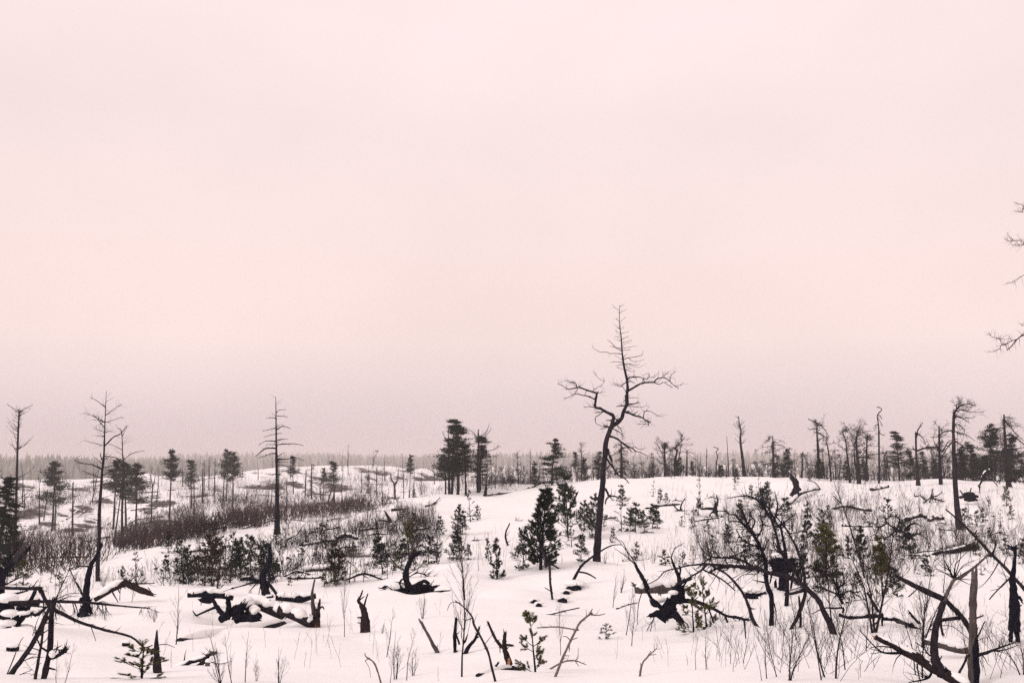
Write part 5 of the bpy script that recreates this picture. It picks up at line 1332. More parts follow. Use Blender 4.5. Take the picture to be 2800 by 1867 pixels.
wood("dead_tree", "thick dark limb standing steeply with bare crooked twigs, behind the forked brown trunk", "R8:170,560", Y=24, cat="tree", group="crooked dead trunks at the middle right", mat=M_CHAR, rows=[
    ("trunk", "6,5.4,5,4.4,3.4,2.4,1.4", "R8:170,850 175,560 150,300 110,120 R4:100,1480 40,1370 0,1290", dict(opt='g', tw=10, ln=0.5)), ("branch", "2.6,2,1", "R4:60,1400 90,1290 60,1150", dict(tw=10, ln=0.4)), ("branch", "2.6,2,1", "R4:100,1470 170,1420 260,1350", dict(tw=8, ln=0.4)), ("branch", "2.4,1.6,.8", "R4:30,1350 -30,1260 -60,1150", dict(opt='n', tw=8, ln=0.4))])
S = wood("root_plate", "big black root plate with snow on top, standing behind the forked brown trunk", "R8:140,840", Y=25.5, cat="roots", lm="the big black root plate", rows=[
    ("root", "8,9,10", "R8:150,850 130,700 140,560", dict(opt='g')), ("root", "5,4", "R8:60,850 70,640", dict(opt='gn')), ("root", "4,3", "R8:235,560 210,690", dict(opt='n')), ("root", "3,2", "R8:40,540 20,640", dict(opt='n')), ("root", "3,1.5", "R8:100,400 60,370", dict(opt='n'))])
S.lump("root_mass", "R8:140,480", 34, 23, 0.5, n=22, m=12, rough=0.14)
S.lump("root_mass", "R8:130,760", 20, 24, 0.6)
S.lump("snow_cap", "R8:140,392", 31, 10, 0.55, mat=M_CAP, rough=0.1, n=22, dY=-0.1)
S = wood("root_plate", "dark snow-edged root lump half hidden under the arching fallen crown", "R7:2200,770", Y=22.5, cat="roots", rows=[("root", "5,6,4", "R7:2140,720 2200,760 2290,750", {})])
S.lump("root_mass", "R7:2200,755", 20, 12, 0.7)
S.lump("snow_cap", "R7:2210,715", 26, 9, 0.7, mat=M_CAP, rough=0.05)

# tangled crowns of fallen trees on the right slope
wood("fallen_tree", "tangled dark crown of a fallen tree with curling limbs, above the large fanned pine", "R4:1180,1560", Y=40, cat="fallen tree", lm="the tangled curling crown", mat=M_CHAR, rows=[
    ("trunk", "3.4,3.2,3,2.4,1.6", "R4:1330,1590 1250,1530 1180,1500 1090,1440 1080,1400", dict(opt='n', tw=10, ln=0.6)), ("limb", "2.6,2.2,1.6,1", "R4:1250,1530 1290,1470 1350,1440 1400,1470", dict(tw=12, ln=0.6)), ("limb", "2.4,2,1.4,.8", "R4:1180,1500 1210,1430 1180,1380 1110,1390", dict(tw=12, ln=0.6)),
    ("limb", "2.4,2,1.4,.8", "R4:1090,1440 1020,1480 960,1440 920,1470", dict(tw=12, ln=0.6)), ("limb", "2.4,1.8,1", "R4:1180,1500 1120,1560 1030,1590", dict(tw=12, ln=0.6)), ("limb", "2.2,1.8,1", "R4:1300,1570 1380,1540 1440,1580", dict(tw=12, ln=0.6)), ("limb", "2,1.4,.8", "R4:1020,1480 990,1540 940,1560", dict(tw=10, ln=0.5))])
wood("fallen_tree", "low sprawl of dark broken limbs between the arching crown and the bent snow-deep log", "R8:560,800", Y=22, cat="fallen tree", mat=M_CHAR, rows=[
    ("trunk", "4,3.6,3,2.4", "R8:715,880 660,790 640,700 600,620", dict(opt='n', tw=8, ln=0.4)), ("limb", "2.6,2,1.2", "R8:660,790 740,720 860,790", dict(tw=8, ln=0.4)), ("limb", "2.4,2,1.2", "R8:640,700 700,640 680,540", dict(tw=10, ln=0.4)), ("limb", "2.4,1.8,1", "R8:600,620 540,560 560,480", dict(tw=10, ln=0.4)), ("limb", "2.6,2,1.4", "R8:650,760 560,720 470,690 400,700", dict(tw=8, ln=0.4))])
wood("fallen_tree", "thorny-looking dead crown sprawled in the snow left of the wind-bent trunk", "R4:1480,1240", Y=76, cat="fallen tree", mat=M_BARK, rows=[
    ("trunk", "2,1.8,1.6,1.2", "R4:1400,1290 1450,1240 1500,1200 1510,1130", dict(opt='n', tw=12, ln=0.8)), ("limb", "1.8,1.4,1", "R4:1450,1240 1400,1190 1350,1200 1340,1160", dict(tw=14, ln=0.8)), ("limb", "1.8,1.4,1", "R4:1500,1200 1560,1190 1600,1150", dict(tw=12, ln=0.8)), ("limb", "2.4,2,1.4", "R4:1500,1210 1560,1230 1630,1250", dict(tw=10, ln=0.7)), ("limb", "1.8,1.4,1", "R4:1440,1330 1480,1260 1500,1210", dict(opt='n', tw=6))])
wood("fallen_tree", "bare dark crown leaning out of the snow left of the arched snow-topped log", "R3:2330,1490", Y=50, cat="fallen tree", lm="the bare leaning crown", mat=M_CHAR, rows=[
    ("trunk", "4.4,4,3.4,3,2.4,1.6,.8", "R4:60,1440 0,1370 R3:2330,1330 2270,1250 2190,1200 2100,1195 1970,1215", dict(opt='n', tw=10, ln=0.8)), ("limb", "3,2.4,1.4", "R3:2340,1350 2300,1250 2270,1130", dict(opt='n', tw=10, ln=0.7)), ("limb", "3,2.4,2,1.2", "R3:2240,1560 2180,1480 2080,1430 1990,1430", dict(opt='n', tw=16, ln=0.7)), ("limb", "2.4,2,1.2", "R3:2200,1500 2230,1420 2180,1370 2220,1310", dict(tw=12, ln=0.6)), ("limb", "2,1.6,1", "R3:2100,1440 2060,1370 1990,1360 1940,1310", dict(tw=14, ln=0.6))])

# ---- bottom right
S = wood("fallen_tree", "big charred log slanting into the bottom edge, red heartwood bared, snow along its top", "R8:1560,1440", Y=11.6, cat="fallen tree", lm="the charred log with red heartwood", mat=M_CHAR, seed=5, rows=[
    ("trunk", "7,10,12,14,15,15,14", "R8:985,1145 1120,1200 1260,1275 1420,1360 1560,1450 1700,1520 1900,1640", dict(opt='c', cap=0.8, dy=-0.35, mat=M_RUST)),
    ("limb", "15,12,9,8.6,8,8", "R8:1590,1460 1545,1380 1525,1280 1530,1130 1560,980 1610,830", dict(dy=-0.1, mat=M_BARK)), ("limb", "5,4.6,4,4.4,3.4,2.6,2", "R8:1615,820 1660,710 1710,615 1760,600 1830,550 1900,500 2035,375", dict(mat=M_GREY, tw=4, ln=0.2)),
    ("branch", "4,2,1.4,1", "R8:1710,610 1690,580 1620,440", dict(tw=4)), ("branch", "1.4,.8", "R8:1730,580 1790,490 1890,440", dict(tw=3)), ("branch", "4,2.6,1.6,.8", "R8:1240,1285 1080,1290 990,1240 830,1070", dict(tw=6, ln=0.25)), ("branch", "2,1", "R8:1180,1250 1060,1230 940,1240", dict(tw=3)),
    ("branch", "3,2,1.2", "R8:1480,1510 1400,1540 1290,1560", dict(tw=4)), ("branch", "2,1.4,1", "R8:1480,1310 1420,1240 1350,1190", dict(tw=3)), ("branch", "2,1.4", "R8:1370,1400 1385,1490 1400,1560", {})])
S.lump("raw_wood", "R8:983,1150", 5, 6, 0.8, mat=M_WOOD, n=10, m=6)
S.lump("raw_wood", "R8:1400,1365", 12, 5, 0.5, mat=M_WOOD, dY=-0.18)
wood("fallen_branch", "thick dark bough crossing behind the bottom limbs, its broken end up at the left", "R8:1880,1130", Y=12.6, cat="branch", lm="the thick crossing bough", mat=M_BARK, rows=[
    ("branch", "4,6,7,7.6,7,7,7,6.4", "R8:1155,575 1280,640 1450,725 1620,805 1700,880 1790,970 1835,1050 1880,1130", dict(opt='n', dy=-0.05, tw=2, ln=0.2)), ("branch", "5,5,5", "R8:1785,965 1700,975 1590,988", {}), ("branch", "3,3.4", "R8:1590,985 1590,1050 1605,1120", {}), ("branch", "1.2,.7", "R8:1590,1040 1700,1050 1850,1170", {}), ("branch", "2,1.4,1", "R8:1290,775 1380,690 1410,630", {})])
wood("stump", "tall grey post-like stump with a rounded top and peeling bark", "R8:1885,1420", Y=12.2, lm="the tall grey post stump", mat=M_GREY, rows=[
    ("trunk", "14,13,12,10,9.4,9,8.6,7.6", "R8:1900,1640 1885,1420 1878,1200 1880,1080 1880,900 1885,750 1895,600 1898,548", {}), ("bark_strip", "6,8,8,6", "R8:1910,1600 1918,1450 1905,1250 1900,1080", dict(opt='n', mat=M_CHAR, Y=12.05)), ("branch", "3,2", "R8:1910,970 1970,950", {}),
    ("branch", "4.6,3.4,2.4,1", "R8:1930,1310 2000,1290 2130,1240 2280,1190", dict(tw=10, ln=0.22, mat=M_BARK)), ("branch", "2.4,1.4,.8", "R8:2080,1270 2180,1260 2300,1215", dict(tw=6, ln=0.2, mat=M_BARK)), ("branch", "3.6,3,3.4", "R8:1835,1310 1800,1390 1755,1470", dict(mat=M_BARK, dy=-0.3)), ("branch", "2.4,1.6", "R8:1870,1210 1920,1150 1990,1000", dict(mat=M_TWIG, tw=4))])
wood("snag", "ragged black burnt snag on two legs near the right edge", "R8:2260,1190", lm="the two-legged burnt snag", rows=[
    ("trunk", "15,14,13,12,10,8,5.4,4,3.6", "R8:2262,1090 2265,980 2260,860 2255,760 2250,680 2245,610 2258,500 2268,400 2268,330", dict(opt='n')), ("leg", "5,5,6", "R8:2228,1195 2230,1120 2240,1060", dict(opt='gn')), ("leg", "6,6,7", "R8:2295,1200 2290,1130 2285,1050", dict(opt='gn')),
    ("branch", "5,3", "R8:2285,790 2310,780 2330,815", {}), ("branch", "8,5", "R8:2265,335 2225,325", {}), ("branch", "1.4,.7", "R8:2240,320 2225,285", {}), ("branch", "1.4,.7", "R8:2275,320 2310,275", {}), ("branch", "2.4,1.4", "R8:2215,610 2120,700 2030,800", dict(mat=M_TWIG, tw=4, ln=0.2)), ("snow_patch", "4,5,3", "R8:2225,840 2228,810 2232,780", dict(mat=M_CAP, opt='n', Y=16.6))])
wood("fallen_branch", "long straight dead pole slanting down across the right side", "R8:2350,705", Y=17.5, cat="branch", lm="the long slanting pole", mat=M_BARK, rows=[
    ("branch", "5,5,4.4,4.2,4,3.6,3,2", "R8:2480,860 2350,700 2260,600 2140,470 2050,385 1940,265 1780,100 1640,-20", dict(opt='n', dy=0.3, tw=2, ln=0.3)), ("branch", "2,1.6", "R8:2050,385 2080,330 2090,265", dict(tw=3)), ("branch", "5,3", "R8:2040,400 2065,370", {}), ("branch", "1.8,1.4,1,.6", "R8:2120,450 2060,560 1990,650 1930,700", dict(tw=5, ln=0.25, mat=M_TWIG)), ("branch", "1.2,.7", "R8:2220,600 2140,690 2040,720", dict(mat=M_TWIG, tw=3))])
wood("log", "snow-smothered log with mossy bark patches behind the bottom-right limbs", "R8:1570,1235", [("trunk", "6,10,11,9", "R8:1425,1185 1560,1205 1690,1245 1830,1270", dict(opt='c', cap=1.7, dy=-0.1))], Y=14.2, cat="log", mat=M_GREY)
S = wood("log", "bent dark log with a deep snow cap, left of the thick crossing bough", "R8:850,960", Y=18.8, cat="log", lm="the bent snow-deep log", rows=[("trunk", "5,6,7,7", "R8:655,940 750,960 900,950 1050,945", dict(opt='c', cap=1.8, dy=0.05)), ("trunk", "6,7,8,9,7", "R8:1070,970 1160,980 1260,1010 1380,1065 1500,1095", dict(opt='c', cap=1.5, dy=-0.3)), ("branch", "4,4,3", "R8:1030,940 990,870 920,750", {}), ("branch", "3,2.4", "R8:1040,950 1000,1010 960,1035"), ("branch", "3.4,2.4", "R8:1050,980 1050,1040 1090,1050"), ("branch", "4,3", "R8:1400,1030 1350,980 1300,920"), ("branch", "3.4,2.6", "R8:1260,1020 1285,1095"), ("branch", "3,2,1", "R8:690,880 610,880 510,880 400,935", dict(tw=3))])
wood("fallen_tree", "fallen dead branch with fanned twigs resting on clean snow at the right", "R8:1520,400", cat="fallen tree", lm="the fan-twigged fallen branch", rows=[
    ("trunk", "3,4,4.4,4.4,4,5", "R8:1205,412 1320,392 1450,400 1560,375 1720,335 1890,298", dict(opt='cn', cap=0.6, dy=0.05, tw=0)), ("branch", "2.6,2,3", "R8:1890,300 1915,350 1980,385", dict(tw=6)), ("branch", "1.8,1.4", "R8:1325,390 1420,360 1560,350 1600,320", {}), ("branch", "2.4,1.6", "R8:1440,395 1390,425", dict(opt='c')), ("branch", "3,2", "R8:1480,405 1540,410 1600,435", dict(opt='c')), ("branch", "2,1.4", "R8:1330,385 1330,300"),
    ("crown", "1.6,1.2,1", "R8:1560,375 1700,360 1900,330", dict(opt='n', tw=46, ln=0.5, fine=2, up=-0.2, lift=-0.05))])

# ---- bottom left
S = wood("dead_tree", "thin bare trunk standing at the bottom left where long boughs cross", "R5:405,1525", cat="tree", lm="the bottom-left standing trunk", mat=M_BARK, rows=[
    ("trunk", "8,8,7.6,7,7,7,6", "R5:402,1530 430,1400 455,1280 465,1150 470,1000 480,900 490,830", dict(opt='g', tw=3, ln=0.3)), ("branch", "5,4,3", "R5:450,1340 500,1330 560,1300", {}), ("branch", "3,2.4", "R5:430,1420 500,1440", {}), ("branch", "2,1.4,.8", "R5:490,840 560,690 640,520", dict(tw=3)), ("branch", "1.6,1", "R5:640,520 720,700 750,760", {}), ("branch", "1.3,.7", "R5:650,515 740,490 830,510", {})])
S.stroke("branch", "4,5,6", "R5:500,1330 560,1295 600,1262", tw=4, ln=0.2)
S.lump("snow_cap", "R5:480,1300", 9, 10, 0.8, mat=M_CAP, rough=0.05, dY=-0.1)
wood("snag", "thin dark pole next to the bottom-left standing trunk", "R5:325,1530", mat=M_RUST, rows=[("trunk", "4.6,4,3.6,3,2", "R5:322,1535 350,1370 380,1200 395,1080 410,1000", dict(opt='g', tw=10, ln=0.3))])
wood("fallen_branch", "pair of long poles leaning from the lower left corner up to the boughs", "R5:40,1570", cat="branch", mat=M_BARK, Y=11.0, lm="the long corner poles", rows=[("branch", "9,7,6,6,5,4", "R5:30,1580 140,1430 250,1280 350,1100 430,930 490,820", dict(opt='n', dy=0.15, tw=3, ln=0.3)), ("branch", "4,4,3.6,3", "R5:190,1370 290,1240 390,1060 440,960", dict(opt='n', tw=4, ln=0.3)), ("branch", "2,1.4,.8", "R5:40,1540 100,1400 180,1200 215,1145", dict(opt='n')), ("branch", "2,1,.6", "R5:90,1530 300,1440", dict(opt='n', tw=5)), ("branch", "1.6,.8", "R5:150,1400 290,1330 390,1330", dict(opt='n', tw=4)), ("branch", "1.2,.6", "R5:300,1130 340,1000 400,870", dict(opt='n'))])
wood("fallen_branch", "long sagging bough hanging from the left edge down to the bottom pine", "R5:1170,1470", Y=13.6, cat="branch", lm="the long sagging bough", mat=M_BARK, rows=[
    ("branch", "4,4.6,5", "R5:0,688 180,700 370,698", dict(opt='n', tw=4, ln=0.25)), ("branch", "4.6,5,5,4.6,4.2,3.6,3.4,3,2.4", "R5:370,700 420,810 490,885 620,955 750,1015 880,1055 1000,1090 1200,1140 1320,1240", dict(opt='n', tw=9, ln=0.2, up=-0.5)), ("branch", "1.8,1.5,1.6", "R5:1318,1240 1260,1340 1170,1475", dict(tw=3, ln=0.2)), ("branch", "1.4,.8", "R5:1300,1290 1160,1370", dict(opt='n')), ("branch", "2,1.4", "R5:1320,1245 1360,1235 1400,1220", {}), ("branch", "1.4,.7", "R5:835,1045 880,1180", {}), ("branch", "1.2,.8", "R5:1170,1480 1060,1560", {})])
wood("fallen_branch", "long level pole with hanging twigs pointing right over the snow", "R5:490,830", Y=15.6, cat="branch", lm="the level twig-hung pole", mat=M_BARK, rows=[("branch", "5,4.6,4.2,3.6,2.6,1.4", "R5:80,832 320,820 500,818 800,828 1100,858 1375,880", dict(opt='n', dy=0.05, tw=22, ln=0.36, up=-0.9, lift=-0.1, fine=2)), ("branch", "3,2", "R5:100,850 300,860 420,870", dict(opt='n')), ("branch", "3,2.4,1.4", "R5:420,870 340,930 230,950", dict(opt='n')), ("branch", "1.6,1,.6", "R5:520,800 620,750 720,740", dict(tw=4))])
wood("snag", "black curving snag on a dark root base, before the tallest bare spruce", "R5:770,950", lm="the black curving snag", rows=[
    ("trunk", "9,8,8,7.4,6,5,4.4,4", "R5:800,810 790,740 798,650 815,560 838,480 880,410 910,350 935,290", dict(opt='n')), ("branch", "4,3", "R5:800,800 805,700", dict(opt='n')), ("branch", "2,1.4,.8", "R5:840,500 760,492 680,520 650,515", {}), ("branch", "1.6,1", "R5:830,510 885,480", {}), ("branch", "2.4,1.6", "R5:765,770 735,700 700,640", {}), ("root", "8,10", "R5:790,860 760,940", dict(opt='n')), ("root", "6,5", "R5:800,780 740,800", dict(opt='n')), ("root", "5,4", "R5:815,860 835,920", dict(opt='n'))])
SERIAL[0] += 1
wood("root_stump", "dark stump with combed root ends, right below the black curving snag", "R5:765,950", cat="stump", rows=[("trunk", "15,13,10", "R5:762,955 775,900 790,840", g_), ("root", "2.6,2", "R5:820,860 845,920", dict(opt='n')), ("root", "2.4,1.6", "R5:800,870 832,945", dict(opt='n'))])
S = wood("fallen_tree", "bark-covered log bent like a roof, thick snow on its left arm", "R5:1040,760", cat="fallen tree", lm="the roof-shaped log", mat=M_RUST, rows=[
    ("trunk", "6,8,9,9", "R5:870,805 960,745 1060,690 1150,648", dict(opt='c', cap=2.0, Y=25, dy=0.1)), ("trunk", "9,9,9,7", "R5:1150,648 1220,680 1290,715 1370,740", dict(dy=-0.1)), ("branch", "3,2,1", "R5:1170,650 1300,655 1420,650", dict(tw=5)), ("branch", "2,1", "R5:1160,650 1230,600 1260,560"), ("branch", "2,1.2", "R5:1080,700 1100,740"), ("branch", "2,1", "R5:1040,745 1085,825"), ("branch", "1.4,.8", "R5:1360,690 1410,760")])
# dark jumble at the left edge
S = wood("root_tangle", "jumble of black roots and snow clumps filling the left edge", "R5:80,1130", Y=17.0, cat="roots", lm="the left-edge root jumble", rows=[
    ("root", "14,13,12,10", "R5:0,920 60,1000 60,1100 40,1160", dict(opt='n')), ("root", "8,7,6,5", "R5:150,1020 230,940 270,840 320,730", dict(opt='n')), ("root", "6,7,6,4", "R5:200,960 280,930 350,930 420,870", dict(opt='cn', cap=1)), ("root", "5,6,4", "R5:100,1100 210,1060 300,1050", dict(opt='cn', cap=1.4)), ("root", "5,5", "R5:100,1130 200,1110 320,1090", dict(opt='cn', cap=1)), ("root", "7,7,6", "R5:90,830 110,880 120,920", dict(opt='n')),
    ("root", "4,3,2", "R5:30,780 130,750 250,720", dict(opt='n')), ("root", "6,6", "R5:160,900 150,1000 170,1050", dict(opt='n'))])
for c, rx, ry in (("R5:20,880", 16, 24), ("R5:40,1100", 14, 18), ("R5:190,880", 12, 7), ("R5:150,1000", 13, 13), ("R5:0,780", 10, 30)):
    S.lump("root_mass", c, rx, ry, 0.8)
for c, rx, ry in (("R5:90,925", 24, 10), ("R5:70,1015", 22, 9), ("R5:0,1060", 15, 22), ("R5:210,925", 18, 5), ("R5:70,785", 30, 13), ("R5:150,1075", 20, 5)):
    S.lump("snow_cap", c, rx, ry, 0.8, mat=M_CAP, rough=0.05, dY=-0.35)
wood("log", "snow-loaded log end jutting from the left-edge root jumble", "R5:200,790", [("trunk", "8,9,9", "R5:60,835 200,828 360,822", dict(opt='cn', cap=1.6, dy=0.1))], Y=18.6, cat="log")
wood("snag", "black forked snag rising at the left edge in front of the dark spruce", "R5:10,660", Y=22, lm="the left-edge forked snag", rows=[("trunk", "14,10,8,6,5,4", "R5:-10,700 20,580 70,510 150,450 220,380 270,325", dict(opt='g')), ("branch", "4,3,2", "R5:30,560 70,470 120,380 170,330", dict(tw=3)), ("branch", "7,5", "R5:0,640 0,520", dict(opt='n')), ("branch", "2,1.4", "R5:0,690 100,640 240,570", dict(opt='n')),])
for lab, c, w, h_ in (("sawn dark stump end with a bright spot, low at the left edge", "R5:115,1270", 16, 12), ("small round stump end in a dent of the snow below the sagging bough", "R5:1155,1225", 11, 9), ("grey round log end sticking out behind the bottom pine", "R5:1955,1300", 9.5, 9), ("dark stub of wood just under the grey round log end", "R5:1905,1410", 7.5, 11)):
    S = Shape("cut_stump", lab, "stump", c, mat=M_GREY if 'grey' in lab else M_CHAR, sink=0.3)
    x, y = pix(c)[0]
    S.stroke("trunk", "%g,%g,%g" % (w, w, w * 0.92), np.array([(x, y + h_ * 1.2), (x, y), (x + 1, y - h_)]), opt='gx')
    S.lump("snow_cap", "P:%f,%f" % (x + 2, y - h_ - 3), w * 1.1, h_ * 0.55, 1.0, mat=M_CAP, rough=0.04)
wood("stump", "pointed splintered stump behind the bottom-left young pine", "R5:1440,1470", lm="the pointed splintered stump", mat=M_BARK, rows=[("trunk", "11,10,9,7,4.6,1.4", "R5:1445,1480 1440,1380 1438,1280 1436,1200 1438,1130 1441,1078", g_), ("branch", "1.4,1,.6", "R5:1462,1215 1530,1210 1605,1240", {})])
S = wood("log", "snowed dead bough behind the bottom-left pine, dark stubs along it", "R5:1640,1450", Y=13.6, cat="log", mat=M_BARK, rows=[("trunk", "7,6,6,5,5", "R5:1480,1500 1640,1420 1760,1370 1860,1340 1930,1300", dict(opt='cn', cap=1.6, tw=8, ln=0.25)), ("branch", "6,7,5", "R5:1760,1470 1840,1400 1900,1340", dict(opt='n')), ("branch", "1.4,1,.6", "R5:1920,1370 2030,1390 2130,1362", dict(opt='n')), ("branch", "5,4", "R5:1620,1440 1610,1550", dict(opt='n'))])
wood("log", "dark curved log lying on the bottom edge in the corner", "R5:200,1550", [("trunk", "5,6,5", "R5:110,1525 200,1555 340,1572", dict(opt='cn', cap=0.6))], cat="log", Y=10.8)

# ---- wood on the slopes: each a fallen trunk or bough with its own lie
def fallen(desc, r, pts, cap=0.8, tw=5, ln=0.5, br=(), mat=None, opt='fc', name="fallen_log", lab=None, lm=None, Y=None):
    px = pix(pts)
    mid = px[len(px) // 2]
    S = Shape(name, lab or "x", "log" if 'log' in name else "branch" if 'branch' in name else "roots", "P:%f,%f" % tuple(mid), mat=mat or M_CHAR, group="fallen wood on the snowy slopes", lm=lm, Y=Y)
    S.stroke("trunk" if 'log' in name else "branch" if 'branch' in name else "root", r, pts, opt=opt, cap=cap, tw=tw, ln=ln, fine=1)
    for q in br:
        S.stroke("branch", q[0], q[1], tw=3, ln=0.4)
    if not lab:
        AUTO.append((S.root, desc, mid[0], mid[1]))
    return S
fallen("", "4,5,5,3,2", "R4:185,1275 240,1220 300,1170 380,1145 475,1130", cap=0.9, tw=10, ln=0.8, lab="arched snow-topped log with hanging twigs on the ridge slope", lm="the arched snow-topped log", br=[("2,1", "R4:470,1130 490,1170 470,1210"), ("3,2,1.4,1", "R4:478,1180 560,1210 650,1245 745,1275"), ("1.4,1", "R4:480,1130 430,1070 360,1050"), ("1.4,.8", "R4:350,1150 380,1260")])
S = fallen("", "6,8,6", "R4:240,1190 265,1110 215,1020", cap=0.5, opt='n', name="root_plate", lab="dark upright root plate against a round snow hump on the ridge slope", lm="the dark upright root plate", tw=8, Y=86)
S.lump("root_mass", "R4:252,1075", 8, 13, 0.8)
S.lump("root_mass", "R4:262,1140", 11, 14, 0.8)
S.lump("root_mass", "R4:235,1175", 9, 8, 0.8)
S = fallen("", "4,5,4", "R4:1760,1210 1830,1190 1905,1230", cap=0.5, opt='n', name="root_plate", lab="dark root plate on the slope right of the wind-bent trunk", lm="the ridge-slope root plate", tw=6, Y=74)
S.lump("root_mass", "R4:1850,1200", 17, 13, 0.7)
S.stroke("root", "2,1.4", "R4:1850,1180 1865,1120")
S.stroke("root", "2,1.4", "R4:1790,1180 1760,1140")
fallen("", "3,4,5,4", "R4:1935,1110 1965,1040 1990,990 2045,945", cap=0.25, opt='cn', lab="snow-plastered log leaning up out of the ridge, right of the wind-bent trunk", lm="the leaning snow-plastered log", Y=84, br=[("2.4,1.6,1", "R4:1970,1050 2040,1035 2110,1105"), ("2,1", "R4:1940,1110 1945,1170")])
S = fallen("", "5,6,5", "R4:945,1135 1020,1130 1100,1105", cap=1.6, lab="short snowed log with a broken dark end on the ridge slope", tw=2)
fallen("", "3,5,5,4", "R4:600,1310 690,1285 790,1300 950,1330", cap=0.7, tw=7, lab="dark log with snow cap and stubs beneath the thin upright sapling", br=[("2,1.2", "R4:690,1280 650,1240 600,1190")])
fallen("", "3,3,2", "R4:680,1465 800,1470 960,1475", cap=0.5, lab="thin straight log lying level on the right slope")
S = fallen("", "6,7,6,5", "R4:1260,1420 1330,1385 1420,1375 1450,1395", cap=0.7, name="fallen_log", lab="mossy dark log heap beside the wind-bent trunk's foot", lm="the mossy log heap", tw=5)
S.lump("trunk", "R4:1350,1395", 22, 9, 0.6)
S = fallen("", "5,6,5", "R4:1470,1420 1540,1390 1610,1400", cap=0.4, mat=M_RUST, lab="reddish-brown log lump at the foot of the wind-bent trunk", tw=4)
S.lump("trunk", "R4:1550,1400", 18, 9, 0.6, mat=M_RUST)
fallen("", "3,4,4,2", "R3:1230,1308 1330,1285 1430,1272 1540,1270", cap=0.8, tw=16, ln=0.5, lab="level log with a comb of twigs right of the young pines", lm="the comb-twigged log")
S = fallen("", "4,5,3", "R3:1480,1350 1540,1330 1600,1345", opt='n', name="root_tangle", lab="small black root tangle at the end of the comb-twigged log", tw=8, br=[("3,2,1.4", "R3:1545,1330 1555,1270 1590,1215"), ("2,1.4", "R3:1540,1330 1500,1300 1470,1260"), ("2.4,1.5", "R3:1560,1340 1610,1360")])
S = fallen("", "7,7,5", "R3:1820,1470 1850,1380 1870,1290", opt='n', name="root_plate", lab="tall clump of black upturned roots on the middle slope", lm="the black upturned roots", tw=7, br=[("4,3", "R3:1880,1470 1905,1420 1925,1380"), ("4,2.4", "R3:1850,1310 1790,1310 1740,1312"), ("3,2", "R3:1870,1300 1890,1240 1880,1200"), ("4,3", "R3:1820,1400 1780,1390")])
S.lump("root_mass", "R3:1855,1400", 13, 20, 0.7)
S.lump("snow_cap", "R3:1845,1370", 6, 5, 0.7, mat=M_CAP, dY=-0.5)
fallen("", "3,3,3,2", "R3:-260,1190 -150,1175 0,1160 130,1130 200,1110", cap=0.6, tw=4, lab="long snag of a log stretched along the snowy shoulder", lm="the long shoulder log", br=[("2.4,1.6,1", "R3:190,1112 280,1078 400,1068"), ("5,3", "R3:-245,1185 -240,1130 -235,1100")])
fallen("", "2.6,2.4,1.8,1", "R2:1555,1290 1660,1255 1760,1245 1930,1190", cap=0.5, tw=6, name="fallen_branch", lab="crooked dead branch lying on the snow left of the dark pine clump", lm="the crooked shoulder branch", br=[("1.8,1", "R2:1640,1260 1690,1210"), ("1.8,1", "R2:1760,1245 1830,1225 1880,1245")])
S = fallen("", "4,5,3", "R2:1250,1360 1290,1330 1350,1315", opt='n', name="root_plate", lab="dark root block with snow edge under the Y-shaped snag", tw=5)
S.lump("root_mass", "R2:1275,1340", 10, 10, 0.7)
fallen("", "2.6,2.6,2,1", "R6:655,430 700,370 780,328 900,315", opt='n', tw=3, name="fallen_branch", lab="dark bough arched in a half bow over snow on the middle slope", lm="the half-bow bough", br=[("2.4,2,1.4", "R6:900,315 990,322 1095,332")])
fallen("", "6,7,7,6", "R6:380,545 480,530 600,522 770,515", cap=1.6, lab="thick snow-smothered log on the slope under the half-bow bough", lm="the smothered slope log", tw=0, mat=M_GREY)
S = fallen("", "3,5,5,3", "R6:330,590 370,575 400,560 450,565", opt='n', name="root_tangle", lab="dark twisted root end in front of the smothered slope log", tw=4, br=[("2.6,1.6", "R6:370,570 320,560 275,600"), ("2,1.4", "R6:350,520 400,480 430,430"), ("3,2", "R6:415,575 420,640 410,680"), ("3,2", "R6:360,590 350,660 340,680")])
fallen("", "2.4,4,4,2", "R6:-20,335 60,310 160,285 320,240", cap=0.8, tw=6, lab="log slanting up the slope behind the black S-curved snag", br=[("1.6,1", "R6:300,240 370,210 440,110"), ("1.4,.8", "R6:130,280 190,215")])
fallen("", "3,4,4,3", "R6:400,305 520,285 640,262 750,255", cap=0.8, tw=10, lab="brushy dark log up the slope above the smothered slope log", br=[("2,1.2", "R6:460,290 460,240 450,200")])
fallen("", "4,6,6,4", "R6:740,240 800,215 870,215 930,245", cap=0.9, tw=6, lab="dark humped log in the brush at mid slope")
fallen("", "3,4,3", "R6:510,185 620,165 760,140", cap=0.7, tw=10, lab="dark log near the top of the brushy slope")
fallen("", "3,3,2.4", "R6:940,165 1050,150 1160,140", cap=0.7, tw=6, lab="snow-lined log under dry stalks above the half-bow bough")
fallen("", "5,6,5,2.6", "R6:1310,215 1270,170 1235,90 1190,0", opt='n', tw=5, name="fallen_branch", lab="dark crooked bough rising out of the brush left of a brownish sapling", lm="the crooked brush bough", br=[("3,2", "R6:1240,95 1190,80 1140,75"), ("2,1.4", "R6:1250,120 1310,60 1360,30"), ("2,1.2", "R6:1225,215 1220,370")])
fallen("", "2,2,1", "R7:1200,215 1240,190 1300,190 1345,220", opt='n', tw=2, name="fallen_branch", lab="thin twig bowed into a low arch on the snow right of the young pines")
fallen("", "3,3,2.4,1.6", "R7:0,470 -40,300 -60,200 -20,100", opt='n', tw=3, name="fallen_branch", lab="slanting dead stick left of the biggest young pine", Y=50)
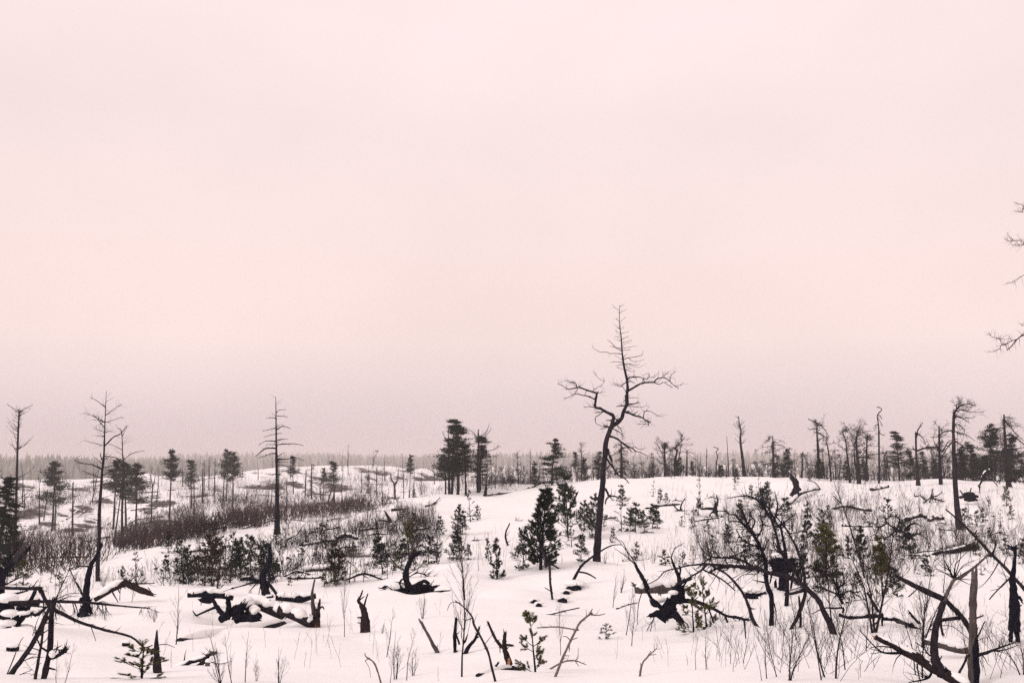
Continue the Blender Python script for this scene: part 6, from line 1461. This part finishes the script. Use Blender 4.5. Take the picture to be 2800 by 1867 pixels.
fallen("", "3,2.6", "R3:520,1335 560,1250 600,1165", opt='n', tw=2, name="fallen_branch", lab="leaning broken stick between the biggest young pine and the forked dead one", Y=74)
S = fallen("", "4,4", "R3:470,1340 480,1260 482,1180", opt='n', tw=4, name="root_stump", lab="small dark broken stump beside the leaning broken stick", Y=73)
S.lump("root_mass", "R3:465,1310", 5, 9, 0.8)
for i, (r, p) in enumerate((("3,3,2", "R1:1830,1545 1960,1500 2150,1440"), ("3,4,3,2", "R1:2040,1570 2150,1520 2350,1450"), ("3,3,2", "R2:0,1460 60,1470 110,1465"), ("3,3,2", "R1:2140,1450 2240,1430 2340,1440"), ("2.4,3,2", "R5:1830,175 1880,170 1930,180"))):
    fallen("", r, p, cap=0.7, tw=3, lab=("snowed log at the top of the left slope beside the brown brush", "second log sloping just below the topmost one by the brown brush", "short log left of the level-limbed dead spruce's foot", "topmost short log on the left crest", "little dark log alone on the left crest")[i])
for i, (r, p) in enumerate((("3,3,2", "R5:270,435 420,420 600,410"), ("3,3,2", "R5:470,490 560,475 620,460"), ("2.4,2.4,2", "R5:800,270 900,240 1010,225"), ("3,3,2", "R5:0,690 120,620 240,570"), ("2.4,2.6,2", "R5:610,415 720,408 830,405"), ("2,2,1.6", "R1:660,1430 780,1330 900,1240"), ("2,2,1.6", "R1:610,1410 720,1320 830,1260"), ("1.8,1.8,1.4", "R1:1130,1480 1260,1410 1500,1380"), ("1.8,1.8,1.4", "R1:990,1455 1100,1440 1190,1390"), ("1.6,1.6,1.2", "R1:230,1205 340,1195 460,1185"), ("1.6,1.6,1.2", "R1:150,1530 220,1510 330,1490"), ("1.8,1.6,1.2", "R1:1200,1325 1330,1305 1440,1300"))):
    S = fallen("snow-sunk fallen pole", r, p, cap=0.9, tw=3)
for i, (r, p) in enumerate((("3,4,3", "R5:1700,365 1800,350 1990,345"), ("3,3,2", "R5:1420,520 1560,470 1700,390"), ("4,5,4", "R5:2215,620 2280,600 2360,630"), ("3,3,2", "R5:2130,700 2240,665 2360,640"), ("4,5,4", "R7:2150,740 2250,745 2330,740"), ("3,3,2", "R8:720,830 800,810 890,795"), ("2.4,2.4,1.6", "R7:960,885 1050,850 1150,830"), ("2,2,1", "R7:1010,445 1150,440 1260,430"), ("3,3,2", "R8:200,195 280,180 330,170"))):
    fallen("dark branch lying across the snow", r, p, cap=0.9, tw=4, name="fallen_branch")

# small broken wood strewn over the slopes
_r = random.Random(61)
for i in range(46):
    if i < 12:
        x, y = _r.uniform(1260, 1880), _r.uniform(1350, 1520)
    elif i < 34:
        x, y = _r.uniform(1880, 2760), _r.uniform(1335, 1560)
    else:
        x, y = _r.uniform(720, 1200), _r.uniform(1430, 1585)
    k = (y - 1220) / 300
    L, a = _r.uniform(45, 120) * k, _r.uniform(-0.28, 0.22)
    if i % 4 == 0:                                    # a stick standing out of the snow at a slant
        b = _r.choice([-1, 1]) * _r.uniform(0.3, 1.0)
        fallen("broken stick slanting out of the snow", "%.1f,%.1f" % (2.2 * k, 1.2 * k), "P:%.1f,%.1f %.1f,%.1f %.1f,%.1f" % (x, y, x + L * 0.4 * b, y - L * 0.3, x + L * 0.7 * b, y - L * 0.65), opt='gn', tw=5, name="fallen_branch")
    elif i % 4 == 1:
        fallen("short dark log in the snow", "%.1f,%.1f,%.1f" % (3.2 * k, 4 * k, 3 * k), "P:%.1f,%.1f %.1f,%.1f %.1f,%.1f" % (x, y, x + L * 0.5, y + L * a * 0.6, x + L, y + L * a), cap=0.8, tw=6)
    else:
        fallen("twiggy dark branch lying on the snow", "%.1f,%.1f,%.1f,%.1f" % (2 * k, 2.4 * k, 1.8 * k, 0.8 * k), "P:%.1f,%.1f %.1f,%.1f %.1f,%.1f %.1f,%.1f" % (x, y, x + L * 0.35, y - L * _r.uniform(0.02, 0.2), x + L * 0.7, y - L * _r.uniform(0.0, 0.25), x + L, y + L * a * 0.5), cap=0.6, tw=16, ln=0.55, opt='n' if i % 2 else 'cn', name="fallen_branch")

# ------------------------------------------------------------------ young conifers: forms, then each one where it stands
FORMS = {}
def form(key):
    if key not in FORMS:
        k, v = key
        spec = {'hero': dict(H=3.4, irr=0.25, dense=1.7, wide=0.24, whorl=0.22, tuft=1.0, needle=0.065, upsweep=0.55), 'dense': dict(H=3.2, irr=0.7, dense=1.3, wide=0.30, whorl=0.28, tuft=1.1, needle=0.065, upsweep=0.5, gaps=0.08), 'mid': dict(H=2.1, irr=0.75, dense=1.5, wide=0.42, whorl=0.26, needle=0.065),
                'sparse': dict(H=2.2, dense=0.55, wide=0.30, whorl=0.42, gaps=0.25, tuft=0.85), 'tuft': dict(H=1.2, dense=0.7, wide=0.30, whorl=0.36, tuft=1.3, upsweep=0.5, needle=0.065),
                'small': dict(H=0.9, dense=0.8, wide=0.42, whorl=0.24), 'near': dict(H=1.3, irr=0.5, dense=0.9, wide=0.5, whorl=0.42, needle=0.05, tuft=5.0, upsweep=0.25, gaps=0.05, nw=0.0055)}[k]
        st, fo, H = young_pine(500 + v * 13 + len(k), **spec)
        FORMS[key] = (st.mesh("trunk", M_TWIG if k in ('sparse',) else M_CHAR), {}, fo, H)
    return FORMS[key]
PD = {'hero': 'dense dark young pine', 'dense': "dense dark young pine", 'mid': "bushy young pine", 'sparse': "sparse see-through young pine", 'tuft': "little tufted young pine", 'small': "tiny young conifer", 'near': "young pine with bottle-brush shoots"}
HUE = {'d': (M_NEEDLE, ""), 'o': (M_OLIVE, "olive-green "), 'p': (M_PALE, "pale "), 'b': (M_BROWN, "withered brown ")}
def sapling(kind, hue, px, ybase, ytop, lab=None, lm=None, Y=None, fat=1.0, var=None):
    Y = Y or hit(px, ybase) or 60.0
    x = at(px, 1290, Y)[0]
    z = float(ground(x, Y))
    Hh = max(0.25, at(px, ytop, Y)[2] - z)
    v = var if var is not None else random.randrange(3)
    fat *= random.uniform(0.9, 1.25)
    tm, cache, fo, h0 = form((kind, v))
    if hue not in cache:
        cache[hue] = fo.mesh("needles", HUE[hue][0], smooth=False)
    s = Hh / (h0 + 0.05)
    o = thing("young_pine", lab or "x", "young tree", (x, Y, z - 0.02), "young conifers in the snow", random.uniform(0, 6.28))
    o.rotation_euler = (random.gauss(0, 0.06), random.gauss(0, 0.06), o.rotation_euler[2])
    o.scale = (s * fat, s * fat, s)
    link("trunk", tm, o)
    link("needles", cache[hue], o)
    if not lab:
        AUTO.append((o, HUE[hue][1] + PD[kind], px, ybase))
    if lm:
        LM.append((lm, px, ybase))
random.seed(19)
sapling('hero', 'd', 1478, 1557, 1323, "biggest dense dark young pine, left of the tall forked dead pine", "the biggest young pine", fat=1.3, var=0)
sapling('mid', 'd', 1430, 1556, 1440, fat=1.0)
sapling('sparse', 'o', 1120, 1548, 1418, "tall see-through brownish young pine right behind the snag over the black hollow", "the see-through brownish pine", fat=1.2, Y=29.5)
sapling('near', 'o', 1462, 1830, 1672, "foreground young pine with drooping green boughs and a pale upright tuft", "the foreground tufted pine", fat=0.9, Y=12.4)
sapling('near', 'o', 414, 1905, 1745, "young pine with broad snow-dusted boughs cut by the bottom edge", "the bottom-edge young pine", fat=2.3, Y=10.6)
sapling('near', 'o', 1920, 1698, 1572, "taller olive young pine growing beside the charred uprooted stump", "the taller olive pine", Y=19.2, fat=0.95)
sapling('near', 'o', 1886, 1708, 1608, "shorter olive young pine against the charred uprooted stump", "the shorter olive pine", Y=18.9, fat=1.2)
sapling('near', 'p', 1650, 1746, 1700, "buried pine tip with a few pale shoots poking out of smooth snow", "the buried pale pine tip", fat=1.5)
sapling('dense', 'o', 2398, 1640, 1462, "large young pine with fanned shoots by the bent snow-deep log", "the large fanned pine", fat=1.1, Y=24)
sapling('mid', 'd', 2437, 1632, 1548, fat=1.1)
sapling('tuft', 'o', 2249, 1512, 1430, "sapling top with a bunch of upright shoots like a brush", "the brush-topped sapling", fat=1.4, Y=30)
sapling('tuft', 'o', 1815, 1545, 1500, "green splayed pine tuft lying at the snow lip, right of the forked dead pine", "the splayed green tuft", fat=1.8)
for row in (
    ('mid', 'd', 1594, 1453, 1368), ('mid', 'd', 1632, 1448, 1350), ('mid', 'd', 1617, 1470, 1385), ('sparse', 'p', 1562, 1495, 1420), ('mid', 'd', 1586, 1536, 1462), ('mid', 'd', 1671, 1484, 1440), ('sparse', 'd', 1697, 1453, 1360),
    ('mid', 'd', 1735, 1456, 1373), ('mid', 'd', 1720, 1453, 1390), ('mid', 'd', 1760, 1458, 1395), ('mid', 'd', 1781, 1446, 1377), ('mid', 'd', 1796, 1444, 1384), ('mid', 'p', 1701, 1382, 1325), ('sparse', 'p', 1785, 1358, 1312), ('mid', 'd', 1803, 1380, 1335), ('mid', 'd', 1822, 1378, 1346),
    ('small', 'p', 1735, 1532, 1478), ('small', 'p', 1561, 1372, 1338), ('sparse', 'p', 1914, 1388, 1300), ('small', 'd', 1905, 1412, 1360), ('small', 'p', 1888, 1446, 1410), ('small', 'p', 1862, 1440, 1410), ('sparse', 'p', 2008, 1338, 1300), ('sparse', 'd', 2070, 1358, 1303), ('mid', 'd', 2052, 1367, 1324), ('mid', 'd', 2094, 1366, 1316),
    ('mid', 'd', 2090, 1415, 1330), ('small', 'd', 2422, 1418, 1362), ('mid', 'p', 2746, 1383, 1326), ('mid', 'p', 2757, 1420, 1380), ('small', 'd', 2660, 1440, 1395), ('sparse', 'd', 2040, 1420, 1370), ('sparse', 'd', 2160, 1480, 1400),
    ('tuft', 'd', 1360, 1583, 1474), ('tuft', 'p', 1337, 1532, 1468), ('small', 'd', 1360, 1580, 1520), ('mid', 'd', 1173, 1541, 1462), ('mid', 'd', 1195, 1538, 1480), ('mid', 'd', 1240, 1532, 1455), ('mid', 'd', 1262, 1530, 1450), ('dense', 'd', 1250, 1460, 1378), ('mid', 'd', 1266, 1461, 1395), ('mid', 'd', 1204, 1463, 1410), ('sparse', 'd', 1195, 1470, 1425),
    ('dense', 'd', 1031, 1493, 1425), ('sparse', 'd', 1288, 1426, 1335), ('mid', 'd', 1308, 1422, 1380), ('mid', 'd', 1283, 1530, 1486), ('sparse', 'o', 962, 1594, 1475), ('small', 'o', 895, 1603, 1560), ('small', 'o', 925, 1602, 1555), ('mid', 'o', 1085, 1552, 1495), ('mid', 'd', 1100, 1548, 1470), ('small', 'd', 1100, 1425, 1395), ('small', 'd', 1130, 1440, 1400),
    ('sparse', 'd', 387, 1594, 1508), ('small', 'd', 350, 1600, 1545), ('mid', 'd', 466, 1582, 1515), ('small', 'd', 500, 1570, 1520), ('mid', 'd', 530, 1596, 1490), ('sparse', 'b', 572, 1602, 1472), ('mid', 'b', 553, 1588, 1515), ('sparse', 'b', 606, 1608, 1462), ('sparse', 'd', 640, 1592, 1450), ('sparse', 'd', 625, 1578, 1470), ('sparse', 'd', 515, 1590, 1462), ('mid', 'd', 655, 1580, 1480), ('mid', 'b', 585, 1575, 1455), ('mid', 'd', 668, 1575, 1470), ('mid', 'd', 692, 1562, 1462), ('mid', 'b', 590, 1598, 1470),
    ('sparse', 'p', 155, 1592, 1548), ('mid', 'o', 82, 1600, 1528), ('mid', 'd', 40, 1600, 1520), ('small', 'o', 180, 1602, 1560), ('small', 'd', 745, 1590, 1535), ('small', 'd', 760, 1560, 1520), ('small', 'd', 730, 1540, 1500), ('mid', 'd', 700, 1600, 1560), ('small', 'o', 800, 1600, 1570), ('small', 'd', 830, 1520, 1480), ('small', 'p', 870, 1530, 1490), ('mid', 'd', 770, 1575, 1530),
    ('mid', 'd', 2200, 1500, 1405), ('mid', 'd', 2120, 1490, 1430), ('sparse', 'd', 2275, 1600, 1490), ('mid', 'd', 2230, 1620, 1530), ('mid', 'd', 2350, 1560, 1440), ('mid', 'd', 2330, 1620, 1560), ('sparse', 'd', 2420, 1560, 1460), ('mid', 'd', 2480, 1530, 1440), ('mid', 'd', 2460, 1500, 1420), ('small', 'o', 2532, 1576, 1545), ('mid', 'd', 2700, 1480, 1440), ('mid', 'd', 2660, 1500, 1450), ('small', 'd', 2740, 1520, 1470), ('mid', 'd', 2780, 1540, 1470), ('small', 'd', 2760, 1330, 1290), ('sparse', 'd', 2290, 1640, 1540), ('mid', 'd', 2180, 1600, 1510),
    ('mid', 'd', 1980, 1480, 1430), ('small', 'd', 1945, 1500, 1460), ('sparse', 'd', 2010, 1540, 1470), ('mid', 'd', 2035, 1560, 1480), ('small', 'd', 1860, 1545, 1505), ('sparse', 'p', 1890, 1540, 1490), ('mid', 'd', 2010, 1320, 1280), ('dense', 'd', 1968, 1306, 1268), ('dense', 'd', 1985, 1306, 1275), ('mid', 'd', 1552, 1312, 1290), ('mid', 'd', 2150, 1410, 1360), ('mid', 'd', 2245, 1460, 1390)):
    sapling(*row)
for i in range(44):
    px = random.uniform(1860, 2790) if i < 30 else random.uniform(420, 1180)
    yb = random.uniform(1390, 1590) if i < 30 else random.uniform(1470, 1595)
    sapling(random.choice(['mid', 'mid', 'sparse', 'small']), random.choice('dddbp'), px, yb, yb - random.uniform(35, 95) * (yb - 1220) / 300)

# ------------------------------------------------------------------ leafless saplings
BF = {}
def bform(k):
    if k not in BF:
        H, limbs, fork, fine = {'birch': (2.4, 30, False, 2), 'whip': (1.6, 9, False, 1), 'multi': (2.0, 18, True, 1), 'stick': (1.0, 4, False, 0), 'fan': (1.2, 7, True, 1)}[k[0]]
        st, tw, h = bare_sapling(700 + k[1] * 17 + len(k[0]), H, limbs, 0.1, fork, fine)
        BF[k] = (st.mesh("stem", M_TWIG), tw.mesh("twigs", M_TWIG), h)
    return BF[k]
BD = {'birch': "thin bare birch sapling", 'whip': "slender bare whip", 'multi': "many-stemmed bare sapling", 'stick': "single dry twig", 'fan': "fan of bare twigs"}
def bare(kind, px, ybase, ytop, lab=None, lm=None, fat=1.0, Y=None, lean=0.0):
    if not lab and px > 1900:
        fat *= random.uniform(0.8, 1.35)
        kind = 'whip' if kind == 'fan' and ybase > 1700 else kind
        lean = random.gauss(0, 0.16)
    Y = Y or hit(px, min(ybase, 1900)) or 12.0
    x = at(px, 1290, Y)[0]
    z = float(ground(x, Y))
    Hh = max(0.2, at(px, ytop, Y)[2] - z)
    s_, t_, h0 = bform((kind, random.randrange(3)))
    s = Hh / h0
    o = thing("bare_sapling", lab or "x", "sapling", (x, Y, z), "leafless saplings in the snow", random.uniform(0, 6.28))
    o.rotation_euler = (random.gauss(0, 0.04), lean, o.rotation_euler[2])
    o.scale = (s * fat,) * 2 + (s,)
    link("stem", s_, o)
    link("twigs", t_, o)
    if not lab:
        AUTO.append((o, BD[kind], px, ybase))
    if lm:
        LM.append((lm, px, ybase))
random.seed(23)
bare('birch', 1264, 1855, 1400, "tall slim birch sapling whose fine twigs spread above the V of stakes", "the tall slim birch", Y=11.2, fat=0.8)
bare('birch', 952, 1742, 1500, "fine pale birch sapling right of the two-horned stump", "the pale birch by the stumps", fat=0.55)
bare('birch', 1530, 1790, 1610, "dark upright sapling between the tufted pine and the pale forked branch", None, fat=0.7)
bare('birch', 2356, 1560, 1270, "tall dark sapling reaching up to the ridge line at the right", "the tall dark right sapling", fat=1.3, Y=33)
bare('multi', 2370, 1720, 1330, "tall forked sapling with two straight dark stems by the large fanned pine", "the twin-stemmed sapling", fat=1.1, Y=18)
for row in (('birch', 2225, 1858, 1560), ('birch', 2262, 1852, 1540), ('multi', 2140, 1860, 1640), ('birch', 2258, 1700, 1440), ('birch', 2492, 1850, 1560), ('multi', 2500, 1770, 1480), ('whip', 2475, 1840, 1600), ('birch', 2290, 1830, 1620), ('whip', 2245, 1850, 1600), ('birch', 2105, 1850, 1650), ('whip', 2080, 1855, 1690), ('birch', 2345, 1780, 1610), ('birch', 2160, 1750, 1560),
            ('whip', 1915, 1830, 1700), ('whip', 1890, 1830, 1720), ('fan', 1985, 1815, 1720), ('whip', 2015, 1812, 1660), ('fan', 2065, 1860, 1740), ('birch', 1720, 1765, 1600), ('whip', 1700, 1735, 1580), ('whip', 1670, 1660, 1540), ('whip', 1790, 1620, 1560), ('fan', 1690, 1620, 1540), ('fan', 1840, 1540, 1480), ('multi', 1915, 1550, 1440), ('whip', 1940, 1530, 1420), ('fan', 1780, 1540, 1470),
            ('fan', 630, 1870, 1690), ('whip', 660, 1868, 1710), ('fan', 780, 1868, 1740), ('whip', 690, 1866, 1700), ('whip', 500, 1760, 1560), ('fan', 720, 1862, 1780), ('whip', 1060, 1795, 1640), ('fan', 1090, 1855, 1690), ('whip', 1120, 1858, 1700), ('whip', 1075, 1868, 1760), ('fan', 1135, 1845, 1740), ('stick', 1205, 1860, 1820), ('fan', 1050, 1730, 1680), ('stick', 895, 1755, 1735), ('whip', 190, 1868, 1760), ('whip', 205, 1866, 1740),
            ('whip', 345, 1640, 1520), ('whip', 375, 1645, 1560), ('fan', 440, 1700, 1640), ('multi', 1000, 1590, 1520), ('whip', 1065, 1580, 1480), ('fan', 1160, 1690, 1590), ('birch', 1275, 1640, 1400), ('whip', 1310, 1560, 1470), ('fan', 1420, 1560, 1500), ('birch', 2620, 1850, 1680), ('multi', 2760, 1850, 1640), ('fan', 2700, 1860, 1740), ('whip', 2560, 1620, 1480), ('birch', 2570, 1560, 1400), ('multi', 2530, 1500, 1370), ('multi', 2600, 1480, 1380), ('birch', 2790, 1600, 1420), ('whip', 2740, 1590, 1480), ('whip', 2690, 1540, 1440),
            ('birch', 2260, 1520, 1350), ('multi', 2170, 1480, 1370), ('multi', 2080, 1460, 1360), ('birch', 1990, 1440, 1340), ('whip', 2220, 1420, 1330), ('multi', 2300, 1420, 1330), ('whip', 2390, 1480, 1330), ('birch', 2440, 1470, 1340), ('multi', 2150, 1540, 1440), ('fan', 1650, 1540, 1490), ('whip', 1760, 1560, 1490), ('multi', 545, 1560, 1490), ('multi', 600, 1540, 1470), ('whip', 420, 1560, 1490), ('birch', 480, 1600, 1500), ('multi', 830, 1560, 1480), ('birch', 850, 1500, 1420), ('multi', 720, 1500, 1430), ('whip', 660, 1520, 1440), ('multi', 975, 1460, 1390), ('multi', 1010, 1440, 1370), ('birch', 930, 1480, 1400),
            ('multi', 220, 1600, 1550), ('multi', 300, 1610, 1540), ('whip', 130, 1660, 1600), ('multi', 2640, 1420, 1350), ('birch', 2510, 1400, 1320), ('whip', 1870, 1420, 1340), ('multi', 1950, 1400, 1330), ('fan', 700, 1640, 1590), ('fan', 775, 1660, 1600)):
    bare(*row)
for i in range(58):
    px = random.uniform(1880, 2790)
    yb = random.uniform(1400, 1600) if px < 2500 else random.uniform(1380, 1520)
    bare(random.choice(['multi', 'birch', 'multi', 'fan', 'whip']), px, yb, yb - random.uniform(50, 130) * (yb - 1230) / 300)
for i in range(26):
    px = random.uniform(430, 1220)
    yb = random.uniform(1440, 1590)
    bare(random.choice(['multi', 'birch', 'fan', 'whip']), px, yb, yb - random.uniform(45, 100) * (yb - 1230) / 300)

# ------------------------------------------------------------------ stalks and brush nobody could count
def inside(poly, n, rng):
    poly = np.array(poly, float)
    out_ = []
    lo, hi = poly.min(0), poly.max(0)
    while len(out_) < n:
        q = rng.uniform(lo, hi, (n * 3, 2))
        c = np.zeros(len(q), bool)
        x, y = q.T
        for (x1, y1), (x2, y2) in zip(poly, np.roll(poly, -1, 0)):
            c ^= ((y1 > y) != (y2 > y)) & (x < (x2 - x1) * (y - y1) / (y2 - y1 + 1e-9) + x1)
        out_ += list(q[c])
    return np.array(out_[:n])
def stems(name, label, polys, seed, mat, hmin, hmax, r, per=2, lean=0.12, patch=None, ymax=420, arch=0.06, thr=-0.1):
    rng = np.random.default_rng(seed)
    mb = MB()
    for poly, n in polys:
        q = inside(poly, n, rng)
        if patch:
            keep = vnoise(q[:, 0], q[:, 1] * 2.0, patch, seed) + 0.5 * rng.normal(size=n) > thr
            q = q[keep]
        Y = hits(q[:, 0], q[:, 1])
        ok = ~np.isnan(Y) & (Y < ymax)
        q, Y = q[ok], Y[ok]
        Y = Y * rng.uniform(0.985, 1.015, len(Y))
        x = (q[:, 0] - 1400) / FPX * Y * 1.0
        S = np.stack([x, Y, ground(x, Y) - 0.05], 1)
        D = np.stack([rng.normal(size=len(Y)) * lean, rng.normal(size=len(Y)) * lean, np.ones(len(Y))], 1)
        L = rng.uniform(hmin, hmax, len(Y))
        P = grow(rng, S, D, L, 4, arch, 0.12)
        rr = np.maximum(r, 0.12 * Y / FPX)[:, None] * np.array([1.0, 0.9, 0.75, 0.45])
        mb.tubes(P, rr, 3, tip=False)
        if per:
            S2, D2_, idx, t = spawn(rng, P, per, 0.3, 1.0, 0.6, 0.5)
            Q = grow(rng, S2, D2_, L[idx] * 0.4 * rng.uniform(0.5, 1, len(idx)), 3, 0.1, 0.15)
            mb.tubes(Q, rr[idx][:, :3] * 0.75, 3, tip=False)
    o = link(name, mb.mesh(name, mat))
    tag(o, label, None, None, 'stuff')
VAL = [(310, 1500), (345, 1452), (430, 1412), (540, 1374), (640, 1362), (760, 1378), (900, 1378), (1040, 1372), (1075, 1380), (1000, 1398), (860, 1418), (760, 1436), (620, 1455), (500, 1482), (400, 1502)]
VAL2 = [(0, 1560), (0, 1480), (180, 1460), (330, 1440), (560, 1372), (700, 1362), (900, 1366), (1090, 1362), (1100, 1385), (1000, 1404), (760, 1442), (560, 1466), (380, 1505), (180, 1570)]
stems("brown_brush", "dense brown leafless brush filling the valley behind the crest", [(VAL, 6800), (VAL2, 2600)], 41, M_BRUSH, 0.2, 1.5, 0.018, 3, patch=55, lean=0.5, thr=-0.95)
stems("brown_brush", "low brush patches among the hazy hummocks", [([(0, 1500), (0, 1400), (200, 1395), (330, 1440), (320, 1500), (150, 1560), (0, 1570)], 1700), ([(0, 1400), (250, 1340), (700, 1320), (1400, 1300), (1400, 1330), (1000, 1370), (500, 1370), (200, 1400)], 7000), ([(0, 1330), (400, 1318), (700, 1285), (1100, 1284), (1380, 1290), (1380, 1310), (900, 1335), (400, 1360), (0, 1390)], 3000), ([(1100, 1300), (1400, 1290), (1480, 1325), (1300, 1345), (1120, 1365)], 1200)], 42, M_BRUSH, 0.4, 2.0, 0.014, 2, patch=45, lean=0.25)
stems("dry_stalks", "thick stand of dry stalks on the slope below the valley brush", [([(760, 1465), (850, 1420), (1000, 1395), (1190, 1400), (1200, 1450), (1100, 1470), (900, 1480)], 1700), ([(1050, 1395), (1195, 1395), (1190, 1440), (1060, 1440)], 800)], 43, M_BRUSH, 0.3, 1.0, 0.007, 3, patch=40, lean=0.2)
stems("dry_stalks", "scattered dry stalks on the left slope", [([(330, 1600), (450, 1550), (760, 1490), (1000, 1480), (1100, 1560), (950, 1600), (700, 1600)], 700), ([(100, 1625), (300, 1560), (420, 1550), (350, 1620), (150, 1640)], 160)], 44, M_STALK, 0.2, 0.55, 0.005, 2, patch=55)
stems("dry_stalks", "thin dry stalks dotting the right slope", [([(1880, 1540), (1800, 1480), (1900, 1400), (2000, 1330), (2400, 1330), (2800, 1350), (2800, 1520), (2500, 1530), (2200, 1540)], 2300), ([(1800, 1340), (2000, 1315), (2200, 1322), (2000, 1400)], 260), ([(2400, 1420), (2640, 1420), (2640, 1480), (2420, 1480)], 380)], 45, M_STALK, 0.3, 0.95, 0.005, 2, patch=60)
stems("dry_stalks", "few thin stalks on the bright middle slope", [([(1200, 1540), (1250, 1480), (1500, 1420), (1880, 1320), (1900, 1480), (1800, 1540), (1500, 1550)], 420), ([(1650, 1545), (1900, 1540), (1880, 1500), (1680, 1500)], 160)], 46, M_STALK, 0.25, 0.8, 0.005, 1, patch=70)
stems("dry_stalks", "sparse grass stems in the near snow", [([(300, 1800), (500, 1620), (1200, 1640), (1300, 1800), (700, 1860)], 50), ([(1600, 1800), (1900, 1600), (2700, 1560), (2790, 1860), (2000, 1860)], 80)], 47, M_STALK, 0.15, 0.5, 0.0022, 2)
stems("dark_scrub", "dark heather and charred scrub poking through the snow of the left and middle slope", [([(380, 1590), (520, 1525), (760, 1475), (1000, 1420), (1210, 1440), (1220, 1520), (1000, 1560), (760, 1600), (480, 1605)], 3600), ([(760, 1500), (900, 1440), (1200, 1420), (1190, 1480), (950, 1530)], 2600)], 51, M_CHAR, 0.15, 0.6, 0.009, 4, patch=34, lean=0.5)
stems("dark_scrub", "tangled dark twigs and scrub covering the right slope", [([(1850, 1545), (1900, 1450), (2000, 1390), (2250, 1380), (2500, 1400), (2650, 1450), (2800, 1460), (2800, 1540), (2480, 1560), (2300, 1600), (2050, 1580)], 1900), ([(1950, 1420), (2200, 1330), (2500, 1335), (2600, 1400), (2300, 1440)], 900), ([(2180, 1660), (2120, 1560), (2300, 1500), (2480, 1500), (2470, 1620), (2350, 1690)], 110)], 52, M_TWIG, 0.25, 1.0, 0.007, 5, patch=42, lean=0.5)
stems("dark_scrub", "thin dark twigs crossing in the snow between the lower right limbs", [([(1880, 1760), (1950, 1690), (2200, 1650), (2500, 1680), (2560, 1800), (2300, 1860), (2000, 1860)], 120), ([(2500, 1700), (2780, 1700), (2790, 1850), (2620, 1860)], 40)], 53, M_TWIG, 0.2, 0.8, 0.003, 4, lean=0.7)
# brush along the foot of the ridge grove, just over the crest
rng = np.random.default_rng(48)
mb = MB()
n = 4200
Yb = rng.uniform(103, 150, n)
pxb = np.where(rng.random(n) < 0.8, rng.uniform(1700, 2850, n), rng.uniform(1380, 1700, n))
xb = (pxb - 1400) / FPX * Yb
keep = vnoise(xb, Yb, 6, 3) + 0.4 * rng.normal(size=n) > 0.15
xb, Yb = xb[keep], Yb[keep]
S = np.stack([xb, Yb, ground(xb, Yb) - 0.1], 1)
D = np.stack([rng.normal(size=len(xb)) * 0.3, rng.normal(size=len(xb)) * 0.3, np.ones(len(xb))], 1)
P = grow(rng, S, D, rng.uniform(0.4, 2.3, len(xb)) * (0.6 + 0.5 * np.clip(vnoise(xb, Yb, 9, 8) + 0.5, 0, 1.5)), 4, 0.05, 0.2)
mb.tubes(P, np.broadcast_to(np.array([0.018, 0.016, 0.013, 0.008]), P.shape[:2]), 3, tip=False)
S2, D2_, idx, t = spawn(rng, P, 3, 0.2, 1.0, 0.8, 0.3)
mb.tubes(grow(rng, S2, D2_, rng.uniform(0.3, 1.1, len(idx)), 3, 0.05, 0.2), np.broadcast_to(np.array([0.012, 0.01, 0.007]), (len(idx), 3)), 3, tip=False)
tag(link("ridge_brush", mb.mesh("ridge_brush", M_FAR)), "grey-brown undergrowth along the foot of the ridge trees", None, None, 'stuff')

# ------------------------------------------------------------------ labels of the many: by look, then by the nearest thing one can find
ORD = ["", "second ", "third ", "fourth ", "fifth ", "sixth ", "seventh ", "eighth ", "ninth ", "tenth ", "eleventh ", "twelfth "]
def side(dx, dy):
    if abs(dx) > 1.2 * abs(dy):
        return "right of" if dx > 0 else "left of"
    return "behind" if dy < 0 else "in front of"
fam = {}
for o, desc, px, py in AUTO:
    best = min(LM, key=lambda m: math.hypot(m[1] - px, (m[2] - py) * 2.2))
    dx, dy = px - best[1], (py - best[2]) * 2.2
    key = (desc, side(dx, dy), best[0])
    fam.setdefault(key, []).append((math.hypot(dx, dy), o))
for (desc, sd, lm), rows in fam.items():
    rows.sort(key=lambda r: r[0])
    for i, (d, o) in enumerate(rows):
        if len(rows) == 1:
            o['label'] = "%s %s %s" % (desc, sd, lm)
        elif i == 0:
            o['label'] = "%s nearest %s %s" % (desc, sd, lm)
        else:
            o['label'] = "%snearest %s %s %s" % (ORD[min(i, 11)], desc, sd, lm)

for o_ in bpy.data.objects:
    if len((o_.get('label') or '').replace('-', '').split()) > 16:
        print("LONG", o_.name, o_['label'])
